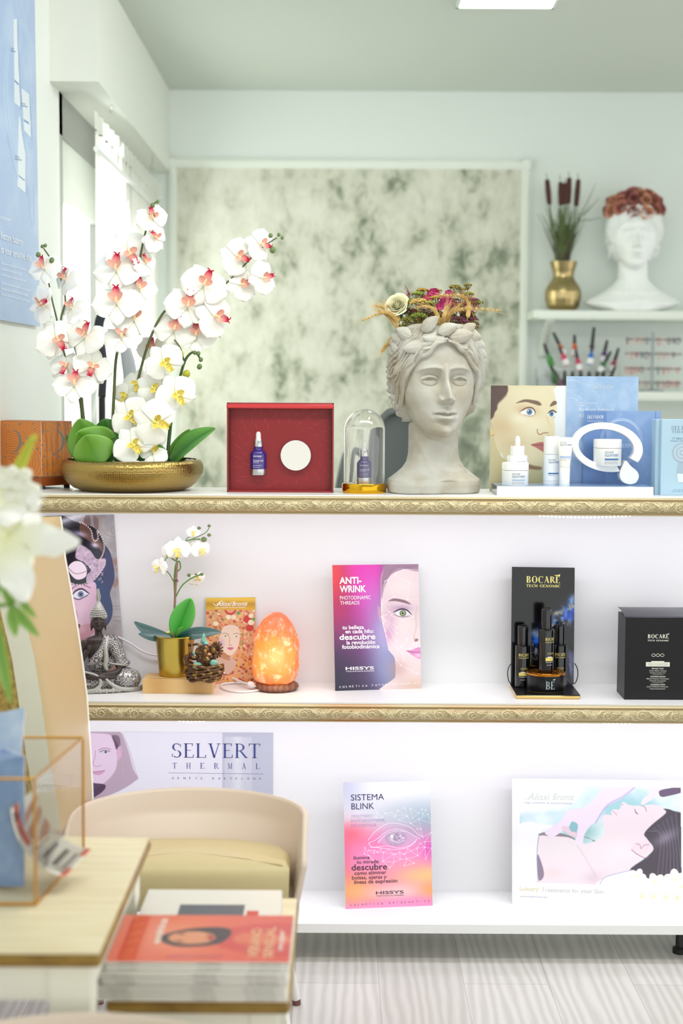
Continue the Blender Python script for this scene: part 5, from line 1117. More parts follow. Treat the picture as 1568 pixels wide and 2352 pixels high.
for x, y, R in ((468, 1239, 6), (480, 1208, 3.5), (480, 1229, 4), (457, 1213, 3.8), (434, 1321, 4), (450, 1319, 2.5), (463, 1319, 3.8)):
    s_ = S(R, dP); MB().ell(V_(x, y, 0), (s_ * 1.15, s_, s_), 10, 7).build('bud', budm, PO)
flowers(PO, dP, [(408, 1262, 30, -.01, 0, .1, 0), (392, 1268, 24, .01, -.2, .2, 20), (366, 1302, 24, 0, -.7, .2, 10), (444, 1222, 16, 0, .1, .2, 0), (461, 1262, 24, 0, .5, .1, 350), (436, 1255, 20, .01, -.3, .1, 20), (452, 1330, 20, .02, .5, -.4, 160)], 'white', 'white_orchid_flower')
DK = ((24, 66, 58), (70, 104, 104))
for a_, b_, sd, wpx, dr, cc in (((403, 1464), (438, 1374), (1, 0, .4), 56, .06, ((24, 150, 30), (110, 205, 100))), ((396, 1466), (308, 1428), (0, .7, 1), 30, .12, DK), ((396, 1464), (318, 1456), (0, .6, 1), 24, .06, DK), ((408, 1466), (508, 1452), (0, .6, 1), 30, .12, DK), ((404, 1466), (420, 1440), (0, .6, 1), 16, .1, ((60, 130, 40), (100, 170, 70)))):
    mb = MB(); leafblade(mb, V_(*a_), V_(*b_, -.025), sd, S(wpx, dP), dr, .15, cm=cc[0], ce=cc[1]); mb.build('leaf', leafm, PO, ang=180, solid=.001)
# ================================================================ middle shelf
# ---- ANTI-WRINK card
sh = card([(763, 1298), (960.5, 1295.5), (967.5, 1581.5), (769.5, 1587)], Z2, .05, .004, 1.7); p = sh.p
fa = lambda q: [(755 + a / 7.127, 1285 + b / 7.127) for a, b in q]
U, V = p.U, p.V; p.c[:] = np.array((64, 50, 84)) / 255
p.mix(np.exp(-((U - .36) / .34) ** 2 - ((V - .02) / .55) ** 2) * 1.15, (222, 50, 170)); p.mix(np.exp(-(U / .17) ** 2 - ((V - .12) / .28) ** 2), (232, 66, 66)); p.mix(np.exp(-((U - .02) / .22) ** 2 - ((V - .36) / .2) ** 2) * .5, (190, 34, 110))
p.mix(np.exp(-((U - .42) / .16) ** 2 - ((V - .26) / .2) ** 2) * .6, (224, 96, 206)); p.mix(np.exp(-((U - .6) / .22) ** 2 - ((V - .55) / .34) ** 2) * .9, (176, 176, 222)); p.mix(np.exp(-((U - .62) / .2) ** 2 - ((V - .85) / .2) ** 2) * .75, (140, 154, 196))
p.mix(np.clip((V - .62) * 2.4, 0, 1) * np.clip(1 - U * 1.9, 0, 1), (28, 26, 48))
face = fa([(960, 90), (880, 180), (845, 330), (850, 560), (845, 700), (850, 900), (880, 1100), (940, 1280), (985, 1500), (1070, 1620), (1085, 1900), (1040, 1980), (880, 2090), (870, 2150), (1540, 2150), (1540, 60)])
p.poly(face, (232, 212, 216), 1.3); p.mix(np.clip((V - .72) * 3, 0, 1) * (U > .5) * np.clip((U - .55) * 4, 0, 1) * .6, (206, 178, 172))
p.blob(*fa([(1000, 1050)])[0], 14, 40, (206, 150, 190), .55); p.blob(*fa([(960, 1250)])[0], 10, 18, (190, 130, 180), .5); p.blob(*fa([(1260, 1050)])[0], 24, 18, (244, 226, 226), .7); p.blob(*fa([(1200, 460)])[0], 26, 20, (244, 226, 224), .8)
p.blob(*fa([(1120, 1800)])[0], 22, 22, (186, 140, 130), .5); p.blob(*fa([(1400, 2080)])[0], 30, 16, (214, 184, 166), .8)
p.poly(fa([(905, 80), (880, 170), (850, 330), (855, 480), (862, 640), (880, 560), (900, 420), (960, 300), (1060, 190), (1200, 150), (1470, 190), (1480, 70)]), (150, 112, 140), 5, .9)
for k_ in range(18): p.line(fa([(880 + k_ * 6, 560 - k_ * 22), (940 + 12 * k_, 260 - 5 * k_), (1060 + k_ * 26, 90)]), .8, (112, 84, 110) if k_ % 2 else (176, 140, 166), .5)
p.poly(fa([(800, 770), (830, 790), (850, 900), (850, 1040), (820, 980), (795, 860)]), (206, 160, 182), 1.5, .9)
p.poly(fa([(965, 690), (1040, 650), (1130, 652), (1250, 680), (1330, 730), (1325, 745), (1200, 712), (1090, 690), (1010, 690)]), (128, 88, 104), 2.2, .9)
p.blob(*fa([(1190, 810)])[0], 22, 8, (170, 130, 170), .7); p.poly(fa([(1070, 900), (1130, 850), (1220, 830), (1290, 860), (1350, 920), (1280, 930), (1180, 945), (1110, 930)]), (236, 230, 238), 1); p.el(*fa([(1208, 890)])[0], 7.6, 7.2, (92, 108, 84), 1); p.el(*fa([(1208, 890)])[0], 5, 4.8, (170, 178, 130), 1.5); p.el(*fa([(1208, 888)])[0], 2.4, 2.4, (26, 22, 30), .8); p.el(*fa([(1225, 872)])[0], 1.1, 1.1, (255, 255, 255), .6)
p.line(fa([(1045, 880), (1100, 850), (1190, 820), (1280, 845), (1350, 915)]), 3.4, (40, 26, 50), .95, taper=True); p.line(fa([(1070, 905), (1130, 940), (1220, 952), (1310, 935)]), 1.6, (96, 60, 90), .75)
p.line(fa([(1440, 780), (1420, 950), (1430, 1120), (1395, 1250), (1400, 1300)]), 2.4, (214, 184, 176), .7, 3); p.poly(fa([(1395, 1340), (1420, 1310), (1460, 1320), (1450, 1350), (1415, 1360)]), (150, 92, 92), 1.8, .85); p.line(fa([(1385, 1280), (1390, 1330), (1410, 1365)]), 1.6, (214, 170, 160), .7)
p.poly(fa([(1275, 1510), (1350, 1500), (1440, 1460), (1510, 1470), (1520, 1640), (1430, 1630), (1340, 1570)]), (216, 140, 190), 1.5); p.line(fa([(1270, 1512), (1370, 1535), (1520, 1540)]), 1.6, (150, 62, 110), .9); p.blob(*fa([(1460, 1590)])[0], 9, 5, (244, 200, 226), .8)
WHT = (246, 240, 250)
NT_ = {'a': (1215, 168), 'b': (1470, 165), 'c': (1078, 255), 'd': (1310, 378), 'e': (1480, 465), 'f': (955, 340), 'g': (915, 358), 'h': (1065, 612), 'i': (1285, 660), 'j': (1490, 660), 'k': (862, 735), 'l': (862, 787), 'm': (862, 832), 'n': (995, 870), 'o': (1030, 905), 'p': (858, 948), 'q': (1052, 938), 'r': (1215, 1013), 's': (1375, 955), 't': (883, 1055), 'u': (1105, 1125), 'v': (1107, 1220), 'w': (1103, 1360), 'x': (1120, 1485), 'y': (915, 1188), 'z': (930, 1260), 'A': (975, 1488), 'B': (1170, 1748), 'C': (1435, 1885), 'D': (1515, 1885), 'E': (1283, 1323), 'F': (1183, 1453), 'G': (1215, 1665), 'H': (1383, 1385), 'I': (1330, 1482), 'J': (1433, 1385), 'K': (1427, 1450), 'L': (1483, 1385), 'M': (1485, 1447)}
for e_ in 'ab ac cf fg cd de di fh hk hi ij gk kn kp ml mn pn po pt pu pv pw ty to yo yz zx zA AB BC CD qr rs EF FG HI JK LM pA'.split():
    q0, q1 = fa([NT_[e_[0]], NT_[e_[1]]]); p.line([q0, q1], .8, WHT, .75, smooth=False)
for v_ in NT_.values(): p.el(*fa([v_])[0], 1.4, 1.3, (255, 252, 255), .7)
TXT = (250, 246, 252)
for s_, x, y, h, w, b_ in (('ANTI-', 172, 400, 105, 358, .028), ('WRINK', 176, 540, 105, 430, .028), ('PHOTODINAMIC', 180, 662, 60, 500, 0), ('THREADS', 183, 746, 60, 315, 0), ('tu belleza', 218, 1148, 60, 352, .02), ('en cada hilo:', 268, 1215, 60, 462, .02), ('descubre', 172, 1320, 88, 585, .022), ('la revolución', 288, 1396, 60, 465, .02), ('fotobiodinámica', 214, 1468, 62, 610, .02), ('HISSYS', 272, 1812, 46, 460, .02), ('TECHNOLOGIES', 274, 1848, 20, 462, 0)):
    q = fa([(x, y)])[0]; sh.text(s_, q[0], q[1], h / 7.127, TXT, w=w / 7.127, bold=b_)
for i, c_ in enumerate('COSMÉTICA FOTOBIODINÁMICA'):
    if c_ != ' ': q = fa([(170 + i * 53, 2106 - i * 1.95)])[0]; sh.text(c_, q[0], q[1], 4.4, TXT, bold=0)
sh.build('poster_card', 'standing card with magenta gradient and half a face under a white dot network', 'poster', .3)
# ---- gold leaflet with a painted woman
sh = card([(472.5, 1373), (586, 1371.5), (587.5, 1571), (474, 1572)], Z2, .03, .002, 2.2); p = sh.p
fb = lambda q: [(460 + a / 6.533, 1350 + b / 6.533) for a, b in q]
p.c[:] = np.array((226, 168, 122)) / 255
cols = [(206, 66, 48), (238, 196, 120), (246, 232, 190), (190, 120, 80), (230, 130, 90), (150, 92, 62), (240, 214, 150), (214, 88, 60), (170, 150, 80), (250, 226, 206)]
r = np.random.default_rng(12)
for k_ in range(340):
    x, y = r.random() * 740 + 90, 330 + r.random() * 1090; dk = 1 if y > 1000 and x > 450 - (y - 1000) else 0
    c_ = [(188, 60, 24), (214, 130, 30), (150, 44, 20), (236, 170, 50)][r.integers(4)] if (dk or y > 1230) else cols[r.integers(10)]
    p.el(*fb([(x, y)])[0], 1.5 + 3.2 * r.random(), 1.2 + 2.4 * r.random(), c_, 1.2, .8, r.random() * 180)
for (x, y, R_, c_) in ((450, 330, 13, (200, 50, 44)), (450, 320, 10, (236, 160, 130)), (710, 470, 10, (206, 56, 44)), (740, 600, 9, (206, 56, 44)), (760, 420, 6, (246, 240, 214)), (760, 520, 7, (248, 240, 220)), (420, 440, 6, (244, 236, 206)), (500, 440, 6, (240, 230, 200)), (800, 470, 4, (110, 170, 70)), (230, 540, 6, (244, 236, 206)), (570, 380, 4, (90, 160, 100))): p.el(*fb([(x, y)])[0], R_, R_ * .9, c_, 1.5)
for k_ in range(60):
    x, y = 200 + r.random() * 500, 560 + r.random() * 380; p.line(fb([(x, y), (x + 20, y + 12), (x + 14, y + 40)]), .9, (96, 50, 30), .5)
p.poly(fb([(250, 960), (300, 900), (360, 1000), (420, 1040), (500, 1000), (490, 1060), (550, 1120), (470, 1250), (400, 1300), (230, 1180), (210, 1060)]), (214, 184, 168), 1.5); p.poly(fb([(300, 920), (330, 960), (420, 1010), (440, 1090), (330, 1060), (250, 1000)]), (186, 124, 84), 3, .7)
p.poly(fb([(340, 600), (420, 560), (540, 570), (590, 650), (590, 780), (560, 900), (490, 1000), (420, 1010), (340, 950), (290, 860), (285, 740)]), (240, 222, 206), 1.5); p.blob(*fb([(310, 830)])[0], 7, 9, (206, 170, 206), .8)
p.line(fb([(400, 700), (440, 750), (432, 840), (450, 860)]), 1.6, (206, 150, 110), .8, 1.5); p.el(*fb([(375, 725)])[0], 4.6, 2, (226, 230, 222), 1); p.el(*fb([(375, 725)])[0], 1.7, 1.7, (96, 112, 96), .8); p.el(*fb([(540, 730)])[0], 4.2, 2, (226, 230, 222), 1); p.el(*fb([(540, 730)])[0], 1.6, 1.6, (96, 112, 96), .8)
p.line(fb([(320, 700), (360, 680), (425, 700)]), 1.1, (150, 92, 70), .8); p.line(fb([(495, 700), (540, 680), (585, 700)]), 1.1, (150, 92, 70), .8); p.line(fb([(430, 858), (455, 866), (478, 856)]), 1.2, (190, 130, 100), .8)
p.poly(fb([(400, 905), (440, 890), (455, 896), (475, 890), (500, 905), (450, 936)]), (206, 110, 150), 1)
p.mix(np.clip((333 / 6.533 + 1350 - p.Y) / .7 + .5, 0, 1), (228, 182, 50)); p.mix(np.exp(-((p.Y - 1388) / 7) ** 2) * (p.Y < 1401), (200, 150, 34)); p.mix(np.exp(-((p.Y - 1376) / 5) ** 2) * .6, (240, 206, 90))
for s_, x, y, h, w, sl in (('Alissi', 235, 272, 62, 222, .25), ('Brontë', 478, 270, 62, 220, .25), ('high scientific & natural beauty', 228, 306, 20, 450, 0)):
    q = fb([(x, y)])[0]; sh.text(s_, q[0], q[1], h / 6.533, (255, 252, 244), w=w / 6.533, bold=.012 if sl else .01, slant=sl)
p.line(fb([(195, 235), (225, 262), (262, 262), (300, 215), (325, 185)]), 1.5, (255, 252, 244), .95); p.line(fb([(240, 240), (285, 234), (330, 236)]), 1.0, (255, 252, 244), .9)
sh.build('leaflet', 'leaflet with gold header and a painted woman wrapped in flowers, behind the lamp', 'leaflet', .3)
# ---- carnival photo board
sh = card([(104, 1185), (261.5, 1181.5), (288, 1566), (128, 1578)], Z2, .06, .006, 1.5); p = sh.p
fc = lambda q: [(180 + a / 5.347, 1180 + b / 5.347) for a, b in q]
fd = lambda q: [(a / 4.704, 1150 + b / 4.704) for a, b in q]
p.c[:] = np.array((150, 146, 152)) / 255; p.noise(5, 8, (190, 184, 190), .4, .7, .7, 3); p.mix(np.clip((p.Y - 1430) / 120, 0, 1) * (p.X > 240), (186, 150, 134))
p.poly(fc([(130, 20), (150, 120), (110, 210), (60, 100), (90, 20)]), (112, 84, 84), 2, .8); p.poly(fc([(190, 20), (240, 60), (240, 200), (200, 170), (180, 90)]), (120, 96, 104), 2, .8)
for q in ([(290, 20), (280, 150), (330, 250), (450, 300)], [(250, 20), (262, 200), (300, 330), (380, 420), (470, 480)], [(430, 160), (400, 200), (420, 260)], [(240, 60), (200, 30)]): p.line(fc(q), 1.6, (160, 132, 96), .8)
for k_ in range(14): rr = np.random.default_rng(k_); p.blob(*fc([(420 + rr.random() * 60, 480 + rr.random() * 420)])[0], 4, 6, (150, 112, 104), .7)
for yy in (1396, 1402, 1420, 1430): p.line([(256, yy), (280, yy + 1)], 1.3, (150, 112, 100), .7)
p.poly(fc([(-240, 60), (-40, 110), (120, 250), (260, 330), (370, 450), (420, 620), (435, 820), (380, 980), (410, 1150), (400, 1290), (330, 1400), (200, 1400), (-260, 1500), (-300, 400)]), (32, 38, 78), 1.5)
p.poly(fc([(330, 450), (400, 540), (425, 700), (432, 820), (380, 970), (330, 900), (280, 700), (300, 540)]), (48, 54, 104), 3, .8); p.poly(fc([(170, 880), (260, 800), (360, 960), (400, 1150), (380, 1300), (300, 1380), (250, 1100)]), (34, 60, 112), 2.5, .8)
for k_ in range(8): p.line(fc([(190 + k_ * 14, 880 - 8 * k_), (270 + k_ * 14, 1020), (300 + k_ * 12, 1280)]), .8, (70, 96, 150) if k_ % 2 else (20, 30, 60), .6)
p.poly(fd([(690, 560), (760, 880), (1000, 880), (1040, 1000), (1060, 1400), (960, 1480), (850, 1500), (500, 1500), (500, 800)]), (228, 190, 216), 2); p.blob(*fd([(880, 1180)])[0], 26, 22, (240, 206, 226), .8); p.poly(fd([(830, 1380), (1000, 1340), (1060, 1400), (960, 1480), (880, 1620), (850, 1500)]), (206, 150, 160), 3, .8)
p.poly(fd([(830, 1345), (862, 1350), (850, 1390), (832, 1385)]), (110, 20, 50), 1); p.line(fd([(820, 1200), (835, 1260)]), 2, (190, 120, 160), .6, 2)
p.poly(fd([(780, 1030), (830, 985), (890, 975), (950, 1010), (900, 1060), (850, 1068), (800, 1055)]), (236, 232, 246), 1); p.el(*fd([(868, 1020)])[0], 7, 7.4, (110, 124, 160), 1); p.el(*fd([(868, 1020)])[0], 3, 3, (20, 20, 40), 1); p.line(fd([(770, 1040), (810, 985), (880, 960), (960, 1015)]), 4, (24, 18, 44), .95, taper=True); p.line(fd([(790, 1055), (850, 1075), (940, 1030)]), 2.4, (40, 26, 60), .8); p.line(fd([(770, 960), (860, 910), (970, 950)]), 2.4, (120, 84, 120), .75)
# the hat: black with silver chain and filigree
p.poly(fc([(-260, 40), (-60, 90), (60, 130), (200, 180), (300, 330), (320, 500), (260, 700), (140, 850), (0, 880), (-200, 820), (-320, 500)]), (22, 20, 40), 2); p.poly(fc([(20, 120), (80, 130), (170, 230), (180, 320), (240, 300), (300, 400), (290, 480), (240, 420), (120, 330), (20, 260)]), (112, 78, 66), 2, .85)
p.poly(fc([(0, 390), (80, 410), (160, 480), (220, 560), (330, 560), (300, 680), (200, 820), (100, 860), (100, 760), (150, 700), (60, 600), (-40, 540)]), (196, 170, 196), 1.5)
rr = np.random.default_rng(9)
for k_ in range(90):
    x, y = rr.random() * 300 - 20, 400 + rr.random() * 440
    if abs((y - 400) - x * 1.1 - 80) < 170: p.line(fc([(x, y), (x + 18, y + 4), (x + 14, y + 24), (x - 4, y + 20)]), .8, (244, 232, 246) if k_ % 2 else (120, 84, 110), .8)
p.poly(fd([(735, 720), (800, 660), (880, 670), (930, 740), (920, 830), (830, 860), (760, 800)]), (244, 226, 240), 1.2); p.line(fd([(740, 735), (800, 790), (870, 790), (920, 770)]), 2.4, (176, 130, 150), .8)
def chain(q):
    q = sm2(q, 8); L_ = 0
    for a, b in zip(q[:-1], q[1:]):
        L_ += math.hypot(b[0] - a[0], b[1] - a[1])
        if L_ > 4.2: L_ = 0; an = math.degrees(math.atan2(b[1] - a[1], b[0] - a[0])) + 35; p.el(*b, 2.7, 1.4, (226, 204, 206), .6, .95, an)
chain(fc([(-10, 110), (60, 120), (150, 200), (175, 310), (210, 340), (240, 300), (225, 200)])); chain(fc([(225, 200), (290, 300), (315, 420), (290, 520), (250, 590), (320, 580), (310, 660), (230, 770), (120, 850), (0, 880), (-160, 840)])); chain(fd([(680, 500), (720, 470), (770, 420)]))
p.blob(*fc([(200, 390)])[0], 9, 6, (236, 220, 250), .9, 20); p.blob(*fc([(20, 250)])[0], 16, 6, (220, 206, 244), .7, 15)
sh.build('photo_board', 'tall photo board of a blue-haired woman in a jewelled black hat, behind the buddha', 'photo', .12)

# ---- seated buddha statue
dB = ON(228, 1594, Z2).y + .05; kb = S(1, dB)
silv = mat('antique_silver', (176, 174, 168), .42, .35, bump=(420, .3, .0008)); dk = mat('dark_bronze_brown', (62, 52, 50), .42, .25)
pat = mat('silver_rosette', (214, 212, 206), .4, .3); nt = pat.node_tree; b = nt.nodes['Principled BSDF']; L = nt.links.new
tc = nt.nodes.new('ShaderNodeTexCoord'); vo = nt.nodes.new('ShaderNodeTexVoronoi'); vo.inputs['Scale'].default_value = 105; vo.inputs['Randomness'].default_value = .3; L(tc.outputs['Object'], vo.inputs['Vector'])
mm = nt.nodes.new('ShaderNodeMath'); mm.operation = 'MULTIPLY'; mm.inputs[1].default_value = 17; L(vo.outputs['Distance'], mm.inputs[0]); sn = nt.nodes.new('ShaderNodeMath'); sn.operation = 'SINE'; L(mm.outputs[0], sn.inputs[0])
no = nt.nodes.new('ShaderNodeTexNoise'); no.inputs['Scale'].default_value = 260; L(tc.outputs['Object'], no.inputs['Vector']); ad = nt.nodes.new('ShaderNodeMath'); ad.operation = 'MULTIPLY_ADD'; ad.inputs[1].default_value = 2.6; L(no.outputs[0], ad.inputs[0]); L(sn.outputs[0], ad.inputs[2])
mr = nt.nodes.new('ShaderNodeMapRange'); mr.inputs[1].default_value = 1.25; mr.inputs[2].default_value = 1.75; L(ad.outputs[0], mr.inputs[0]); mx = nt.nodes.new('ShaderNodeMix'); mx.data_type = 'RGBA'; mx.inputs[6].default_value = (*lin((104, 98, 104)), 1); mx.inputs[7].default_value = (*lin((202, 200, 194)), 1)
L(mr.outputs[0], mx.inputs[0]); L(mx.outputs[2], b.inputs['Base Color'])
BU = thing('buddha_statue', 'seated dark buddha statue with raised hand, silver robe and beaded cap', 'statue', (P(228, 1594, dB).x, dB, Z2), rad(14))
def fuse(name, mb, m, parent, vox, sm=6):
    o = mb.build(name, m, parent, ang=180); r_ = o.modifiers.new('r', 'REMESH'); r_.mode = 'VOXEL'; r_.voxel_size = vox; r_.use_smooth_shade = True
    s_ = o.modifiers.new('s', 'SMOOTH'); s_.iterations = sm; s_.factor = .5; return o
m = MB().T(sc=kb)
m.ell((0, 0, 92), (30, 19, 32)).ell((0, 2, 66), (25, 18, 26)).ell((0, -1, 116), (32, 15, 12)).tube([(0, 1, 118), (-1, -1, 136), (-1, -2, 146)], [11, 8.5, 9], 12)
m.tube([(-30, 0, 114), (-44, -2, 92), (-46, -10, 70), (-36, -24, 84), (-27, -30, 99)], [9.5, 9, 8, 6.6, 5], 12, 4)
H_ = MB().T(sc=kb); H_.ell((-25, -32.5, 105), (5.8, 2.8, 7.5), 16, 10)
for j, (dx, ln) in enumerate(((-4.2, 9), (-1.5, 11.5), (1.3, 10.5), (4, 8))): H_.tube([(-25 + dx, -32.5, 109), (-25 + dx * 1.2, -33.5, 111 + ln * .6), (-25 + dx * 1.35, -35.5, 111 + ln)], [1.45, 1.35, .8], 8, 4)
H_.tube([(-21, -33, 101), (-17, -34.5, 106), (-17, -37, 111)], [1.9, 1.6, .9], 8, 4)
H_.build('raised_hand', dk, BU, ang=180)
L_2 = MB().T(sc=kb)
for j in range(4): L_2.tube([(0 - j * .6, -39 - j * .6, 42.5 + j * 1.4), (-8 - j, -40.5, 43 + j * 1.6), (-15 + j * .8, -39, 42.5 + j * 1.8)], [1.7, 1.5, .9], 8, 4)
L_2.tube([(4, -38, 45), (1, -38, 49), (-4, -38, 50)], [1.8, 1.5, .9], 8, 4)
L_2.build('resting_hand', dk, BU, ang=180)
m.tube([(40, -14, 60), (44, -26, 50), (26, -36, 44), (4, -38, 42), (-8, -38, 42)], [6, 7, 6.5, 5, 2.5], 10, 4)
m.tube([(-42, -12, 40), (-20, -36, 38), (10, -40, 36), (36, -36, 36)], [6, 7, 6, 3], 10, 4)
fuse('body', m, dk, BU, .0016, 4)
m = MB().T(sc=kb); m.ell((-1, -3, 160), (16.2, 17, 21), 28, 20).ell((-1, -8, 147), (11, 10, 9)).tube([(-1, -19.5, 164), (-1, -22, 156), (-1, -21, 153)], [1.6, 2.6, 2.4], 8, 3).ell((-1, -19, 147.5), (4.5, 2, 1.6)).ell((-1, -19, 145), (3.6, 2, 1.5))
for sx in (-1, 1): m.ell((-1 + sx * 7.2, -17.6, 162), (4.6, 2.2, 2.0)).tube([(-1 + sx * 2, -19.5, 167), (-1 + sx * 7, -19, 169), (-1 + sx * 12, -15, 166)], [1, 1.3, .8], 6, 3).ell((-1 + sx * 16, 0, 152), (2.6, 4.4, 14))
fuse('face', m, dk, BU, .0010, 3)
m = MB().T(sc=kb)
for row in range(9):
    z = 170 + row * 4.6; R_ = [18.5, 18.4, 17.2, 15.2, 12.6, 9.4, 6.6, 4.4, 2.6][row]; n_ = max(5, int(R_ * 1.5))
    for j in range(n_):
        a = 2 * PI * (j + .5 * (row % 2)) / n_
        if row == 0 and math.sin(a) < -.72: continue
        m.ell((-1 + R_ * math.cos(a), -1 + R_ * math.sin(a), z + (3 if row == 0 and math.sin(a) < -.3 else 0)), 2.3, 7, 5)
m.lathe([(.5, 168), (17, 168), (16.5, 180), (12, 192), (6, 204), (1, 212)], 20); m.build('beaded_cap', silv, BU)
m = MB().T(sc=kb)
for a in range(4): m.tube([(-1 + 2 * math.cos(a * 1.57), 2 * math.sin(a * 1.57), 206), (-1 + 4.2 * math.cos(a * 1.57), 4.2 * math.sin(a * 1.57), 218), (-1 + 1.8 * math.cos(a * 1.57), 1.8 * math.sin(a * 1.57), 232), (-1 + 2.6 * math.cos(a * 1.57), 2.6 * math.sin(a * 1.57), 237)], [1.6, 1.9, 1.3, .5], 6, 4)
m.build('finial', silv, BU)
m = MB().T(sc=kb)
m.tube([(24, -4, 122), (34, 0, 104), (46, -2, 76), (50, -8, 54)], [14, 17, 17, 12], 16, 5, 1.0).tube([(17, -8, 128), (12, -17, 104), (-4, -20, 80), (-22, -18, 66)], [8, 11, 12, 9], 14, 5).ell((2, -3, 62), (31, 21, 20)).ell((56, -4, 62), (16, 14, 10))
fuse('robe', m, pat, BU, .0018, 5)
m = MB().T(sc=kb); m.ell((60, -12, 26), (36, 34, 27), 24, 16).ell((-58, -12, 26), (36, 34, 27), 24, 16).ell((0, -4, 22), (56, 34, 24), 24, 16); fuse('robe_lap', m, pat, BU, .002, 4)
m = MB().T(sc=kb)
m.tube([(20, -14, 128), (13, -27, 104), (14, -30, 80), (12, -30, 62), (16, -30, 50)], [3.5, 5, 6, 5.5, 4], 10, 5).tube([(-40, -32, 50), (-10, -41, 42), (0, -42, 24), (-14, -44, 8), (-54, -40, 3)], [2.5, 3.5, 4.5, 5.5, 5], 10, 5).tube([(8, -40, 40), (20, -44, 24), (46, -44, 9), (82, -32, 5), (98, -10, 6)], [3, 4.5, 6, 6, 5], 10, 5)
m.tube([(20, -20, 66), (44, -20, 61), (66, -12, 57)], [2, 3, 2], 8, 4)
for j in range(9): x = -18 + j * 7.5; m.ell((x, -48 + abs(j - 4) * .8, 6), (4.6, 5, 6 - (j % 2) * 1.5))
m.T(sc=(kb * 1.45, kb * .72, kb)).lathe([(.5, 0), (60, 0), (65, 3), (60, 10)], 40); fuse('drapery_trim', m, silv, BU, .0014, 3)

# ---- small ganesha figure resting on the bamboo block
gq = ON(470, 1565, zb_); dG = min(gq.y + .012, 3.56); kg = S(1, dG)
brz = mat('aged_bronze', (88, 62, 44), .34, .6, noise=(90, (176, 136, 70), .52, .68)); ver = mat('verdigris', (132, 190, 174), .5, noise=(120, (96, 150, 132), .4, .7))
GA = thing('elephant_god_figurine', 'small bronze elephant-headed figurine in a woven boat shape, in front of the gold pot', 'figurine', (P(468, 1566, dG).x, dG, zb_ + .0002))
m = MB().T(sc=kg)
for j in range(8):
    z = 2 + j * 4.6; R_ = 30 + 12 * math.sin(min(1, (j + 1) / 7) * PI * .6); n_ = 26
    m.tube([(R_ * 1.02 * math.cos(2 * PI * q / n_) + (2 if j > 4 else 0), R_ * .5 * math.sin(2 * PI * q / n_), z + 2.6 * math.sin(q * 1.1 + j * 2) + (10 * max(0, -math.cos(2 * PI * q / n_)) ** 3 if j > 5 else 0)) for q in range(n_ + 1)], 3.6, 7)
m.ell((0, 0, 14), (34, 15, 16)); m.tube([(-36, 0, 34), (-42, 0, 48), (-34, 2, 56), (-26, 0, 50)], [6, 7, 6, 3], 8, 4); m.build('woven_boat', brz, GA, ang=180)
m = MB().T(sc=kg); m.ell((2, -2, 46), (19, 14, 16)).ell((-4, -2, 62), (12, 11, 10)).ell((4, -5, 74), (11, 10, 12)).tube([(4, -14, 74), (4, -18, 64), (0, -18, 56), (4, -19, 50), (9, -17, 53)], [5, 4.4, 3.6, 3, 2], 8, 4)
m.ell((-12, 0, 68), (8, 3, 11), 12, 8, (0, rad(20), 0)).ell((19, 0, 72), (8, 3, 11), 12, 8, (0, rad(-20), 0)).tube([(-12, 0, 56), (-24, -3, 52), (-31, -4, 66), (-33, -4, 80)], [5, 4.6, 4, 3], 8, 4).tube([(14, 0, 56), (24, -6, 50), (26, -8, 62)], [5, 4.5, 3.5], 8, 4).tube([(-2, 0, 72), (-14, 2, 84), (-26, 2, 82)], [3.5, 3, 2.5], 7, 4).tube([(12, 2, 72), (24, 4, 84), (30, 3, 88)], [3.5, 3, 2.5], 7, 4)
for j in range(4): m.tube([(-33 + j * 1.8 - 2, -4, 80), (-33 + j * 2.2 - 3, -5, 88)], [1.3, .8], 5)
m.ell((6, -15, 50), (9, 4, 9)).tube([(-14, -14, 38), (6, -20, 32), (22, -14, 36)], [5, 5, 4], 8, 4)
for j in range(14): a = j * .45 - .6; m.tube([(30, 3, 68), (30 + 15 * math.cos(a), 4, 72 + 20 * math.sin(a))], [1.5, 2.4], 5)
m.build('body', brz, GA, ang=180)
m = MB().T(sc=kg); m.ell((-14, -13, 36), (13, 8, 9)).ell((24, -10, 42), (10, 7, 9)).ell((28, -10, 34), (8, 6, 5)).ell((3, 0, 87), (9, 8, 6)).lathe([(.1, 86), (8, 88), (6, 96), (3, 106), (.3, 112)], 12).ell((-24, 1, 62), (4, 4, 4)); m.build('green_garment', ver, GA, ang=180)

# ---- salt lamp
ls = ON(635, 1592, Z2); dL = ls.y + .045; kl = S(1, dL); LA = thing('salt_lamp', 'glowing orange salt crystal lamp on a dark wooden base', 'lamp', (P(635, 1592, dL).x, dL, Z2))
MB().T(sc=kl).lathe([(38, 0), (46, 1), (52, 8), (50.5, 13), (45, 17), (38, 19)], 48).build('wooden_base', wood('walnut', (142, 92, 66), (112, 70, 50), (8, 8, 40), 4, .5, 3), LA, ang=50)
sm_ = mat('salt_crystal', (240, 140, 90), .35, sss=.3); nt = sm_.node_tree; b = nt.nodes['Principled BSDF']; L = nt.links.new
tc = nt.nodes.new('ShaderNodeTexCoord'); ds = nt.nodes.new('ShaderNodeVectorMath'); ds.operation = 'DISTANCE'; ds.inputs[1].default_value = (-.004, -.045, .085); L(tc.outputs['Object'], ds.inputs[0])
no = nt.nodes.new('ShaderNodeTexNoise'); no.inputs['Scale'].default_value = 26; no.inputs['Detail'].default_value = 6; no.inputs['Distortion'].default_value = .6; mpz = nt.nodes.new('ShaderNodeMapping'); mpz.inputs['Scale'].default_value = (1.3, 1.3, .7); L(tc.outputs['Object'], mpz.inputs[0]); L(mpz.outputs[0], no.inputs['Vector'])
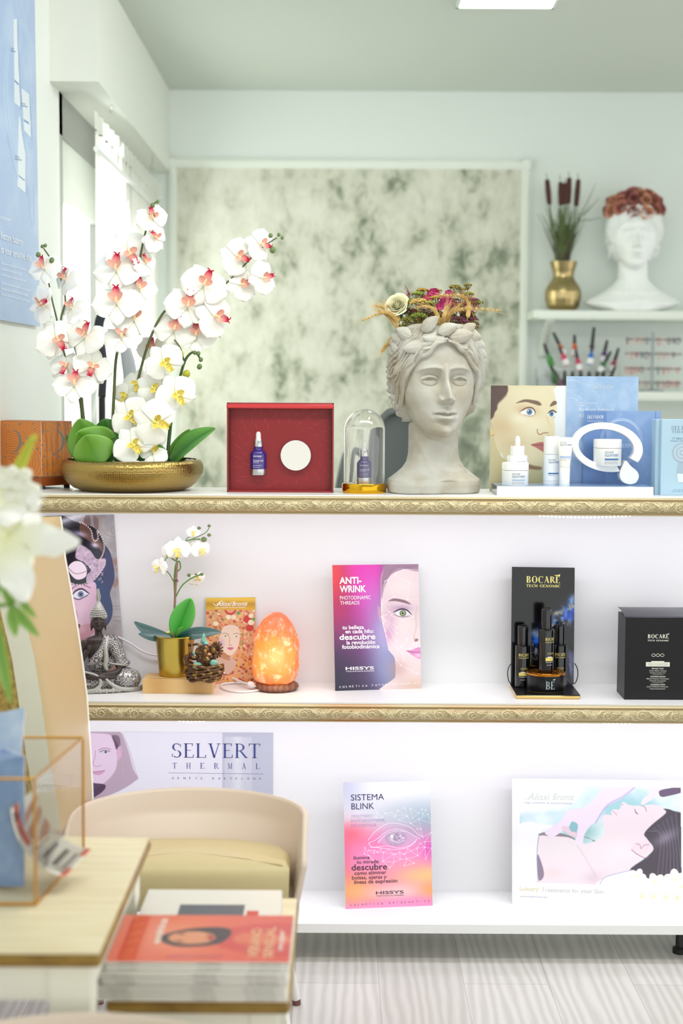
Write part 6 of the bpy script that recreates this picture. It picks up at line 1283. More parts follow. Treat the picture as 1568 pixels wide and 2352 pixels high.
a1 = nt.nodes.new('ShaderNodeMath'); a1.operation = 'MULTIPLY_ADD'; a1.inputs[1].default_value = -.055; L(no.outputs[0], a1.inputs[0]); L(ds.outputs['Value'], a1.inputs[2])
rp = nt.nodes.new('ShaderNodeValToRGB'); rp.color_ramp.elements[0].position = .0; rp.color_ramp.elements[0].color = (1.0, .78, .24, 1); rp.color_ramp.elements[1].position = 1; rp.color_ramp.elements[1].color = (.62, .12, .05, 1)
q = rp.color_ramp.elements.new(.3); q.color = (1.0, .50, .07, 1); q = rp.color_ramp.elements.new(.55); q.color = (.95, .22, .035, 1)
mr = nt.nodes.new('ShaderNodeMapRange'); mr.inputs[1].default_value = -.018; mr.inputs[2].default_value = .085; L(a1.outputs[0], mr.inputs[0]); L(mr.outputs[0], rp.inputs[0]); L(rp.outputs[0], b.inputs['Emission Color']); b.inputs['Emission Strength'].default_value = .72
n2 = nt.nodes.new('ShaderNodeTexNoise'); n2.inputs['Scale'].default_value = 42; n2.inputs['Detail'].default_value = 6; n2.inputs['Roughness'].default_value = .65; L(tc.outputs['Object'], n2.inputs['Vector'])
m2 = nt.nodes.new('ShaderNodeMapRange'); m2.inputs[1].default_value = .52; m2.inputs[2].default_value = .68; L(n2.outputs[0], m2.inputs[0]); x = nt.nodes.new('ShaderNodeMix'); x.data_type = 'RGBA'; x.inputs[6].default_value = (.42, .09, .04, 1); x.inputs[7].default_value = (.80, .52, .45, 1); L(m2.outputs[0], x.inputs[0]); L(x.outputs[2], b.inputs['Base Color'])
bu = nt.nodes.new('ShaderNodeBump'); bu.inputs['Strength'].default_value = .5; bu.inputs['Distance'].default_value = .004; L(n2.outputs[0], bu.inputs['Height']); L(bu.outputs[0], b.inputs['Normal'])
def rock(u, v):
    a = 2 * PI * u; z = 17 + 165 * v; R_ = np.interp(v, [0, .03, .1, .25, .45, .6, .75, .88, .95, .99, 1], [36, 46, 51, 54, 54, 50, 41, 30, 22, 12, .5])
    n = mnoise.noise((math.cos(a) * 1.6, math.sin(a) * 1.6, v * 3.2)) * 8 + mnoise.noise((math.cos(a) * 5, math.sin(a) * 5, v * 9)) * 2.5; n *= min(1, (1 - v) * 8)
    n += 5 * math.exp(-((a - 6.05) / .25) ** 2 - ((v - .62) / .08) ** 2)
    return ((R_ + n) * math.cos(a) - 2 * v, (R_ + n) * math.sin(a) * .92, z)
MB().T(sc=kl).grid(rock, 110, 110, wrap=True).build('salt_crystal', sm_, LA, ang=180)
pl_ = bpy.data.lights.new('lamp_bulb', 'POINT'); pl_.energy = .26; pl_.color = (1, .52, .25); pl_.shadow_soft_size = .05; po = bpy.data.objects.new('lamp_bulb', pl_); COL.objects.link(po); po.location = LA.location + Vector((-.0, -.075, .09))
wc = mat('white_cable', (236, 232, 234), .4); zc_ = Z2 + .0035
m = MB(); cp = [ON(592, 1578, Z2 + .01), ON(560, 1568, Z2 + .012), ON(530, 1555, Z2 + .016), P(508, 1542, 3.66), P(440, 1512, 3.672), P(360, 1505, 3.672), P(330, 1497, 3.672), P(300, 1478, 3.672), P(270, 1462, 3.672)]
m.tube([p_ - LA.location for p_ in cp], .0026, 8, 6); m.build('power_cable', wc, LA, ang=180)
m = MB(); m.tube([p_ - LA.location for p_ in [ON(600, 1584, zc_), ON(560, 1589, zc_), ON(525, 1586, zc_), ON(508, 1578, zc_), ON(512, 1571, zc_), ON(545, 1568, zc_), ON(580, 1572, zc_)]], .0026, 8, 8); m.build('cable_loop', wc, LA, ang=180)
MB().ell(ON(578, 1573, Z2 + .012) - LA.location, (.012, .008, .008), 14, 8, (0, rad(25), 0)).build('cable_switch', wc, LA)

# ---- black and gold serum display
PB = ON(1253, 1606, Z2); dF2 = PB.y; gl = mat('pale_gold', (222, 190, 120), .25, .9); bkg = mat('gloss_black', (8, 8, 11), .1, coat=.25); bkm = mat('satin_black', (13, 13, 18), .3, spec=.35)
goldink = mat('gold_ink', (226, 206, 112), .35)
a, b_ = ON(1184, 1605, Z2), ON(1333, 1607, Z2); bk_ = ON(1246, 1573, Z2 + .0095).y
BD = thing('serum_display', 'black counter display with gold-edged base and a tall printed back panel', 'display stand', ((a.x + b_.x) / 2, dF2, Z2))
MB().box(a.x, b_.x, dF2, bk_ + .006, Z2, Z2 + .0088, .002).build('gold_edge', gl, BD, world=True); MB().box(a.x + .0006, b_.x - .0006, dF2 + .0006, bk_ + .0054, Z2 + .0089, Z2 + .0105).build('base_plate', bkm, BD, world=True, smooth=False)
TL, TR = P(1175.5, 1302, bk_ + .012), P(1319.5, 1304, bk_ + .012); BLc, BRc = P(1172.5, 1574, bk_), P(1317, 1577, bk_)
sh = Sheet([TL, TR, Vector((BRc.x, bk_, Z2 + .0106)), Vector((BLc.x, bk_, Z2 + .0106))], [(1175.5, 1302), (1319.5, 1304), (1317, 1576), (1172.5, 1574)], .004, 2.0); p = sh.p
fe = lambda q: [(1160 + a / 7.127, 1290 + b / 7.127) for a, b in q]
p.c[:] = np.array((9, 9, 13)) / 255; band = np.exp(-((p.Y - 1462 + (p.X - 1250) * .95) / 26) ** 2) * np.clip((p.X - 1205) / 20, 0, 1)
p.noise(6, 9, (40, 92, 196), .46, .6, 1, 3, band); p.noise(9, 12, (112, 150, 206), .52, .66, .9, 8, band); p.noise(14, 20, (216, 196, 150), .56, .62, .8, 12, band); p.noise(10, 14, (16, 18, 30), .55, .66, 1, 31, band)
p.blob(*fe([(1060, 880)])[0], 10, 14, (24, 84, 214), .9); p.blob(*fe([(1090, 650)])[0], 8, 10, (110, 160, 226), .9); p.blob(*fe([(500, 1300)])[0], 9, 10, (26, 92, 220), .9); p.blob(*fe([(470, 1180)])[0], 8, 8, (120, 150, 196), .8); p.blob(*fe([(840, 850)])[0], 8, 5, (214, 204, 160), .8, -20)
b2 = np.exp(-((p.X - 1308) / 14) ** 2 - ((p.Y - 1530) / 40) ** 2); p.noise(8, 12, (112, 118, 170), .42, .6, 1, 4, b2); p.noise(14, 18, (60, 60, 80), .5, .6, .8, 5, b2)
p.line(fe([(415, 1510), (470, 1500), (520, 1600), (500, 1620), (440, 1590), (418, 1520)]), .9, (160, 140, 100), .8)
for s_, x, y, h, w, sf in (('BOCARE', 345, 348, 112, 550, (.2, .05)), ('TECH GENOMIC', 342, 418, 44, 556, (.2, .09))): q = fe([(x, y)])[0]; sh.text(s_, q[0], q[1], h / 7.127, (224, 214, 130), w=w / 7.127, serif=sf)
sh.shape(fe([(808, 232), (808, 222), (860, 220), (898, 206), (895, 236), (880, 240)]), (224, 214, 130))
nn = sh.build('back_panel', None, None, .12, parent=BD, back=(20, 20, 24))
for xs_, sg in ((1174, -1), (1318, 1)):
    c_ = P(xs_, 1545, bk_ + .004); MB().tube([c_ + Vector((0, 0, .023)), c_ + Vector((sg * .007, 0, .012)), c_ + Vector((sg * .009, 0, -.004)), c_ + Vector((sg * .006, 0, -.02)), c_ + Vector((0, 0, -.028))], .0011, 6, 5).build('wire_loop', blk, BD, world=True, ang=180)
# podium
dPd = dF2 + .062; kp = S(1, dPd); PD = (P(1253, 1586, dPd).x, dPd, Z2 + .0106)
pod = thing('podium', 'round black podium with glowing amber rim, standing on the serum display base', 'podium', PD)
MB().T(sc=kp).lathe([(43, 0), (43.5, .6), (43.8, 1.5)], 64).build('gold_foot', gl, pod); MB().T(sc=kp).lathe([(44.2, 1.6), (44.8, 3), (44.8, 38)], 64).build('body', bkm, pod, ang=60)
amb = mat('amber_metal', (206, 130, 36), .2, .9)
MB().T(sc=kp).lathe([(44.8, 38.1), (45, 41), (43, 42.4), (40, 42.6), (36, 40.5), (35, 40.5), (34, 42), (30, 42), (29, 40.5), (.4, 40.5)], 64).build('amber_rim', amb, pod)
m = MB(); cyl_text(m, 'BE', 44.8 * kp, 9 * kp, -.14, 18 * kp, 21 * kp, serif=(.14, .05)); m.add([(math.sin(aa) * 45 * kp, -math.cos(aa) * 45 * kp, z * kp) for aa, z in ((-.14, 29), (-.14, 30), (.2, 30.5), (.36, 34), (.34, 29.5))], [(0, 1, 2, 3, 4)]); m.build('lettering', mat('silver_ink', (170, 186, 190), .3), pod, smooth=False)
def serum(label, cx, yb, yt, dd, z0, tw):
    k_ = S(1, dd); Hh = (yb - yt); t = thing('black_serum_bottle', label, 'bottle', (P(cx, yb, dd).x, dd, z0), rad(tw))
    s_ = Hh / 150.0
    MB().T(sc=k_ * s_).lathe([(17, 0), (17.8, 1), (18, 3), (18, 99), (17, 101)], 40).build('bottle_body', bkg, t); MB().T(sc=k_ * s_).lathe([(12.6, 101.4), (12.8, 145), (11.5, 148.5), (8, 150)], 36).build('cap', bkg, t)
    m = MB().T(sc=k_ * s_); cyl_text(m, 'BOCARE', 18, 76, -.55, 7, 26, serif=(.18, .06)); cyl_text(m, 'TECH GENOMIC', 18, 71, -.55, 2.6, 26, serif=(.18, .08))
    for j in range(3):
        for sg in (-1, 1): m.add([(math.sin(-.28 + (j * 6 + q_ * .75) / 18) * 18.1, -math.cos(-.28 + (j * 6 + q_ * .75) / 18) * 18.1, 46 + sg * 2.0 * math.sin(PI * q_ / 8) + w_ * .55) for w_ in (0, 1) for q_ in range(9)], [(q_, q_ + 1, 10 + q_, 9 + q_) for q_ in range(8)])
    m.add([(math.sin(-.5 + q_ * .09) * 18.1, -math.cos(-.5 + q_ * .09) * 18.1, z) for z in (29, 37) for q_ in range(13)], [(q_, q_ + 1, 14 + q_, 13 + q_) for q_ in range(12)]); m.cur = 1
    m.add([(math.sin(-.25 + q_ * .09) * 18.1, -math.cos(-.25 + q_ * .09) * 18.1, z) for z in (37.3, 39) for q_ in range(8)], [(q_, q_ + 1, 9 + q_, 8 + q_) for q_ in range(7)]); cyl_text(m, 'SERUM CONCENTRATE', 18, 25, -.45, 2, 19); cyl_text(m, 'serum intenso', 18, 19, -.35, 2, 14)
    m.build('lettering', [goldink, inkw], t, smooth=False); return t
serum('black serum bottle with gold print standing on the amber podium', 1253, 1543, 1392, dPd, PD[2] + 40.6 * kp, 18)
serum('black serum bottle with gold print, leftmost on the display base', 1199, 1572, 1427, bk_ - .030, Z2 + .0106, -6)
serum('black serum bottle partly hidden right of the podium bottle', 1284, 1573, 1427, bk_ - .022, Z2 + .0106, -14)
# ---- large black product box
a, c_ = ON(1433, 1607, Z2), ON(1414, 1588, Z2); zt = P(1434, 1418, a.y).z; zt2 = P(1415, 1404, c_.y).z
BB = thing('black_product_box', 'large black cosmetics box printed with white text, right end of middle shelf', 'box', (a.x + .1, a.y, Z2)); X2 = a.x + .20; cdk = mat('black_card', (20, 20, 23), .42, spec=.3); cds = mat('black_card_side', (52, 52, 62), .3)
MB().box(a.x, X2, a.y, c_.y, Z2, zt).build('carton', cdk, BB, world=True, smooth=False, bevel=.0008)
def lid(u, v): return (a.x - .001 + (X2 - a.x) * u, a.y + (c_.y - a.y) * v, zt + .0008 + .010 * math.sin(min(1, v * 1.35) * PI * .5) - .001)
MB().grid(lid, 2, 12).build('lid_flap', cds, BB, world=True, solid=.001)
m = MB(); q = S(1, a.y)
def bt_(s_, cx, y, h, w, serif=None, bold=0, cur=0):
    m.cur = cur; vs, fs, W_ = serif2d(s_, *serif) if serif else text2d(s_, bold); o = P(cx, y, a.y); m.add([(o.x + (X / W_ - .5) * w * q, a.y - .0006, o.z + Y * h * q) for X, Y in vs], fs)
fg = lambda x, y: (1400 + x / 9.333, 1380 + y / 9.333)
for s_, x, y, h, w, sf, bo, cu in (('BOCARE', 1038, 805, 90, 455, (.2, .06), 0, 0), ('TECH GENOMIC', 1036, 868, 36, 462, (.2, .09), 0, 0), ('BIPHASIC TONIC', 1026, 1466, 28, 260, None, .02, 0), ('Tónico bifásico calmante', 1026, 1512, 28, 375, None, 0, 0), ('Soothing two-phase tonic', 1026, 1553, 25, 340, None, 0, 0), ('CLEANSING BALSAM', 1026, 1638, 28, 325, None, .02, 0), ('Bálsamo limpiador antioxidante', 1026, 1683, 28, 480, None, 0, 0), ('Antioxidant cleansing balm', 1026, 1725, 25, 355, None, 0, 0), ('CLEANSING LOTION', 1026, 1810, 28, 315, None, .02, 0), ('Loción tonificadora hidratante', 1018, 1852, 28, 460, None, 0, 0), ('Toning moisturizing lotion', 1018, 1896, 25, 345, None, 0, 0)):
    X, Y = fg(x, y); bt_(s_, X, Y, h / 9.333, w / 9.333, sf, bo, cu)
def brect(x0, y0, x1, y1, o_=.0005, cur=0):
    m.cur = cur; A, B_ = fg(x0, y0), fg(x1, y1); p0, p1 = P(*A, a.y), P(*B_, a.y); m.add([(p0.x, a.y - o_, p0.z), (p1.x, a.y - o_, p0.z), (p1.x, a.y - o_, p1.z), (p0.x, a.y - o_, p1.z)], [(3, 2, 1, 0)])
brect(773, 1312, 1282, 1410); brect(888, 1290, 1166, 1313); brect(903, 1578, 1146, 1584); brect(905, 1750, 1146, 1756); X, Y = fg(1028, 1385); bt_('TRI-CLEANSER', X, Y, 5.2, 46, (.12, .06), 0, 1)
for j in range(3):
    for sg in (-1, 1):
        pts = [fg(890 + j * 93 + q_ * 11.6, 1165 - sg * 30 * math.sin(PI * q_ / 8)) for q_ in range(9)]; vs = [P(x, y + w_ * 1.1, a.y) for w_ in (-.5, .5) for x, y in pts]; m.cur = 0; m.add([(v.x, a.y - .0006, v.z) for v in vs], [(q_, q_ + 1, 10 + q_, 9 + q_) for q_ in range(8)])
X, Y = fg(1190, 712); p0 = P(X, Y, a.y); m.cur = 0; m.add([(p0.x, a.y - .0006, p0.z), (p0.x + 5 * q, a.y - .0006, p0.z + .2 * q), (p0.x + 8.5 * q, a.y - .0006, p0.z + 2.4 * q), (p0.x + 8 * q, a.y - .0006, p0.z - 1.2 * q)], [(0, 1, 2, 3)])
m.build('lettering', [mat('ivory_ink', (226, 228, 214), .4), mat('grey_green_ink', (150, 160, 150), .4)], BB, smooth=False, world=True)

# ================================================================ bottom shelf
sh = rect_card(120, 1680.5, 627, 1880, D0 + DP - .0045, P(400, 1872, D0 + DP - .0045).z, .004, 1.3); p = sh.p
fh = lambda q: [(190 + a / 3.484, 1660 + b / 3.484) for a, b in q]
p.c[:] = np.array((228, 228, 238)) / 255; p.mix(np.clip((p.X - 450) / 170, 0, 1) * .25, (190, 194, 214)); p.box(510.5, 1680, 640, 1900, (184, 188, 204), .85); p.box(516, 1691, 578, 1900, (206, 208, 220), .7); p.mix(np.exp(-((p.X - 545) / 12) ** 2) * (p.Y > 1690) * .6, (228, 230, 238))
p.poly(fh([(-250, 700), (-250, 60), (60, 70), (200, 66), (290, 66), (330, 130), (370, 260), (400, 380), (440, 450), (420, 480), (300, 560), (100, 640)]), (186, 166, 184), 2); p.poly(fh([(-100, 60), (60, 80), (200, 90), (240, 130), (270, 210), (275, 300), (255, 400), (180, 490), (80, 540), (-100, 500)]), (226, 206, 228), 2)
p.poly(fh([(235, 100), (290, 110), (300, 190), (270, 220), (250, 160)]), (84, 66, 84), 3, .85); p.poly(fh([(270, 230), (290, 190), (312, 195), (310, 260), (290, 310), (275, 290)]), (214, 176, 204), 1.2)
for k_ in range(14): p.line(fh([(230 + k_ * 7, 80), (300 + k_ * 6, 220 + k_), (330 + k_ * 8, 440)]), .9, (160, 140, 160) if k_ % 2 else (206, 190, 204), .55)
p.poly(fh([(140, 245), (170, 228), (210, 236), (180, 252)]), (206, 206, 220), 1); p.el(*fh([(182, 240)])[0], 2.8, 2.6, (70, 72, 104), .8); p.line(fh([(135, 240), (170, 224), (215, 234)]), 1.6, (70, 50, 84), .85); p.line(fh([(125, 225), (170, 206), (222, 216)]), 1.8, (130, 100, 130), .7, 1.5)
p.line(fh([(100, 230), (95, 290), (80, 340), (110, 362), (145, 348)]), 1.4, (170, 130, 170), .8, 1.3); p.line(fh([(78, 408), (130, 402), (175, 396)]), 1.8, (140, 92, 130), .8); p.poly(fh([(80, 410), (170, 400), (140, 430), (100, 432)]), (206, 150, 190), 1.3, .8); p.line([(x_, y_) for x_, y_ in fh([(278, 300), (298, 290), (306, 320), (292, 346), (276, 338)])], 1.2, (176, 170, 160), .9)
p.poly(fh([(-100, 480), (80, 500), (180, 520), (120, 600), (-100, 700)]), (60, 40, 70), 2, .8)
bi = (58, 72, 134)
for s_, x, y, h, w, sf in (('SELVERT', 708, 283, 120, 715, (.11, .04)), ): q = fh([(x, y)])[0]; sh.text(s_, q[0], q[1], h / 3.484, bi, w=w / 3.484, serif=sf)
for i, c_ in enumerate('THERMAL'): q = fh([(716 + i * 111, 375)])[0]; sh.text(c_, q[0], q[1], 14, (84, 102, 156), w=10.5, serif=(.12, .05))
A, B_ = fh([(685, 410)])[0], fh([(1447, 415)])[0]; sh.shape([A, (A[0], A[1] + .8), (B_[0], B_[1] + .8), B_], (110, 124, 170))
for i, c_ in enumerate('GENÈVE BARCELONA'):
    if c_ != ' ': q = fh([(712 + i * 46.5, 464)])[0]; sh.text(c_, q[0], q[1], 5, (96, 110, 160))
sh.build('banner_sign', 'long pale sign with a blonde woman and navy serif lettering, lower left bay', 'sign', .15)
# ---- BLINK card
sh = card([(788.5, 1798), (987, 1793), (993, 2080), (793.5, 2088)], Z3, .05, .004, 1.7); p = sh.p; U, V = p.U, p.V
fi = lambda q: [(780 + a / 7.127, 1780 + b / 7.127) for a, b in q]
p.c[:] = np.array((232, 230, 240)) / 255
G = lambda u0, v0, su, sv, c_, a_=1: p.mix(np.exp(-((U - u0) / su) ** 2 - ((V - v0) / sv) ** 2) * a_, c_)
G(0, .02, .3, .2, (186, 190, 214)); G(.75, .05, .5, .12, (240, 240, 240)); G(.95, .33, .4, .17, (150, 176, 190)); G(.6, .28, .3, .1, (190, 196, 210), .7)
p.mix(np.clip((V - .3) * 6, 0, 1) * np.clip(1 - (U - .4) * 1.4 * np.clip(1.5 - V * 2.2, 0, 1), 0, 1), (232, 120, 180)); G(.06, .42, .22, .1, (240, 108, 130)); G(.0, .6, .1, .2, (226, 96, 130)); G(.5, .62, .5, .12, (232, 140, 194), .8); G(1, .55, .12, .1, (216, 90, 180)); G(.1, .86, .3, .14, (240, 160, 96)); G(.95, .76, .45, .1, (240, 186, 130)); G(.6, .88, .4, .07, (232, 206, 196), .8); G(1, .87, .16, .07, (238, 160, 104)); G(.5, 1.0, .8, .05, (236, 150, 196)); G(.72, .42, .25, .05, (176, 160, 190), .5)
LN = (246, 240, 250)
p.poly(fi([(610, 1100), (740, 980), (900, 910), (1060, 930), (1220, 1010), (1250, 1060), (1180, 1150), (1000, 1180), (800, 1160)]), (206, 176, 212), 3, .55); p.el(*fi([(915, 1045)])[0], 24, 18, (170, 146, 178), 2, .7); p.el(*fi([(920, 1025)])[0], 8, 8, (128, 106, 140), 1.5, .8); p.el(*fi([(850, 1015)])[0], 3.6, 4, (250, 246, 252), 1.5, .9)
for q in ([(470, 1120), (600, 1060), (740, 950), (900, 895), (1060, 920), (1200, 1000), (1310, 1060)], [(460, 1080), (560, 950), (720, 830), (880, 795), (1140, 860), (1270, 980), (1340, 1020)], [(470, 1130), (540, 1190), (760, 1170), (960, 1205), (1160, 1160), (1260, 1060)], [(500, 1190), (640, 1200), (900, 1230), (1100, 1200), (1240, 1100)], [(620, 1120), (740, 990), (900, 925), (1060, 940)]): p.line(fi(q), 1.3, LN, .8)
rr = np.random.default_rng(6)
up_n = [(605, 612), (590, 705), (690, 705), (735, 632), (850, 615), (910, 698), (940, 588), (1060, 545), (1105, 685), (905, 660), (955, 745), (1160, 803), (1150, 555), (1185, 715), (1295, 630), (1335, 570), (1410, 578), (1355, 658), (1290, 730), (1440, 650), (1490, 805), (1325, 898), (1255, 895), (1360, 1030), (1490, 950)]
for e_ in ((0, 1), (1, 2), (0, 2), (3, 4), (4, 5), (3, 5), (2, 3), (6, 7), (7, 8), (6, 9), (9, 8), (8, 10), (10, 11), (8, 11), (6, 8), (12, 13), (13, 14), (12, 14), (15, 16), (16, 17), (15, 17), (18, 19), (19, 20), (18, 20), (18, 11), (11, 21), (18, 21), (21, 22), (22, 23), (21, 23), (23, 24)): p.line(fi([up_n[e_[0]], up_n[e_[1]]]), .7, LN, .75, smooth=False)
lo_n = [(405, 1193), (398, 1298), (480, 1335), (465, 1240), (565, 1240), (550, 1285), (610, 1272), (668, 1228), (710, 1278), (795, 1225), (880, 1308), (975, 1270), (1050, 1310), (1110, 1225), (1165, 1255), (1260, 1210), (1310, 1133), (1390, 1105), (1490, 960), (1385, 1198), (1495, 1215), (1400, 1390), (1272, 1338), (1090, 1385), (985, 1392), (880, 1440), (697, 1422), (815, 1530), (1048, 1498), (1213, 1458), (540, 1400), (1495, 1100)]
for e_ in ((0, 1), (1, 2), (0, 2), (3, 4), (4, 5), (3, 5), (5, 6), (4, 6), (6, 7), (7, 8), (6, 8), (8, 9), (9, 10), (8, 10), (10, 11), (11, 12), (10, 12), (12, 13), (12, 14), (13, 14), (14, 15), (15, 16), (16, 17), (17, 18), (17, 19), (16, 19), (19, 15), (19, 20), (17, 31), (19, 21), (21, 20), (15, 22), (14, 22), (22, 23), (12, 23), (23, 24), (11, 24), (10, 24), (10, 25), (24, 25), (10, 26), (25, 26), (26, 27), (25, 27), (8, 26), (23, 28), (28, 29), (23, 29), (2, 30), (19, 22)): p.line(fi([lo_n[e_[0]], lo_n[e_[1]]]), .7, LN, .8, smooth=False)
for k_ in range(26): a0, a1 = rr.random(2) * 6.28; c_ = fi([(915, 1045)])[0]; p.line([(c_[0] + 21 * math.cos(a0), c_[1] + 16 * math.sin(a0)), (c_[0] + 14 * math.cos(a1), c_[1] + 10 * math.sin(a1))], .6, LN, .7, smooth=False)
for q in up_n + lo_n: p.el(*fi([q])[0], 1.1, 1.1, (255, 252, 255), .7)
nv, lav, dkp = (52, 46, 96), (186, 170, 206), (70, 34, 62)
for s_, x, y, h, w, b_, c_ in (('SISTEMA', 182, 422, 100, 540, 0, nv), ('BLINK', 190, 568, 100, 368, 0, nv), ('TREATMENT', 182, 708, 50, 355, 0, (196, 186, 214)), ('PHOTOBIODYNAMIC', 182, 782, 50, 565, 0, lav), ('EYE CONTOUR', 182, 860, 50, 415, 0, (196, 150, 196)), ('ilumina', 224, 1388, 56, 262, .008, dkp), ('tu mirada:', 276, 1458, 56, 366, .008, dkp), ('descubre', 192, 1568, 96, 578, .012, dkp), ('como eliminar', 238, 1642, 58, 518, .008, dkp), ('bolsas, ojeras y', 200, 1716, 58, 560, .008, dkp), ('líneas de expresión', 234, 1788, 60, 702, .008, dkp), ('HISSYS', 588, 1962, 48, 452, .014, (96, 50, 84)), ('TECHNOLOGIES', 590, 2000, 20, 450, 0, (120, 70, 100))):
    q = fi([(x, y)])[0]; sh.text(s_, q[0], q[1], h / 7.127, c_, w=w / 7.127, bold=b_)
for i, c_ in enumerate('COSMÉTICA EPIGENÉTICA'):
    if c_ != ' ': q = fi([(168 + i * 63.4, 2148 - i * 2.6)])[0]; sh.text(c_, q[0], q[1], 4.0, (130, 60, 110))
sh.build('poster_card', 'standing card with pink and orange gradient and a line-drawn eye', 'poster', .25)
# ---- massage photo board
sh = card([(1175.6, 1788), (1602, 1793.5), (1602, 2091), (1175.6, 2076.6)], Z3, .05, .006, 1.1); p = sh.p
fj = lambda q: [(1160 + a / 3.843, 1780 + b / 3.843) for a, b in q]
p.c[:] = np.array((236, 235, 243)) / 255
def clipphoto(fn):
    c0 = p.c.copy(); fn(); A, B_ = fj([(128, 92)])[0], fj([(1548, 960)])[0]; sl = .0133
    mk = ((p.X > A[0]) & (p.X < B_[0] + (p.Y - A[1]) * .01) & (p.Y > A[1] + (p.X - A[0]) * sl) & (p.Y < fj([(0, 945)])[0][1] + (p.X - A[0]) * .012))[..., None]; p.c = np.where(mk, p.c, c0)
def ph():
    p.box(1100, 1700, 1700, 2200, (206, 226, 234)); p.noise(6, 4, (150, 200, 208), .45, .7, .8, 5); p.noise(5, 4, (236, 246, 246), .5, .75, .9, 9); p.blob(*fj([(680, 500)])[0], 40, 22, (120, 176, 176), .8)
    p.poly(fj([(100, 60), (620, 90), (640, 200), (500, 300), (250, 330), (100, 330)]), (236, 240, 246), 14); p.poly(fj([(100, 455), (380, 440), (420, 460), (300, 520), (270, 700), (290, 960), (100, 960)]), (236, 236, 246), 1.5)
    p.poly(fj([(860, 600), (700, 545), (740, 550), (780, 590), (700, 620)]), (96, 104, 126), 1.5, .8); p.poly(fj([(300, 520), (400, 500), (560, 530), (620, 570), (500, 580), (330, 545)]), (110, 92, 104), 2, .8)
    p.poly(fj([(300, 545), (400, 540), (560, 548), (680, 600), (780, 585), (860, 540), (880, 500), (860, 400), (865, 360), (900, 345), (945, 350), (935, 325), (965, 300), (1010, 300), (1030, 250), (1050, 235), (1100, 262), (1200, 268), (1300, 256), (1400, 285), (1440, 330), (1440, 430), (1260, 520), (1300, 640), (1200, 740), (1090, 830), (900, 890), (830, 970), (300, 950), (330, 880), (290, 700)]), (232, 218, 226), 1.3)
    p.blob(*fj([(1000, 650)])[0], 44, 30, (240, 226, 232), .7); p.blob(*fj([(500, 640)])[0], 50, 20, (228, 222, 224), .7); p.line(fj([(640, 620), (720, 740), (800, 880)]), 3, (206, 184, 200), .5, 4); p.blob(*fj([(780, 900)])[0], 20, 14, (206, 180, 196), .5); p.blob(*fj([(420, 860)])[0], 26, 14, (226, 206, 210), .6)
    p.poly(fj([(285, 700), (330, 800), (342, 890), (295, 920)]), (118, 100, 124), 2, .8); p.line(fj([(300, 520), (285, 640), (282, 760), (290, 940)]), 2.2, (150, 136, 170), .6)
    p.poly(fj([(1230, 510), (1300, 430), (1420, 330), (1400, 295), (1480, 310), (1600, 400), (1600, 900), (1400, 900), (1240, 890), (1100, 830), (1240, 720), (1310, 640), (1260, 560)]), (74, 66, 78), 2.5)
    for k_ in range(22): p.line(fj([(1250 + k_ * 13, 500 - k_ * 9), (1360 + k_ * 9, 520 + k_ * 6), (1330 + k_ * 12, 860)]), 1.1, (150, 140, 162) if k_ % 3 else (50, 42, 54), .45)
    p.blob(*fj([(1420, 540)])[0], 30, 12, (170, 162, 186), .5, -30)
    p.poly(fj([(1115, 640), (1150, 590), (1230, 575), (1290, 600), (1308, 650), (1240, 700), (1170, 690)]), (236, 212, 222), 1.2); p.line(fj([(1118, 650), (1170, 690), (1240, 720), (1270, 700)]), 2, (150, 104, 140), .7); p.line(fj([(1155, 598), (1190, 606), (1200, 640), (1230, 610), (1270, 606)]), 1.2, (120, 84, 104), .7)
    p.line(fj([(1145, 295), (1155, 325), (1175, 342)]), 2.2, (90, 80, 110), .85, taper=True); p.line(fj([(1198, 265), (1235, 280), (1250, 320)]), 2.0, (130, 120, 140), .7, 1.4, taper=True); p.line(fj([(950, 318), (978, 335), (985, 352)]), 1.6, (206, 130, 170), .8); p.el(*fj([(1037, 258)])[0], 1.2, .9, (120, 80, 110), .8)
    p.poly(fj([(890, 80), (1150, 80), (1145, 110), (1040, 200), (880, 290), (800, 410), (750, 450), (700, 530), (685, 610), (650, 610), (625, 560), (640, 470), (610, 410), (560, 450), (500, 500), (420, 548), (370, 530), (355, 500), (440, 440), (500, 400), (560, 310), (680, 290), (780, 220), (850, 120)]), (232, 218, 236), 1.3)
    p.poly(fj([(500, 470), (540, 450), (640, 520), (620, 545), (560, 520)]), (226, 200, 214), 1.2); p.poly(fj([(590, 410), (640, 430), (640, 480), (600, 500), (570, 470)]), (130, 180, 190), 1.5, .9); p.line(fj([(1145, 110), (1040, 190), (900, 270), (800, 420)]), 3.5, (170, 150, 206), .6, 2.5)
    p.poly(fj([(1290, 100), (1390, 115), (1340, 180), (1250, 245), (1200, 255), (1225, 200), (1270, 170)]), (236, 220, 236), 1.2); p.poly(fj([(1380, 130), (1560, 105), (1560, 150), (1430, 185), (1380, 190), (1360, 165)]), (104, 84, 112), 1.5)
    p.poly(fj([(830, 970), (880, 900), (1000, 860), (1120, 830), (1250, 890), (1400, 970)]), (232, 232, 246), 1.2); p.line(fj([(830, 970), (880, 895), (1000, 855), (1120, 826)]), 1.5, (160, 160, 206), .8)
clipphoto(ph)
rr = np.random.default_rng(2)
for cx, cy, R_ in ((1170, 880, 70), (1330, 925, 80), (1500, 900, 90), (1560, 960, 70)):
    for j in range(5): a_ = j * 1.257 + cx; p.el(*fj([(cx + R_ * .55 * math.cos(a_), cy + R_ * .45 * math.sin(a_))])[0], R_ * .15, R_ * .11, (244, 244, 240), 1.5, 1, math.degrees(a_))
    p.blob(*fj([(cx, cy)])[0], 4, 4, (240, 238, 190), .9)
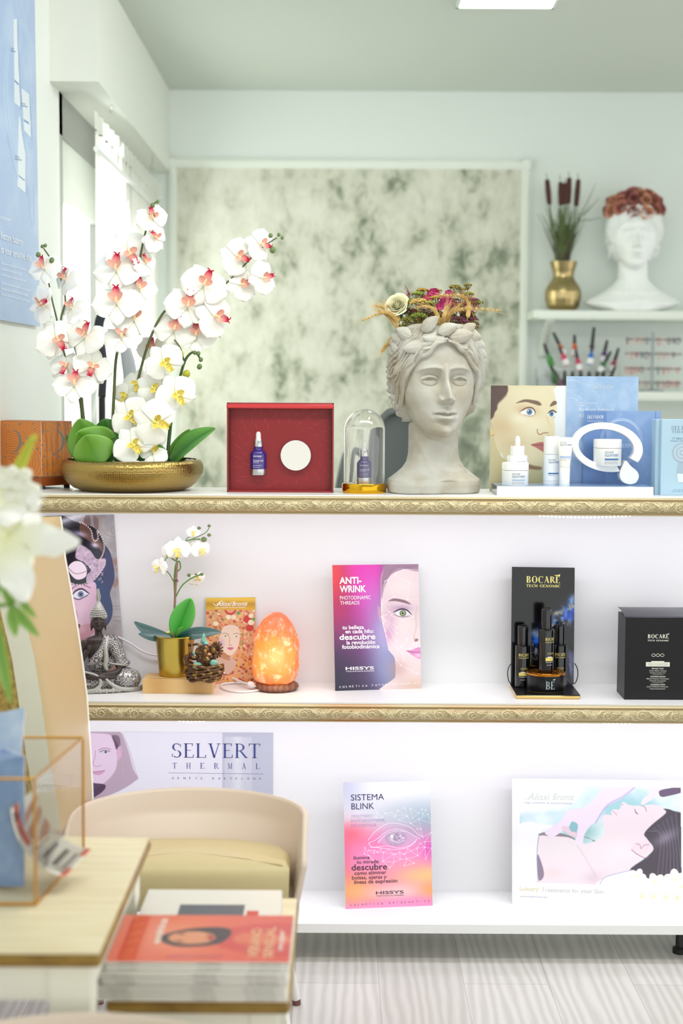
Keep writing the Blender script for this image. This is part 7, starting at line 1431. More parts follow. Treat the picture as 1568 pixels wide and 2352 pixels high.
for s_, x, y, h, w, b_, c_ in (('Luxury', 128, 1018, 36, 170, .02, (222, 216, 176)), ('Treatments for your Skin', 322, 1026, 36, 552, 0, (206, 206, 196)), ('www.alissibronte.com', 130, 1076, 15, 245, .006, (186, 186, 196)), ('high scientific & natural beauty', 175, 252, 17, 425, 0, (186, 190, 204))):
    q = fj([(x, y)])[0]; sh.text(s_, q[0], q[1], h / 3.843, c_, w=w / 3.843, bold=b_)
for s_, x, w in (('Alissi', 195, 185), ('Brontë', 420, 185)): q = fj([(x, 220)])[0]; sh.text(s_, q[0], q[1], 15, (206, 208, 206), w=w / 3.843, slant=.3)
p.line(fj([(148, 190), (175, 212), (210, 205), (245, 160), (262, 140)]), 1.2, (206, 208, 206), .9)
for j in range(4):
    cx, cy = fj([(1207 + j * 104, 1050 + j * 3)])[0]; p.line([(cx + 9 * math.cos(a_), cy + 9 * math.sin(a_)) for a_ in np.linspace(2.2, 6.6, 16)], 1.1, (222, 216, 186), .9); p.el(cx, cy, 4.6, 4.6, (236, 226, 176), 1); p.line([(cx - 2, cy), (cx - .5, cy + 1.8), (cx + 2.4, cy - 2)], 1, (250, 250, 246), .9, smooth=False); p.line([(cx - 6, cy + 14), (cx + 5, cy + 14)], 1, (206, 206, 212), .7); p.line([(cx - 4, cy + 17), (cx + 4, cy + 17)], .8, (214, 214, 220), .7)
sh.build('photo_board', 'wide white board with a photo of a neck massage, lower right bay', 'poster', .3)
# ================================================================ back of the room
def WP(px, py, X):
    r_ = RAY(px, py); return CAM + r_ * (X / r_.x)
# ---- poster on the left wall
XP = XL + .012; BRp = WP(92, 750, XP); TRp = WP(77, -170, XP + .003); BLp = WP(-70, 722, XP); TLp = WP(-70, -330, XP)
px_ = [(-70, -330), (77, -170), (92, 750), (-70, 722)]
sh = Sheet([TLp, TRp, BRp, BLp], px_, .002, .6); sh.n = Vector((1, 0, 0)); p = sh.p
p.px = None; p.X = (1 - p.V) * (-70 + p.U * 147) + p.V * (-70 + p.U * 162); p.Y = (1 - p.V) * (-330 + p.U * 160) + p.V * (722 + p.U * 28)
p.c[:] = np.array((156, 180, 218)) / 255; p.noise(4, 9, (178, 198, 226), .45, .7, .7, 3); p.mix(np.clip((p.Y - 450) / 250, 0, 1) * .5, (134, 162, 208))
p.line([(40 + 34 * math.cos(a), 190 + 150 * math.sin(a)) for a in np.linspace(0, 6.3, 30)], 7, (186, 208, 230), .6, 3); p.line([(40 + 34 * math.cos(a), 190 + 150 * math.sin(a)) for a in np.linspace(0, 6.3, 30)], 1.5, (110, 146, 196), .6); p.line([(8, 300), (20, 360), (36, 410)], 2, (120, 150, 200), .6); p.line([(60, 420), (64, 480), (72, 515), (76, 480), (74, 420)], 3, (124, 152, 202), .6)
for q in ([(25, 34), (33, 34), (34, 80), (41, 238), (26, 226)], [(44, 193), (64, 208), (69, 309), (50, 290)], [(37, 258), (41, 258), (45, 300), (54, 345), (54, 436), (34, 420), (35, 335)]): p.poly([(a + 2, b + 3) for a, b in q], (104, 134, 184), 3, .8, False); p.poly(q, (220, 228, 234), 1.2, .97, False)
for q in ([(26, 172), (37, 182), (37, 187), (26, 177)], [(49, 264), (63, 272), (63, 277), (49, 269)], [(36, 393), (51, 404), (51, 408), (36, 397)]): p.poly(q, (86, 130, 184), 1, .9, False)
def ptx(s_, x, y, h, w, c_=(236, 240, 246), sl=.27):
    vs, fs, W_ = text2d(s_); key = (tuple(c_), .5)
    if key not in sh.inkm: sh.inkm.append(key)
    sh.ink.cur = sh.inkm.index(key); sh.ink.add([WP(x + X * w / W_, y - Y * h + X * w / W_ * sl, XP + .002) for X, Y in vs], fs)
ptx('NEW AQUATHERM', 1, 502, 6, 24); ptx('Restore balance', 2, 548, 17, 50, sl=.32); ptx('to your sensitive skin', 2, 580, 17, 70, sl=.30)
for i, (s_, w) in enumerate((('Discover the new Aquatherm line, specifically', 58), ('formulated to care for sensitive skin', 46), ('now with products to treat even reactive skin', 56), ('Descubre la nueva línea Aquatherm, especialmente', 66), ('formulada para el cuidado de las pieles sensibles', 62), ('ahora con productos para tratar incluso piel reactiva', 64))): ptx(s_, 3, 607 + i * 13 + (6 if i > 2 else 0), 6, w, sl=.27)
for x, y, w in ((25, 118, 11), (49, 244, 14), (35, 366, 15)): ptx('AQUATHERM', x, y, 4, w, (90, 130, 180)); ptx('SKEYNDOR', x, y - 6, 3, w * .7, (110, 120, 130))
ob = sh.build('wall_poster', 'tall blue skincare poster hanging on the left wall', 'poster', .3)

# ---- sheer curtain under the soffit
shm = bpy.data.materials.new('sheer_fabric'); shm.use_nodes = True; nt = shm.node_tree; nt.nodes.clear(); o = nt.nodes.new('ShaderNodeOutputMaterial'); mx = nt.nodes.new('ShaderNodeMixShader'); mx.inputs[0].default_value = .72; tr = nt.nodes.new('ShaderNodeBsdfTransparent'); m2 = nt.nodes.new('ShaderNodeMixShader'); m2.inputs[0].default_value = .5
df = nt.nodes.new('ShaderNodeBsdfDiffuse'); df.inputs[0].default_value = (*lin((248, 248, 240)), 1); tl = nt.nodes.new('ShaderNodeBsdfTranslucent'); tl.inputs[0].default_value = (*lin((250, 250, 242)), 1); L = nt.links.new
L(df.outputs[0], m2.inputs[1]); L(tl.outputs[0], m2.inputs[2]); L(tr.outputs[0], mx.inputs[1]); L(m2.outputs[0], mx.inputs[2]); L(mx.outputs[0], o.inputs[0])
XC = -.712; cv = thing('sheer_curtain', 'white sheer curtain hanging from a rod beside the window', 'curtain', (XC, 5.2, 2.08))
cy0 = WP(229, 500, XC).y
def cur(u, v): 
    y = cy0 + (6.02 - cy0) * u; return (XC - .012 + .007 * math.sin(u * 88 + .6 * math.sin(u * 17)) * (1 + .4 * v) + .004 * math.sin(u * 210) - XC, y - 5.2, -.005 - 1.2 * v)
MB().grid(cur, 300, 6).build('curtain_panel', shm, cv, ang=180)
MB().tube([(0, cy0 - 5.2 - .06, -.065), (0, 6.03 - 5.2, -.065)], .008, 10).build('rod', mat('white_metal', (236, 238, 234), .4), cv)
def hdr(u, v): y = cy0 - .08 + (6.02 - cy0 + .08) * u; return (.005 * math.sin(u * 96), y - 5.2, -.012 + .05 * v)
MB().grid(hdr, 220, 3).build('curtain_header', shm, cv, ang=180)
hk = mat('steel_hook', (190, 190, 186), .3, .9)
for x, y in ((258, 248), (350, 380)):
    q = WP(x, y, -.70); MB().tube([Vector((q.x, q.y, 2.18)), Vector((q.x, q.y, q.z + .01)), Vector((q.x - .006, q.y - .004, q.z - .008)), Vector((q.x, q.y - .008, q.z - .016)), Vector((q.x + .004, q.y - .004, q.z - .010))], .0018, 6, 4).build('hook', hk, cv, world=True)

# ---- wall shelves on the right
DS = 5.86; tpz = P(1400, 713, DS).z; xl_ = P(1226, 716, DS).x
for nm, y_, xs_, lab in (('wall_shelf', 713, 1226, 'upper white wall shelf holding the gold vase and white bust'), ('wall_shelf', 899, 1240, 'lower white wall shelf under the nail polish rack')):
    z_ = P(1400, y_, DS).z; x_ = P(xs_, y_, DS).x; t = thing(nm, lab, 'shelf', (x_ + .6, DS + .12, z_ - .034), 0, 'white wall shelves')
    MB().box(x_, 2.2, DS, DB, z_ - .03, z_, .003).build('board', tm, t, world=True); MB().box(x_ + .02, 2.2, DS + .004, DB, z_ - .034, z_ - .03).build('lower_lip', tm, t, world=True, smooth=False)
    m = MB(); bx = P(1265, 760, DS).x; m.grid(lambda u, v: (bx + .032 * u - .016, DB - .2 * (1 - v) ** 2 - .01, z_ - .034 - .14 * v), 2, 10); m.build('bracket', tm, t, world=True, solid=.006)
zs1 = tpz; zs2 = P(1400, 899, DS).z
# gold vase with bulrushes
dv = 5.95; kv = S(1, dv); va = thing('vase', 'ribbed gold vase holding bulrushes on the upper wall shelf', 'vase', (P(1292, 712, dv).x, dv, zs1))
def vs_(u, v):
    a = 2 * PI * u; R_ = np.interp(v, [0, .02, .1, .25, .4, .5, .6, .68, .76, .86, 1], [25, 29, 36, 40, 40, 36, 28, 23, 23, 27, 31]); R_ *= 1 + .022 * abs(math.sin(a * 11)) * (1 if .03 < v < .8 else .4); return (R_ * math.cos(a), R_ * math.sin(a), 112 * v)
m = MB().T(sc=kv); m.grid(vs_, 132, 40, wrap=True); m.lathe([(25, 0), (.5, 0)], 24, False, False); m.lathe([(31, 112), (29.5, 112.4), (21, 80), (.5, 78)], 48, False, False); m.build('vase_body', mat('satin_gold', (178, 158, 112), .26, 1.0), va, ang=180)
bl = thing('bulrush_bunch', 'bunch of brown bulrushes and green grass standing in the ribbed gold vase', 'plant', (va.location.x, dv, zs1 + 78 * kv))
Q2 = lambda x, y, dd=0.0: P(x, y, dv + dd) - bl.location
rsh = mat('bulrush_brown', (78, 48, 40), .9); gr_ = mat('grass_green', (96, 112, 66), .7); gp = mat('grass_plum', (92, 74, 74), .7)
for x0_, xt, yt, yb2, yt2 in ((1285, 1256, 412, 470, 398), (1290, 1287, 418, 472, 402), (1294, 1307, 408, 468, 394), (1297, 1328, 412, 474, 398), (1292, 1298, 420, 470, 410)):
    m = MB(); m.tube([Q2(x0_, 640), Q2((x0_ + xt) / 2, 550), Q2(xt + (x0_ - xt) * .2, yb2)], S(1.6, dv), 6, 5); o = m.build('bulrush_stem', gr_, bl)
    A, B_ = Q2(xt + (x0_ - xt) * .18, yb2), Q2(xt, yt); MB().tube([A, A.lerp(B_, .06), A.lerp(B_, .5), A.lerp(B_, .94), B_], [S(a, dv) for a in (2, 5.6, 6.6, 5.6, 2)], 12, 3).build('bulrush_head', rsh, o); MB().tube([B_, Q2(xt - 2, yt2)], S(.9, dv), 5).build('tip', gr_, o)
r = random.Random(6)
for c_, n_, mm in (('grass_blades', 240, gr_), ('dark_grass_blades', 110, gp)):
    m = MB()
    for j in range(n_):
        x0_ = 1292 + r.gauss(0, 6); sp_ = r.gauss(0, 1); ht = r.uniform(470, 590) if mm is gr_ else r.uniform(520, 610); xt = 1294 + sp_ * 26 * (600 - ht) / 110; dd = r.uniform(-.05, .05)
        m.tube([Q2(x0_, 640, dd * .2), Q2(x0_ + (xt - x0_) * .3, (640 + ht) / 2, dd * .6), Q2(xt, ht, dd)], [S(1.3, dv), S(1.2, dv), S(.4, dv)], 4, 4)
    for xt, yt in ((1375, 455), (1384, 500), (1368, 420), (1355, 470)) if mm is gr_ else ():
        m.tube([Q2(1296, 630), Q2(1320, 520), Q2((1320 + xt) / 2 + 4, (510 + yt) / 2), Q2(xt, yt)], [S(.9, dv)] * 3 + [S(.3, dv)], 4, 5)
    o = m.build(c_, mm, bl); o['kind'] = 'stuff'
# ---- white bust with rose crown
db = 5.93; kw = S(1, db); BW = thing('white_bust', 'white plaster bust of a woman with closed eyes on the upper wall shelf', 'bust', (P(1452, 712, db).x, db, zs1), rad(-3))
plm = mat('white_plaster', (238, 241, 238), .6); V2, F2, t2 = bust_mesh(True, 260, 250)
V2 = V2.copy(); zz_ = V2[:, 2].copy(); s_ = .585; V2 *= s_
V2[:, 2] = np.interp(zz_, [0, 31, 60, 95, 120, 384], [0, 20, 52, 76, 92, 236]); w_ = np.interp(zz_, [0, 10, 28, 42, 60, 95, 118], [.95, 1.35, 1.78, 1.72, 1.38, 1.0, 1]); V2[:, 0] *= w_; V2[:, 1] *= np.interp(zz_, [0, 34, 60, 95], [1.15, 1.15, 1.05, 1])
put_mesh('head', V2 * kw, F2, t2, plm, BW)
hb_ = MB(); r5 = random.Random(2)
for j in range(150):
    th_ = r5.uniform(-1.9, 1.9); lo = np.interp(abs(th_), [0, .4, .8, 1.2, 1.9], [206, 196, 170, 140, 118]); z5 = r5.uniform(lo, min(228, lo + 55)); R5 = 53 + r5.uniform(-1, 2)
    c5 = Vector((R5 * math.sin(th_), -R5 * 1.06 * math.cos(th_), z5)) * kw; a5 = r5.uniform(0, 3)
    hb_.tube([c5 + Vector((math.cos(a5 + k5) * 4.5 * kw * math.cos(th_), math.cos(a5 + k5) * 4 * kw * math.sin(th_), math.sin(a5 + k5) * 4.5 * kw)) for k5 in (0, 1.1, 2.2, 3.3, 4.4)], [1.2 * kw, 2.2 * kw, 2.6 * kw, 2.2 * kw, 1 * kw], 6, 2)
hb_.build('curled_hair', plm, BW, ang=180)
rc = thing('rose_crown', 'crown of dusty pink dried roses on top of the white bust', 'flowers', (BW.location.x, db, zs1 + 222 * kw)); rr_ = random.Random(3); MB().ell((0, 0, 12 * kw), (52 * kw, 50 * kw, 32 * kw), 24, 14).build('crown_core', mat('dusty_rose_d', (140, 86, 78), .9), rc)  # dark rose core added to fill the gaps between the roses
rcol = [mat('dusty_rose_a', (186, 120, 104), .8), mat('dusty_rose_b', (160, 96, 92), .8), mat('dusty_rose_c', (204, 148, 118), .8)]
n0 = 0
for ring, (R_, zz2, n_) in enumerate(((58, 6, 14), (52, 26, 12), (34, 40, 9), (12, 48, 4))):
    for j in range(n_):
        a = 2 * PI * (j + .5 * ring) / n_ + rr_.uniform(-.1, .1); c_ = Vector((R_ * math.cos(a) * 1.08, R_ * math.sin(a), zz2 - (10 if (ring == 0 and math.sin(a) < -.85) else 0) + rr_.uniform(-3, 3))) * kw
        rose('rose', c_, 15.5 * kw * rr_.uniform(.85, 1.1), (math.cos(a) * .9, math.sin(a) * .9 - .25, .25 + .3 * ring), rcol[n0 % 3], rc, 13, n0, .95); n0 += 1
# ---- nail polish rack
dn = 5.95; kn = S(1, dn); RK = thing('polish_rack', 'clear stepped rack holding nail polish bottles on the lower wall shelf', 'rack', (P(1330, 899, dn).x, dn, zs2))
rkm = mat('clear_acrylic', (240, 244, 244), .05, trans=.85)
for j, (yy, hh) in enumerate(((0, .02), (.045, .05), (.09, .09))):
    MB().box(-.16, .16, yy - .045, yy - .003, 0, hh).build('step', rkm, RK, smooth=False)
nb = [(1257, 812, 1249, 790, (60, 130, 60), 0), (1283, 790, 1270, 764, (190, 110, 60), 2), (1290, 812, 1283, 796, (206, 40, 96), 1), (1319, 788, 1319, 770, (206, 84, 40), 2), (1325, 822, 1321, 802, (196, 40, 90), 1), (1360, 786, 1364, 752, (110, 110, 120), 2), (1358, 808, 1362, 778, (40, 110, 190), 1), (1389, 804, 1394, 782, (80, 40, 110), 2), (1390, 830, 1402, 808, (50, 110, 60), 1), (1412, 826, 1420, 800, (150, 30, 70), 2), (1268, 850, 1262, 832, (50, 90, 50), 0), (1296, 868, 1296, 852, (40, 40, 44), 0), (1314, 868, 1314, 853, (60, 44, 40), 0), (1333, 868, 1333, 852, (150, 40, 50), 0), (1352, 868, 1352, 853, (60, 44, 60), 0), (1371, 866, 1371, 853, (120, 170, 50), 0), (1385, 866, 1385, 852, (60, 110, 60), 0), (1404, 862, 1412, 842, (70, 60, 40), 0), (1280, 868, 1272, 850, (110, 70, 90), 0)]
ORD = ('first', 'second', 'third', 'fourth', 'fifth', 'sixth', 'seventh', 'eighth', 'ninth', 'tenth')
names = {(60, 130, 60): 'leaf green', (190, 110, 60): 'copper', (206, 40, 96): 'raspberry', (206, 84, 40): 'orange', (196, 40, 90): 'crimson', (110, 110, 120): 'grey', (40, 110, 190): 'bright blue', (80, 40, 110): 'violet', (50, 110, 60): 'dark green', (150, 30, 70): 'wine red'}
for x, y, xt, yt, c_, row in nb:
    dd = dn - .03 + row * .04; A = P(x, y, dd); B_ = P(xt, yt, dd); ax = (B_ - A).normalized(); M_ = ax.to_track_quat('Z', 'X').to_matrix().to_4x4()
    fi_ = [q_[0] for q_ in sorted(nb) if q_[4] not in names]; lab = '%s nail polish bottle with a black cap standing in the clear rack' % names[c_] if c_ in names else 'dark nail polish bottle, %s from the left in the front row of the clear rack' % ORD[fi_.index(x)]
    t = thing('nail_polish_bottle', lab, 'bottle', A, 0, 'nail polish bottles in the clear rack'); Lc = (B_ - A).length
    MB().T(rot=M_.to_euler()).lathe([(.0075, 0), (.0070, Lc * .2), (.0052, Lc), (.0045, Lc + .001)], 16).build('cap', blk, t)
    MB().T(rot=M_.to_euler()).lathe([(.011, -.052), (.0125, -.050), (.0125, -.022), (.0085, -.010), (.0065, -.004), (.0065, 0)], 18).build('bottle_body', mat('polish_%d_%d_%d' % c_, c_, .12), t)
    if row: MB().T(rot=M_.to_euler()).lathe([(.0132, -.048), (.0132, -.024)], 18, False, False).build('white_label', mat('paper_white', (240, 240, 240), .6), t)
# ---- bracelet stand
ds = 5.93; BS = thing('bracelet_stand', 'grey tiered jewellery stand with crossbars on the lower wall shelf', 'stand', (P(1496, 899, ds).x, ds, zs2)); gm = mat('grey_metal', (150, 156, 160), .4, .5); px1 = S(1, ds)
MB().lathe([(.045, 0), (.045, .006), (.008, .010), (.0055, .02), (.0055, P(1496, 762, ds).z - zs2)], 20).build('post', gm, BS)
r = random.Random(12); bc = [(236, 130, 130), (240, 170, 160), (150, 120, 124), (226, 190, 166), (214, 90, 96), (236, 220, 212), (120, 124, 130)]
for k_, yy in enumerate((779, 812, 846, 878)):
    z_ = P(1496, yy, ds).z - zs2; MB().tube([(-62 * px1, 0, z_), (66 * px1, 0, z_ - .002)], .004, 8).build('crossbar', gm, BS)
    for xi, x in enumerate((-58, -47, -36, -24, -13, 14, 26, 37, 48, 58)):
        c_ = bc[(k_ * 3 + abs(x)) % 7]; Rb = S(6.5 + abs(x) % 3, ds); t = thing('beaded_bracelet', 'small beaded bracelet, %s from the left on the %s crossbar of the jewellery stand' % (ORD[xi], ('top', 'second', 'third', 'bottom')[k_]), 'bracelet', (BS.location.x + x * px1, ds, zs2 + z_ - Rb + .006), rad(r.uniform(-35, 35)), 'bracelets on the jewellery stand'); m = MB()
        for j in range(14): a = 2 * PI * j / 14; m.ell((r.uniform(-.001, .001), Rb * math.cos(a), Rb * .9 * math.sin(a)), .0024, 7, 5)
        m.build('beads', mat('bead_%d_%d_%d' % c_, c_, .3), t)
# ---- dark office chair behind the counter
dc = 4.7; OC = thing('office_chair', 'dark grey office chair behind the counter, seen past the stone bust', 'chair', (P(925, 1100, dc).x, dc, 0)); gy = mat('charcoal_leather', (92, 98, 96), .5)
def bk(u, v):
    a, z0_, z1_ = (u - .5) * 2, P(900, 1135, dc).z, P(900, 936, dc).z; w = .100 * (1 - .06 * v) * (1 if v < .6 else max(.03, (1 - ((v - .6) / .4) ** 2.6) ** .5)); return (a * w, .05 * a * a * 0 - .04 * a * a, z0_ - .05 + (z1_ - z0_ + .05) * (v if v < 1 else 1))
MB().grid(bk, 20, 24).build('backrest', gy, OC, solid=.02, ang=180)
zsx = P(900, 1135, dc).z - .05; MB().box(-.2, .2, -.42, -.02, zsx - .12, zsx - .03, .03).build('seat', gy, OC); MB().lathe([(.26, .02), (.26, .05), (.03, .08), (.03, zsx - .12)], 20).build('pedestal', blk, OC)
for sx in (-1,): MB().tube([P(772, 1170, dc - .1), P(786, 1085, dc - .1), P(803, 1035, dc - .05), P(850, 1060, dc)], [.014, .014, .012, .012], 8, 5).build('armrest', gy, OC, world=True)
# ---- arched lamp between the orchid stems
dl = 4.2; AL = thing('arched_task_lamp', 'black and grey arched lamp arm behind the orchids, in front of the window', 'lamp', (P(250, 1100, dl).x, dl, 0)); Q3 = lambda x, y: P(x, y, dl) - AL.location
MB().tube([Q3(*q) for q in ((234, 912), (236, 880), (240, 850), (236, 815), (230, 780), (227, 750), (234, 724), (252, 712), (268, 726))], [S(a, dl) for a in (9, 9, 7, 9, 10, 11, 11, 9, 6)], 10, 5, .5, (0, 1, 0)).build('dark_arm', mat('black_lamp_arm', (40, 42, 50), .35), AL, ang=180)
MB().tube([Q3(*q) for q in ((268, 726), (280, 770), (294, 830), (300, 880), (300, 960))], [S(a, dl) for a in (6, 10, 16, 17, 17)], 10, 5, .3, (0, 1, 0)).build('grey_arm', mat('grey_lamp_arm', (170, 176, 178), .35), AL, ang=180)
px5 = P(234, 912, dl); MB().tube([px5, Vector((px5.x, dl, .02))], .009, 10).build('pole', blk, AL, world=True); MB().T(loc=(px5.x + .02, dl, 0)).lathe([(.13, 0), (.13, .012), (.03, .03), (.012, .05)], 32).build('floor_base', blk, AL, world=True)
# ================================================================ foreground
cream_t = mat('cream_table_wood', (242, 230, 198), .4, noise=(5, (228, 212, 174), .35, .7, (1, 12, 6))); olive = mat('olive_wood_edge', (158, 124, 52), .4, noise=(20, (124, 92, 30), .4, .7)); crw = mat('cream_white_paint', (246, 243, 228), .45)
def side_table(name, label, x0, x1, y0, y1, z, leg=.034):
    t = thing(name, label, 'table', ((x0 + x1) / 2, (y0 + y1) / 2, 0)); 
    MB().box(x0 + .003, x1 - .003, y0 + .003, y1 - .003, z - .003, z, .0028).build('table_top', cream_t, t, world=True)
    MB().box(x0, x1, y0, y1, z - .022, z - .003, .006).build('edge_band', olive, t, world=True)
    i = .022; MB().box(x0 + i, x1 - i, y0 + i, y1 - i, z - .075, z - .022).build('apron', crw, t, world=True, smooth=False)
    for sx, x in ((-1, x0 + i), (1, x1 - i)):
        for sy, y in ((-1, y0 + i), (1, y1 - i)):
            mb = MB(); cx, cy = x - sx * leg / 2, y - sy * leg / 2
            q = [(z - .022, 1.0, 0), (z - .1, 1.0, 0), (z - .16, .72, 0), (0.0, .55, .03)]; vs = []
            for zz2, s_, o_ in q: h = leg / 2 * s_ * 1.15; vs += [(cx + sx * o_ + a * h, cy + sy * o_ + b_ * h, zz2) for a, b_ in ((-1, -1), (1, -1), (1, 1), (-1, 1))]
            fs = [(4 * k + j, 4 * k + (j + 1) % 4, 4 * k + 4 + (j + 1) % 4, 4 * k + 4 + j) for k in range(3) for j in range(4)] + [(12, 13, 14, 15)]
            mb.add(vs, fs).build('leg', crw, t, world=True, smooth=False)
    return t
TZ = .55; ca, cb_ = ON(364, 1922, TZ), ON(212, 2190, TZ); XR = (ca.x + cb_.x) / 2
side_table('side_table', 'cream side table with olive wood edge carrying the glass box, lower left corner', -.95, XR, cb_.y, ca.y, TZ, .05)
LZ = .42; e0, e1 = ON(686, 2062, LZ), ON(668, 2300, LZ); XR2 = (e0.x + e1.x) / 2
side_table('low_side_table', 'lower cream nesting table carrying the pile of magazines', -.346, XR2, e1.y, e0.y, LZ - .0, .036)
# ---- magazines
spm = mat('magazine_paper', (232, 228, 220), .35); spd = mat('spine_print', (90, 84, 80), .5)
ths = [.0082, .0066, .0072, .0078, .0064, .0075, .0066, .0060]; z_ = LZ; r = random.Random(4); mx0, mx1 = -.356, -.078
myn, myf = 2.192, 2.395
labs = ['bottom magazine of the pile, pale spine', 'second magazine from the bottom of the pile', 'third magazine from the bottom of the pile', 'fourth magazine from the bottom of the pile', 'fifth magazine from the bottom of the pile', 'third magazine from the top of the pile', 'magazine just under the orange cover on top', 'top magazine of the pile with an orange red cover of a woman']
for i, th_ in enumerate(ths):
    sx = r.uniform(-.006, .006) + (.012 if i >= 6 else 0) + (-.0 if i else .004); x0, x1 = mx0 + sx, mx1 + sx * .6; ys = r.uniform(-.003, .003) + (.006 if i >= 6 else 0)
    t = thing('magazine', labs[i], 'magazine', ((x0 + x1) / 2, myn + ys, z_), 0, 'magazines piled on the low table')
    hx = (x1 - x0) / 2
    MB().box(-hx, hx, .0, myf - myn, .0003, th_ - .0003, .0012).build('pages', spm, t)
    m = MB(); vs, fs, W_ = text2d('estética magazine'); m.add([(-hx + .02 + X * .03 / W_, -.0004, th_ * .3 + Y * th_ * .35) for X, Y in vs], fs); vs, fs, W_ = text2d('moda belleza salud'); m.add([(.0 + X * .035 / W_, -.0004, th_ * .3 + Y * th_ * .4) for X, Y in vs], fs); vs, fs, W_ = text2d('núm. especial otoño'); m.add([(hx - .06 + X * .045 / W_, -.0004, th_ * .3 + Y * th_ * .4) for X, Y in vs], fs)
    m.build('spine_lettering', spd, t, smooth=False); z_ += th_
    last = (t, x0, x1, ys, th_)
t, x0, x1, ys, th_ = last; zt = z_ - .0001
C4 = [Vector((x0 + .001, myf + ys, zt)), Vector((x1 - .001, myf + ys, zt)), Vector((x1 - .001, myn + ys, zt)), Vector((x0 + .001, myn + ys, zt))]
sh = Sheet(C4, [(0, 0), (460, 0), (460, 330), (0, 330)], .0002, .8); sh.n = Vector((0, 0, 1)); p = sh.p; p.c[:] = np.array((226, 104, 76)) / 255
p.mix(np.clip((p.X - 250) / 210, 0, 1) * .5, (206, 60, 54)); p.blob(150, 160, 90, 120, (236, 150, 110), .8); p.poly([(250, 120), (460, 60), (460, 290), (280, 230)], (206, 66, 58), 6, .8); p.poly([(330, 130), (460, 150), (460, 200), (320, 200)], (226, 120, 84), 6, .8)
p.poly([(120, 150), (190, 100), (280, 92), (300, 140), (270, 210), (180, 230), (130, 200)], (54, 44, 48), 5); p.el(200, 165, 62, 44, (222, 146, 108), 4); p.line([(232, 130), (246, 150), (234, 168)], 4, (110, 56, 44), .7, 3); p.el(170, 140, 10, 5, (90, 50, 44), 3); p.el(170, 190, 10, 5, (90, 50, 44), 3); p.el(250, 165, 8, 16, (176, 50, 54), 4)
p.line([(30, 20), (30, 310)], 6, (206, 52, 50), .8); p.line([(66, 20), (66, 310)], 4, (206, 52, 50), .6, 3)
for yy in range(60, 300, 60): p.line([(30, yy), (66, yy - 30)], 5, (206, 52, 50), .7, smooth=False)
def vtext(s_, x, y, h, w, c_=(244, 236, 226)):      # text running away from the viewer
    vs, fs, W_ = text2d(s_, .02); key = (c_, .4)
    if key not in sh.inkm: sh.inkm.append(key)
    sh.ink.cur = sh.inkm.index(key); sh.ink.add([sh.at((x - Y * h) / 460, (y - X * w / W_) / 330, .0004) for X, Y in vs], fs)
vtext('estética', 120, 210, 20, 180); vtext('VERANO', 380, 300, 26, 200, (238, 190, 150)); vtext('SENSUAL', 416, 300, 24, 210, (238, 190, 150)); vtext('mujer', 440, 250, 14, 140)
sh.text('especial belleza', 150, 300, 14, (170, 96, 150), w=140)
sh.build('cover', None, None, .15, parent=t)
t = thing('open_magazine', 'white magazine with a dark photo lying behind the pile on the low table', 'magazine', (-.2, 2.41, LZ)); MB().box(-.135, .10, 0, .20, 0, .030, .002).build('pages', spm, t)
m = MB(); m.add([(-.07, .03, .0303), (.04, .03, .0303), (.04, .12, .0303), (-.07, .12, .0303)], [(0, 1, 2, 3)]); m.cur = 1; m.add([(.045, .02, .0303), (.065, .02, .0303), (.065, .09, .0303), (.045, .09, .0303)], [(0, 1, 2, 3)]); m.build('cover_print', [mat('print_slate', (92, 98, 108), .4), mat('print_red', (206, 66, 56), .4)], t, smooth=False)

# ---- glass box with brass edges, brochures inside
gA, gB = ON(82, 2080, TZ), ON(192, 1955, TZ); gh = TZ - 0 + (P(82, 1793, gA.y).z - TZ); wv = Vector((-.30, 0, 0)); brs = mat('brass_edge', (206, 150, 62), .3, .9)
GB = thing('glass_box', 'open clear glass box with brass edges on the side table, holding brochures', 'box', (gA.x, gA.y, TZ)); up_v = Vector((0, 0, gh - TZ)); eps = Vector((0, 0, .0025))
c0, c1 = gA + eps, gB + eps; c2, c3 = c1 + wv, c0 + wv; T4 = [c + up_v for c in (c0, c1, c2, c3)]; B4 = [c0, c1, c2, c3]
for a, b_ in [(B4[i], B4[(i + 1) % 4]) for i in range(4)] + [(T4[i], T4[(i + 1) % 4]) for i in range(4)] + [(B4[i], T4[i]) for i in range(4)]:
    MB().tube([a, b_], .0022, 6).build('brass_edge', brs, GB, world=True)
gp_ = bpy.data.materials.new('thin_glass'); gp_.use_nodes = True; nt = gp_.node_tree; nt.nodes.clear(); o = nt.nodes.new('ShaderNodeOutputMaterial'); mx = nt.nodes.new('ShaderNodeMixShader'); fz = nt.nodes.new('ShaderNodeFresnel'); fz.inputs[0].default_value = 1.45; tr = nt.nodes.new('ShaderNodeBsdfTransparent'); tr.inputs[0].default_value = (.97, .965, .96, 1); gs = nt.nodes.new('ShaderNodeBsdfGlossy'); gs.inputs['Roughness'].default_value = .02
nt.links.new(fz.outputs[0], mx.inputs[0]); nt.links.new(tr.outputs[0], mx.inputs[1]); nt.links.new(gs.outputs[0], mx.inputs[2]); nt.links.new(mx.outputs[0], o.inputs[0])
for i in range(4):
    a, b_ = B4[i], B4[(i + 1) % 4]; MB().add([a, b_, T4[(i + 1) % 4], T4[i]], [(0, 1, 2, 3)]).build('glass_pane', gp_, GB, world=True, smooth=False)
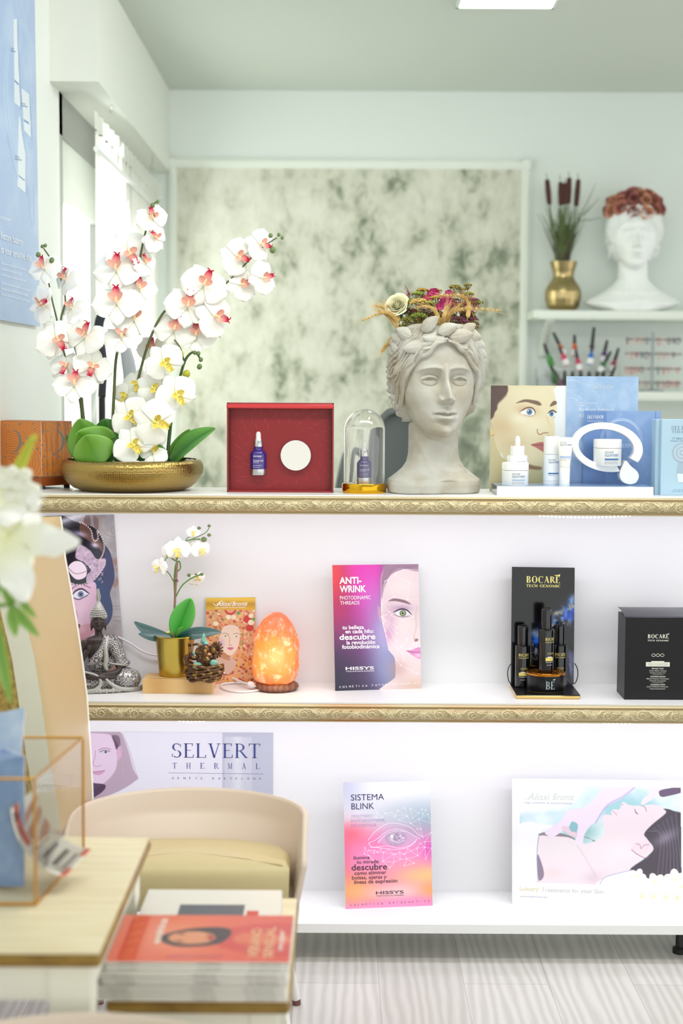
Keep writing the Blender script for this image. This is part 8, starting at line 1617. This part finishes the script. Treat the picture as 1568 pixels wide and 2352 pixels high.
def brochure(label, pts, base_y, lean, c1_, c2_, group='brochures in the glass box'):
    (xl, yt0), (xr, yt1), (xb, yb) = pts; dd = base_y
    TLb, TRb = P(xl, yt0, dd + lean), P(xr, yt1, dd + lean); zb2 = TZ + .006; BRb = Vector((P(xb, yb, dd).x, dd, zb2)); BLb = Vector((BRb.x - (TRb.x - TLb.x), dd, zb2))
    s_ = Sheet([TLb, TRb, BRb, BLb], [(xl, yt0), (xr, yt1), (xb, yb), (xb - xr + xl, yb)], .004, .5); s_.p.c[:] = np.array(c1_) / 255; s_.p.noise(4, 6, c2_, .4, .7, .8, int(xr)); s_.p.line([(xl + 20 + 30 * math.cos(a), 1800 + 60 * math.sin(a)) for a in np.linspace(0, 6, 20)], 3, c2_, .8, 2)
    return s_.build('brochure', label, 'brochure', .3, group)
brochure('tallest light blue brochure standing at the back of the glass box', ((-90, 1655), (57, 1625), (30, 1990)), 2.40, .03, (176, 198, 228), (206, 220, 240))
for i in range(6):
    brochure('mid blue brochure, %s of the row in the glass box' % ('front', 'second from the front', 'third from the front', 'fourth from the front', 'fifth from the front', 'sixth from the front')[i], ((-100, 1765 - i * 4), (50 - i * 8 + 6, 1735 - i * 3), (56 - i * 9, 2025 - i * 7)), 2.30 + i * .012, .02, (130 - 4 * i, 160 - 4 * i, 206), (156, 184, 222))
LFL = thing('folded_leaflet', 'curled white and coral leaflet leaning inside the glass box', 'leaflet', (P(80, 1990, 2.30).x, 2.30, TZ + .003))
cv_ = sm2([(24, 1858), (30, 1895), (45, 1935), (75, 1975), (118, 2005), (150, 2014)], 6); lc = MB(); n = len(cv_)
def lf_(u, v):
    i = min(n - 1, int(v * (n - 1))); x, y = cv_[i]; a = P(x, y, 2.285); b_ = P(x + 60, y - 50 - 14 * v, 2.37); return a.lerp(b_, u) - LFL.location
def lcc(u, v):
    if .12 < u < .28 and v < .5: return lin((226, 110, 96))
    if u > .3 and .12 < v < .55 and math.sin(v * 40 + u * 9) > -.3: return lin((214, 150, 124))
    if .55 < v < .95 and (int(v * 28) % 3 == 0) and .2 < u < .8: return lin((130, 120, 112))
    if v > .9 and (u < .3 or u > .7): return lin((236, 130, 116))
    return lin((244, 238, 226))
lc.grid(lf_, 30, 60, lcc); lc.build('sheet', vc('printed_35', .35), LFL, ang=180, solid=.0008)

# ---- tub chairs
shell_m = mat('beige_leather', (224, 206, 190), .38); seat_m = mat('beige_seat_leather', (214, 196, 150), .42)
TC = thing('tub_chair', 'low beige tub chair with a curved shell back, in front of the lower left bay', 'chair', (P(432, 1900, 3.0).x, 3.0, 0))
def plan(s, R=.236, fwd=.11):      # s in 0..1 from right front around the back to left front
    Lf = fwd; A_ = PI * R; tot = 2 * Lf + A_; q = s * tot
    if q < Lf: return (R, -Lf + q, 0)
    if q < Lf + A_: a = (q - Lf) / R; return (R * math.cos(a), R * .86 * math.sin(a), a)
    return (-R, -(q - Lf - A_), PI)
def shell(u, v):
    x, y, a = plan(u); e_ = min(1, min(u, 1 - u) / .12); top = .405 + .070 * math.sin(e_ * PI / 2); z = .25 + (top - .25) * v
    k_ = np.interp(v, [0, .3, .6, 1], [.86, .90, .95, 1.0]); ky = np.interp(v, [0, .35, .6, .8, 1], [.40, .48, .70, .90, 1.0]) if y > 0 else 1; return (x * k_, y * ky, z)
MB().grid(shell, 110, 30).build('shell', shell_m, TC, solid=.011, ang=180)
def seat(u, v):
    x, y, a = plan(u, .206, .10); y = y * .52 if y > 0 else y; i = min(6, int(v * 6 + .001)); k_ = [0, .6, .93, 1.0, 1.0, .96, .8][i]; return (x * k_, -.02 + (y + .02) * k_, [.404, .404, .400, .388, .33, .318, .312][i])
MB().grid(seat, 60, 6).build('seat', seat_m, TC, ang=180)
m = MB(); fr2 = [(-.206 + .412 * i / 12) for i in range(13)]; rows = [(-.02, .404), (-.075, .403), (-.10, .396), (-.108, .380), (-.108, .33), (-.10, .318)]
m.add([(x * (1 if k_ > 1 else (.96 if k_ else .6)), y, z) for k_, (y, z) in enumerate(rows) for x in fr2], [(k_ * 13 + i, k_ * 13 + i + 1, (k_ + 1) * 13 + i + 1, (k_ + 1) * 13 + i) for k_ in range(5) for i in range(12)]); m.build('seat_front', seat_m, TC, ang=180)
lgm = mat('white_leg', (236, 234, 228), .4); tip = mat('brown_tip', (110, 70, 60), .5)
for sx in (-1, 1):
    for yy, yo in ((-.08, -.03), (.10, .10)):
        a, b_ = Vector((sx * .17, yy, .25)), Vector((sx * .212, yy + yo, .012)); l_ = MB().tube([a, b_], [.015, .009], 12).build('leg', lgm, TC); MB().tube([b_, b_ + Vector((sx * .001, 0, -.012))], .0095, 12).build('leg_tip', tip, l_)
c2_ = dup(TC, (-.335, 1.815, .0), 0, 'beige tub chair nearest the camera, only its top rim showing at the bottom')
for o in (TC, c2_): o['group'] = 'beige tub chairs'

# ---- high-backed chair with white frame and gold fabric
hc = thing('high_back_chair', 'tall beige leather chair back with white frame and gold woven side, left of the shelves', 'chair', (-.62, 3.05, 0))
Re = [(137, 1186), (141, 1210), (144, 1235), (148, 1280), (161.5, 1354), (176, 1437), (187, 1511), (198, 1596), (207, 1730), (211, 1813), (213, 1905)]
Le = [(4, 1192), (8, 1220), (14, 1245), (24, 1290), (42, 1354), (62, 1440), (79, 1511), (93, 1600), (112, 1735), (126, 1813), (141, 1905)]
def ev(E, v, x_off=0):
    q = v * (len(E) - 1); i = min(len(E) - 2, int(q)); f_ = q - i; return (E[i][0] * (1 - f_) + E[i + 1][0] * f_ + x_off, E[i][1] * (1 - f_) + E[i + 1][1] * f_)
wl = mat('cushion_leather', (198, 172, 130), .45)
def cush(u, v):
    a, b_ = P(*ev(Le, v), 2.93), P(*ev(Re, v), 3.20); c_ = a.lerp(b_, u); o_ = Vector((.55, -.8, 0)) * (.020 * (1 - (2 * u - 1) ** 6) * (1 - (2 * v - 1) ** 12)); return c_ + o_ - hc.location
MB().grid(cush, 24, 50).build('backrest_cushion', wl, hc, ang=180)
def strip(E0, o0, d0, E1, o1, d1):
    return lambda u, v: P(*ev(E0, v, o0), d0).lerp(P(*ev(E1, v, o1), d1), u) - hc.location
MB().grid(strip(Le, -52, 2.97, Le, 0, 2.93), 4, 40).build('white_frame', crw, hc, ang=180); MB().grid(strip(Re, 0, 3.20, Re, 3.5, 3.215), 2, 40).build('white_piping', crw, hc, ang=180)
gf = mat('gold_woven_fabric', (206, 178, 104), .5, .3, noise=(70, (168, 136, 66), .42, .62), bump=(160, .6, .002))
MB().grid(strip(Le, -190, 3.08, Le, -52, 2.972), 6, 40).build('gold_side_panel', gf, hc, ang=180); MB().grid(strip(Le, -190, 3.08, Re, 3.5, 3.215), 6, 40).build('rear_panel', gf, hc, ang=180)
zt_ = P(200, 1905, 3.2).z; MB().box(-.80 + .62, -.575 + .62, -.14, .22, zt_ - .11, zt_ + .0, .02).build('seat', wl, hc)
for x, y in ((-.13, -.12), (.07, -.12), (-.13, .19), (.07, .19)): MB().tube([(x, y, zt_ - .11), (x, y, 0)], [.02, .012], 8).build('leg', crw, hc)
zz_top = None
# ---- lily bouquet
dl_ = 2.2; VS = thing('glass_vase', 'clear glass vase holding lilies, standing at the left edge of the side table', 'vase', (-.66, 2.22, TZ)); vg = [(.035, .004), (.05, .01), (.055, .08), (.045, .18), (.052, .26)]
MB().lathe(vg + [(r_ - .003, z) for r_, z in reversed(vg)], 40, True, True).build('vase_body', glassm, VS)
LB = thing('lily_bouquet', 'out-of-focus white lilies with green leaves and a yellow-green flower spike, far left', 'flowers', (-.66, 2.22, TZ + .012))
QL = lambda x, y, dd=0.0: P(x, y, dl_ + dd) - LB.location
lw = mat('lily_petal', rough=.5, vcol=True); A_, B2_ = np.array(lin((246, 246, 190))), np.array(lin((255, 254, 248)))
def lpetal(c, tipp, W_, curl, seedn, wave=1.0):
    c, tipp = Vector(c), Vector(tipp); ax = tipp - c; L_ = ax.length; t_ = ax.normalized(); s_ = t_.cross(Vector((0, -1, 0))).normalized(); nn = s_.cross(t_)
    def f(u, v):
        x = 2 * u - 1; w = W_ * math.sin(PI * min(1, .08 + v * .9)) ** .7 / 2 * (1 + .09 * wave * math.sin(v * 17 + seedn + (3 if u > .5 else 0))); return c + t_ * L_ * v + s_ * x * w + nn * (curl * L_ * math.sin(v * PI * .75) - .10 * w * 2 * abs(x) ** 1.5 + .004 * wave * math.sin(v * 14 + x * 3 + seedn) * abs(x)) 
    def cf(u, v):
        q = max(0, 1 - v * 1.6) * .9; return tuple(B2_ * (1 - q) + A_ * q)
    return MB().grid(f, 14, 24, cf)
lil = bpy.data.objects.new('lily_flower', None); COL.objects.link(lil); lil.parent = LB
def addp(c, tips, par, nm='petal'):
    for i, (x, y, dd, w_, cu) in enumerate(tips): lpetal(c, QL(x, y, dd), S(w_, dl_), cu, i * 2.1 + x).build(nm, lw, par, ang=180)
addp(QL(15, 1235, -.01), ((188, 1246, -.04, 78, .10), (62, 1385, -.05, 88, .10), (92, 1185, .03, 62, .08), (-60, 1330, -.03, 90, .08), (-90, 1180, 0, 80, .1), (40, 1130, .03, 60, .08)), lil)
l2 = bpy.data.objects.new('lily_flower', None); COL.objects.link(l2); l2.parent = LB
addp(QL(25, 1130, .03), ((95, 1165, .0, 70, .1), (70, 1098, .03, 46, .06), (-60, 1190, 0, 100, .1), (-30, 1070, .04, 60, .06), (20, 1215, -.02, 86, .1), (108, 1138, -.005, 20, .05)), l2)
stl = mat('lily_green', (118, 160, 62), .5); MB().tube([QL(15, 1235), QL(-20, 1420), QL(-90, 1700), Vector((0, 0, .02))], .004, 8, 5).build('stem', stl, LB); MB().tube([QL(25, 1130, .03), QL(0, 1300, .03), QL(-80, 1650, .02), Vector((.01, .01, .02))], .004, 8, 5).build('stem', stl, LB)
sg_ = mat('yellow_green_spike', (200, 206, 70), .5); m = MB(); r = random.Random(3)
for i in range(85):
    q = (i / 85); x, y = 34 + 44 * q, 1095 - 95 * q; a = i * 2.4; R_ = 15 * (1 - q * .65); c_ = QL(x + R_ * math.cos(a), y, .03 + S(R_ * math.sin(a), dl_)); m.ell(c_, (S(5.2 - 2.6 * q, dl_), S(5.2 - 2.6 * q, dl_), S(7.5 - 3 * q, dl_)), 7, 5, (0, rad(25), 0))
m.tube([QL(34, 1110, .03), QL(78, 1000, .03)], .0025, 6); m.build('flower_spike', sg_, LB)
for i, (x, y) in enumerate(((28, 1085), (58, 1090), (38, 1112), (64, 1118), (12, 1110), (48, 1140), (78, 1125), (22, 1140))):
    m = MB(); 
    for j in range(4): m = m.ell(QL(x + 6 * math.cos(j * 1.6 + i), y + 5 * math.sin(j * 1.6 + i), .01), (S(11, dl_), S(8, dl_), S(12, dl_)), 10, 7, (0, j * .8, 0))
    m.build('floret', mat('floret_white', (248, 244, 226), .5, sss=.1), LB, ang=180)
for a_, b_, w_ in (((28, 1392), (90, 1462), 26), ((28, 1392), (36, 1462), 30), ((26, 1392), (-30, 1400), 26), ((28, 1390), (76, 1376), 22), ((26, 1392), (0, 1330), 22), ((30, 1390), (20, 1345), 18), ((-10, 1420), (26, 1616), 30), ((40, 1372), (84, 1420), 18)):
    mb = MB(); leafblade(mb, QL(*a_, -.02), QL(*b_, -.03), (1, 0, .3), S(w_, dl_), .06, .2, cm=(98, 146, 48), ce=(150, 190, 84)); mb.build('leaf', leafm, LB, ang=180)
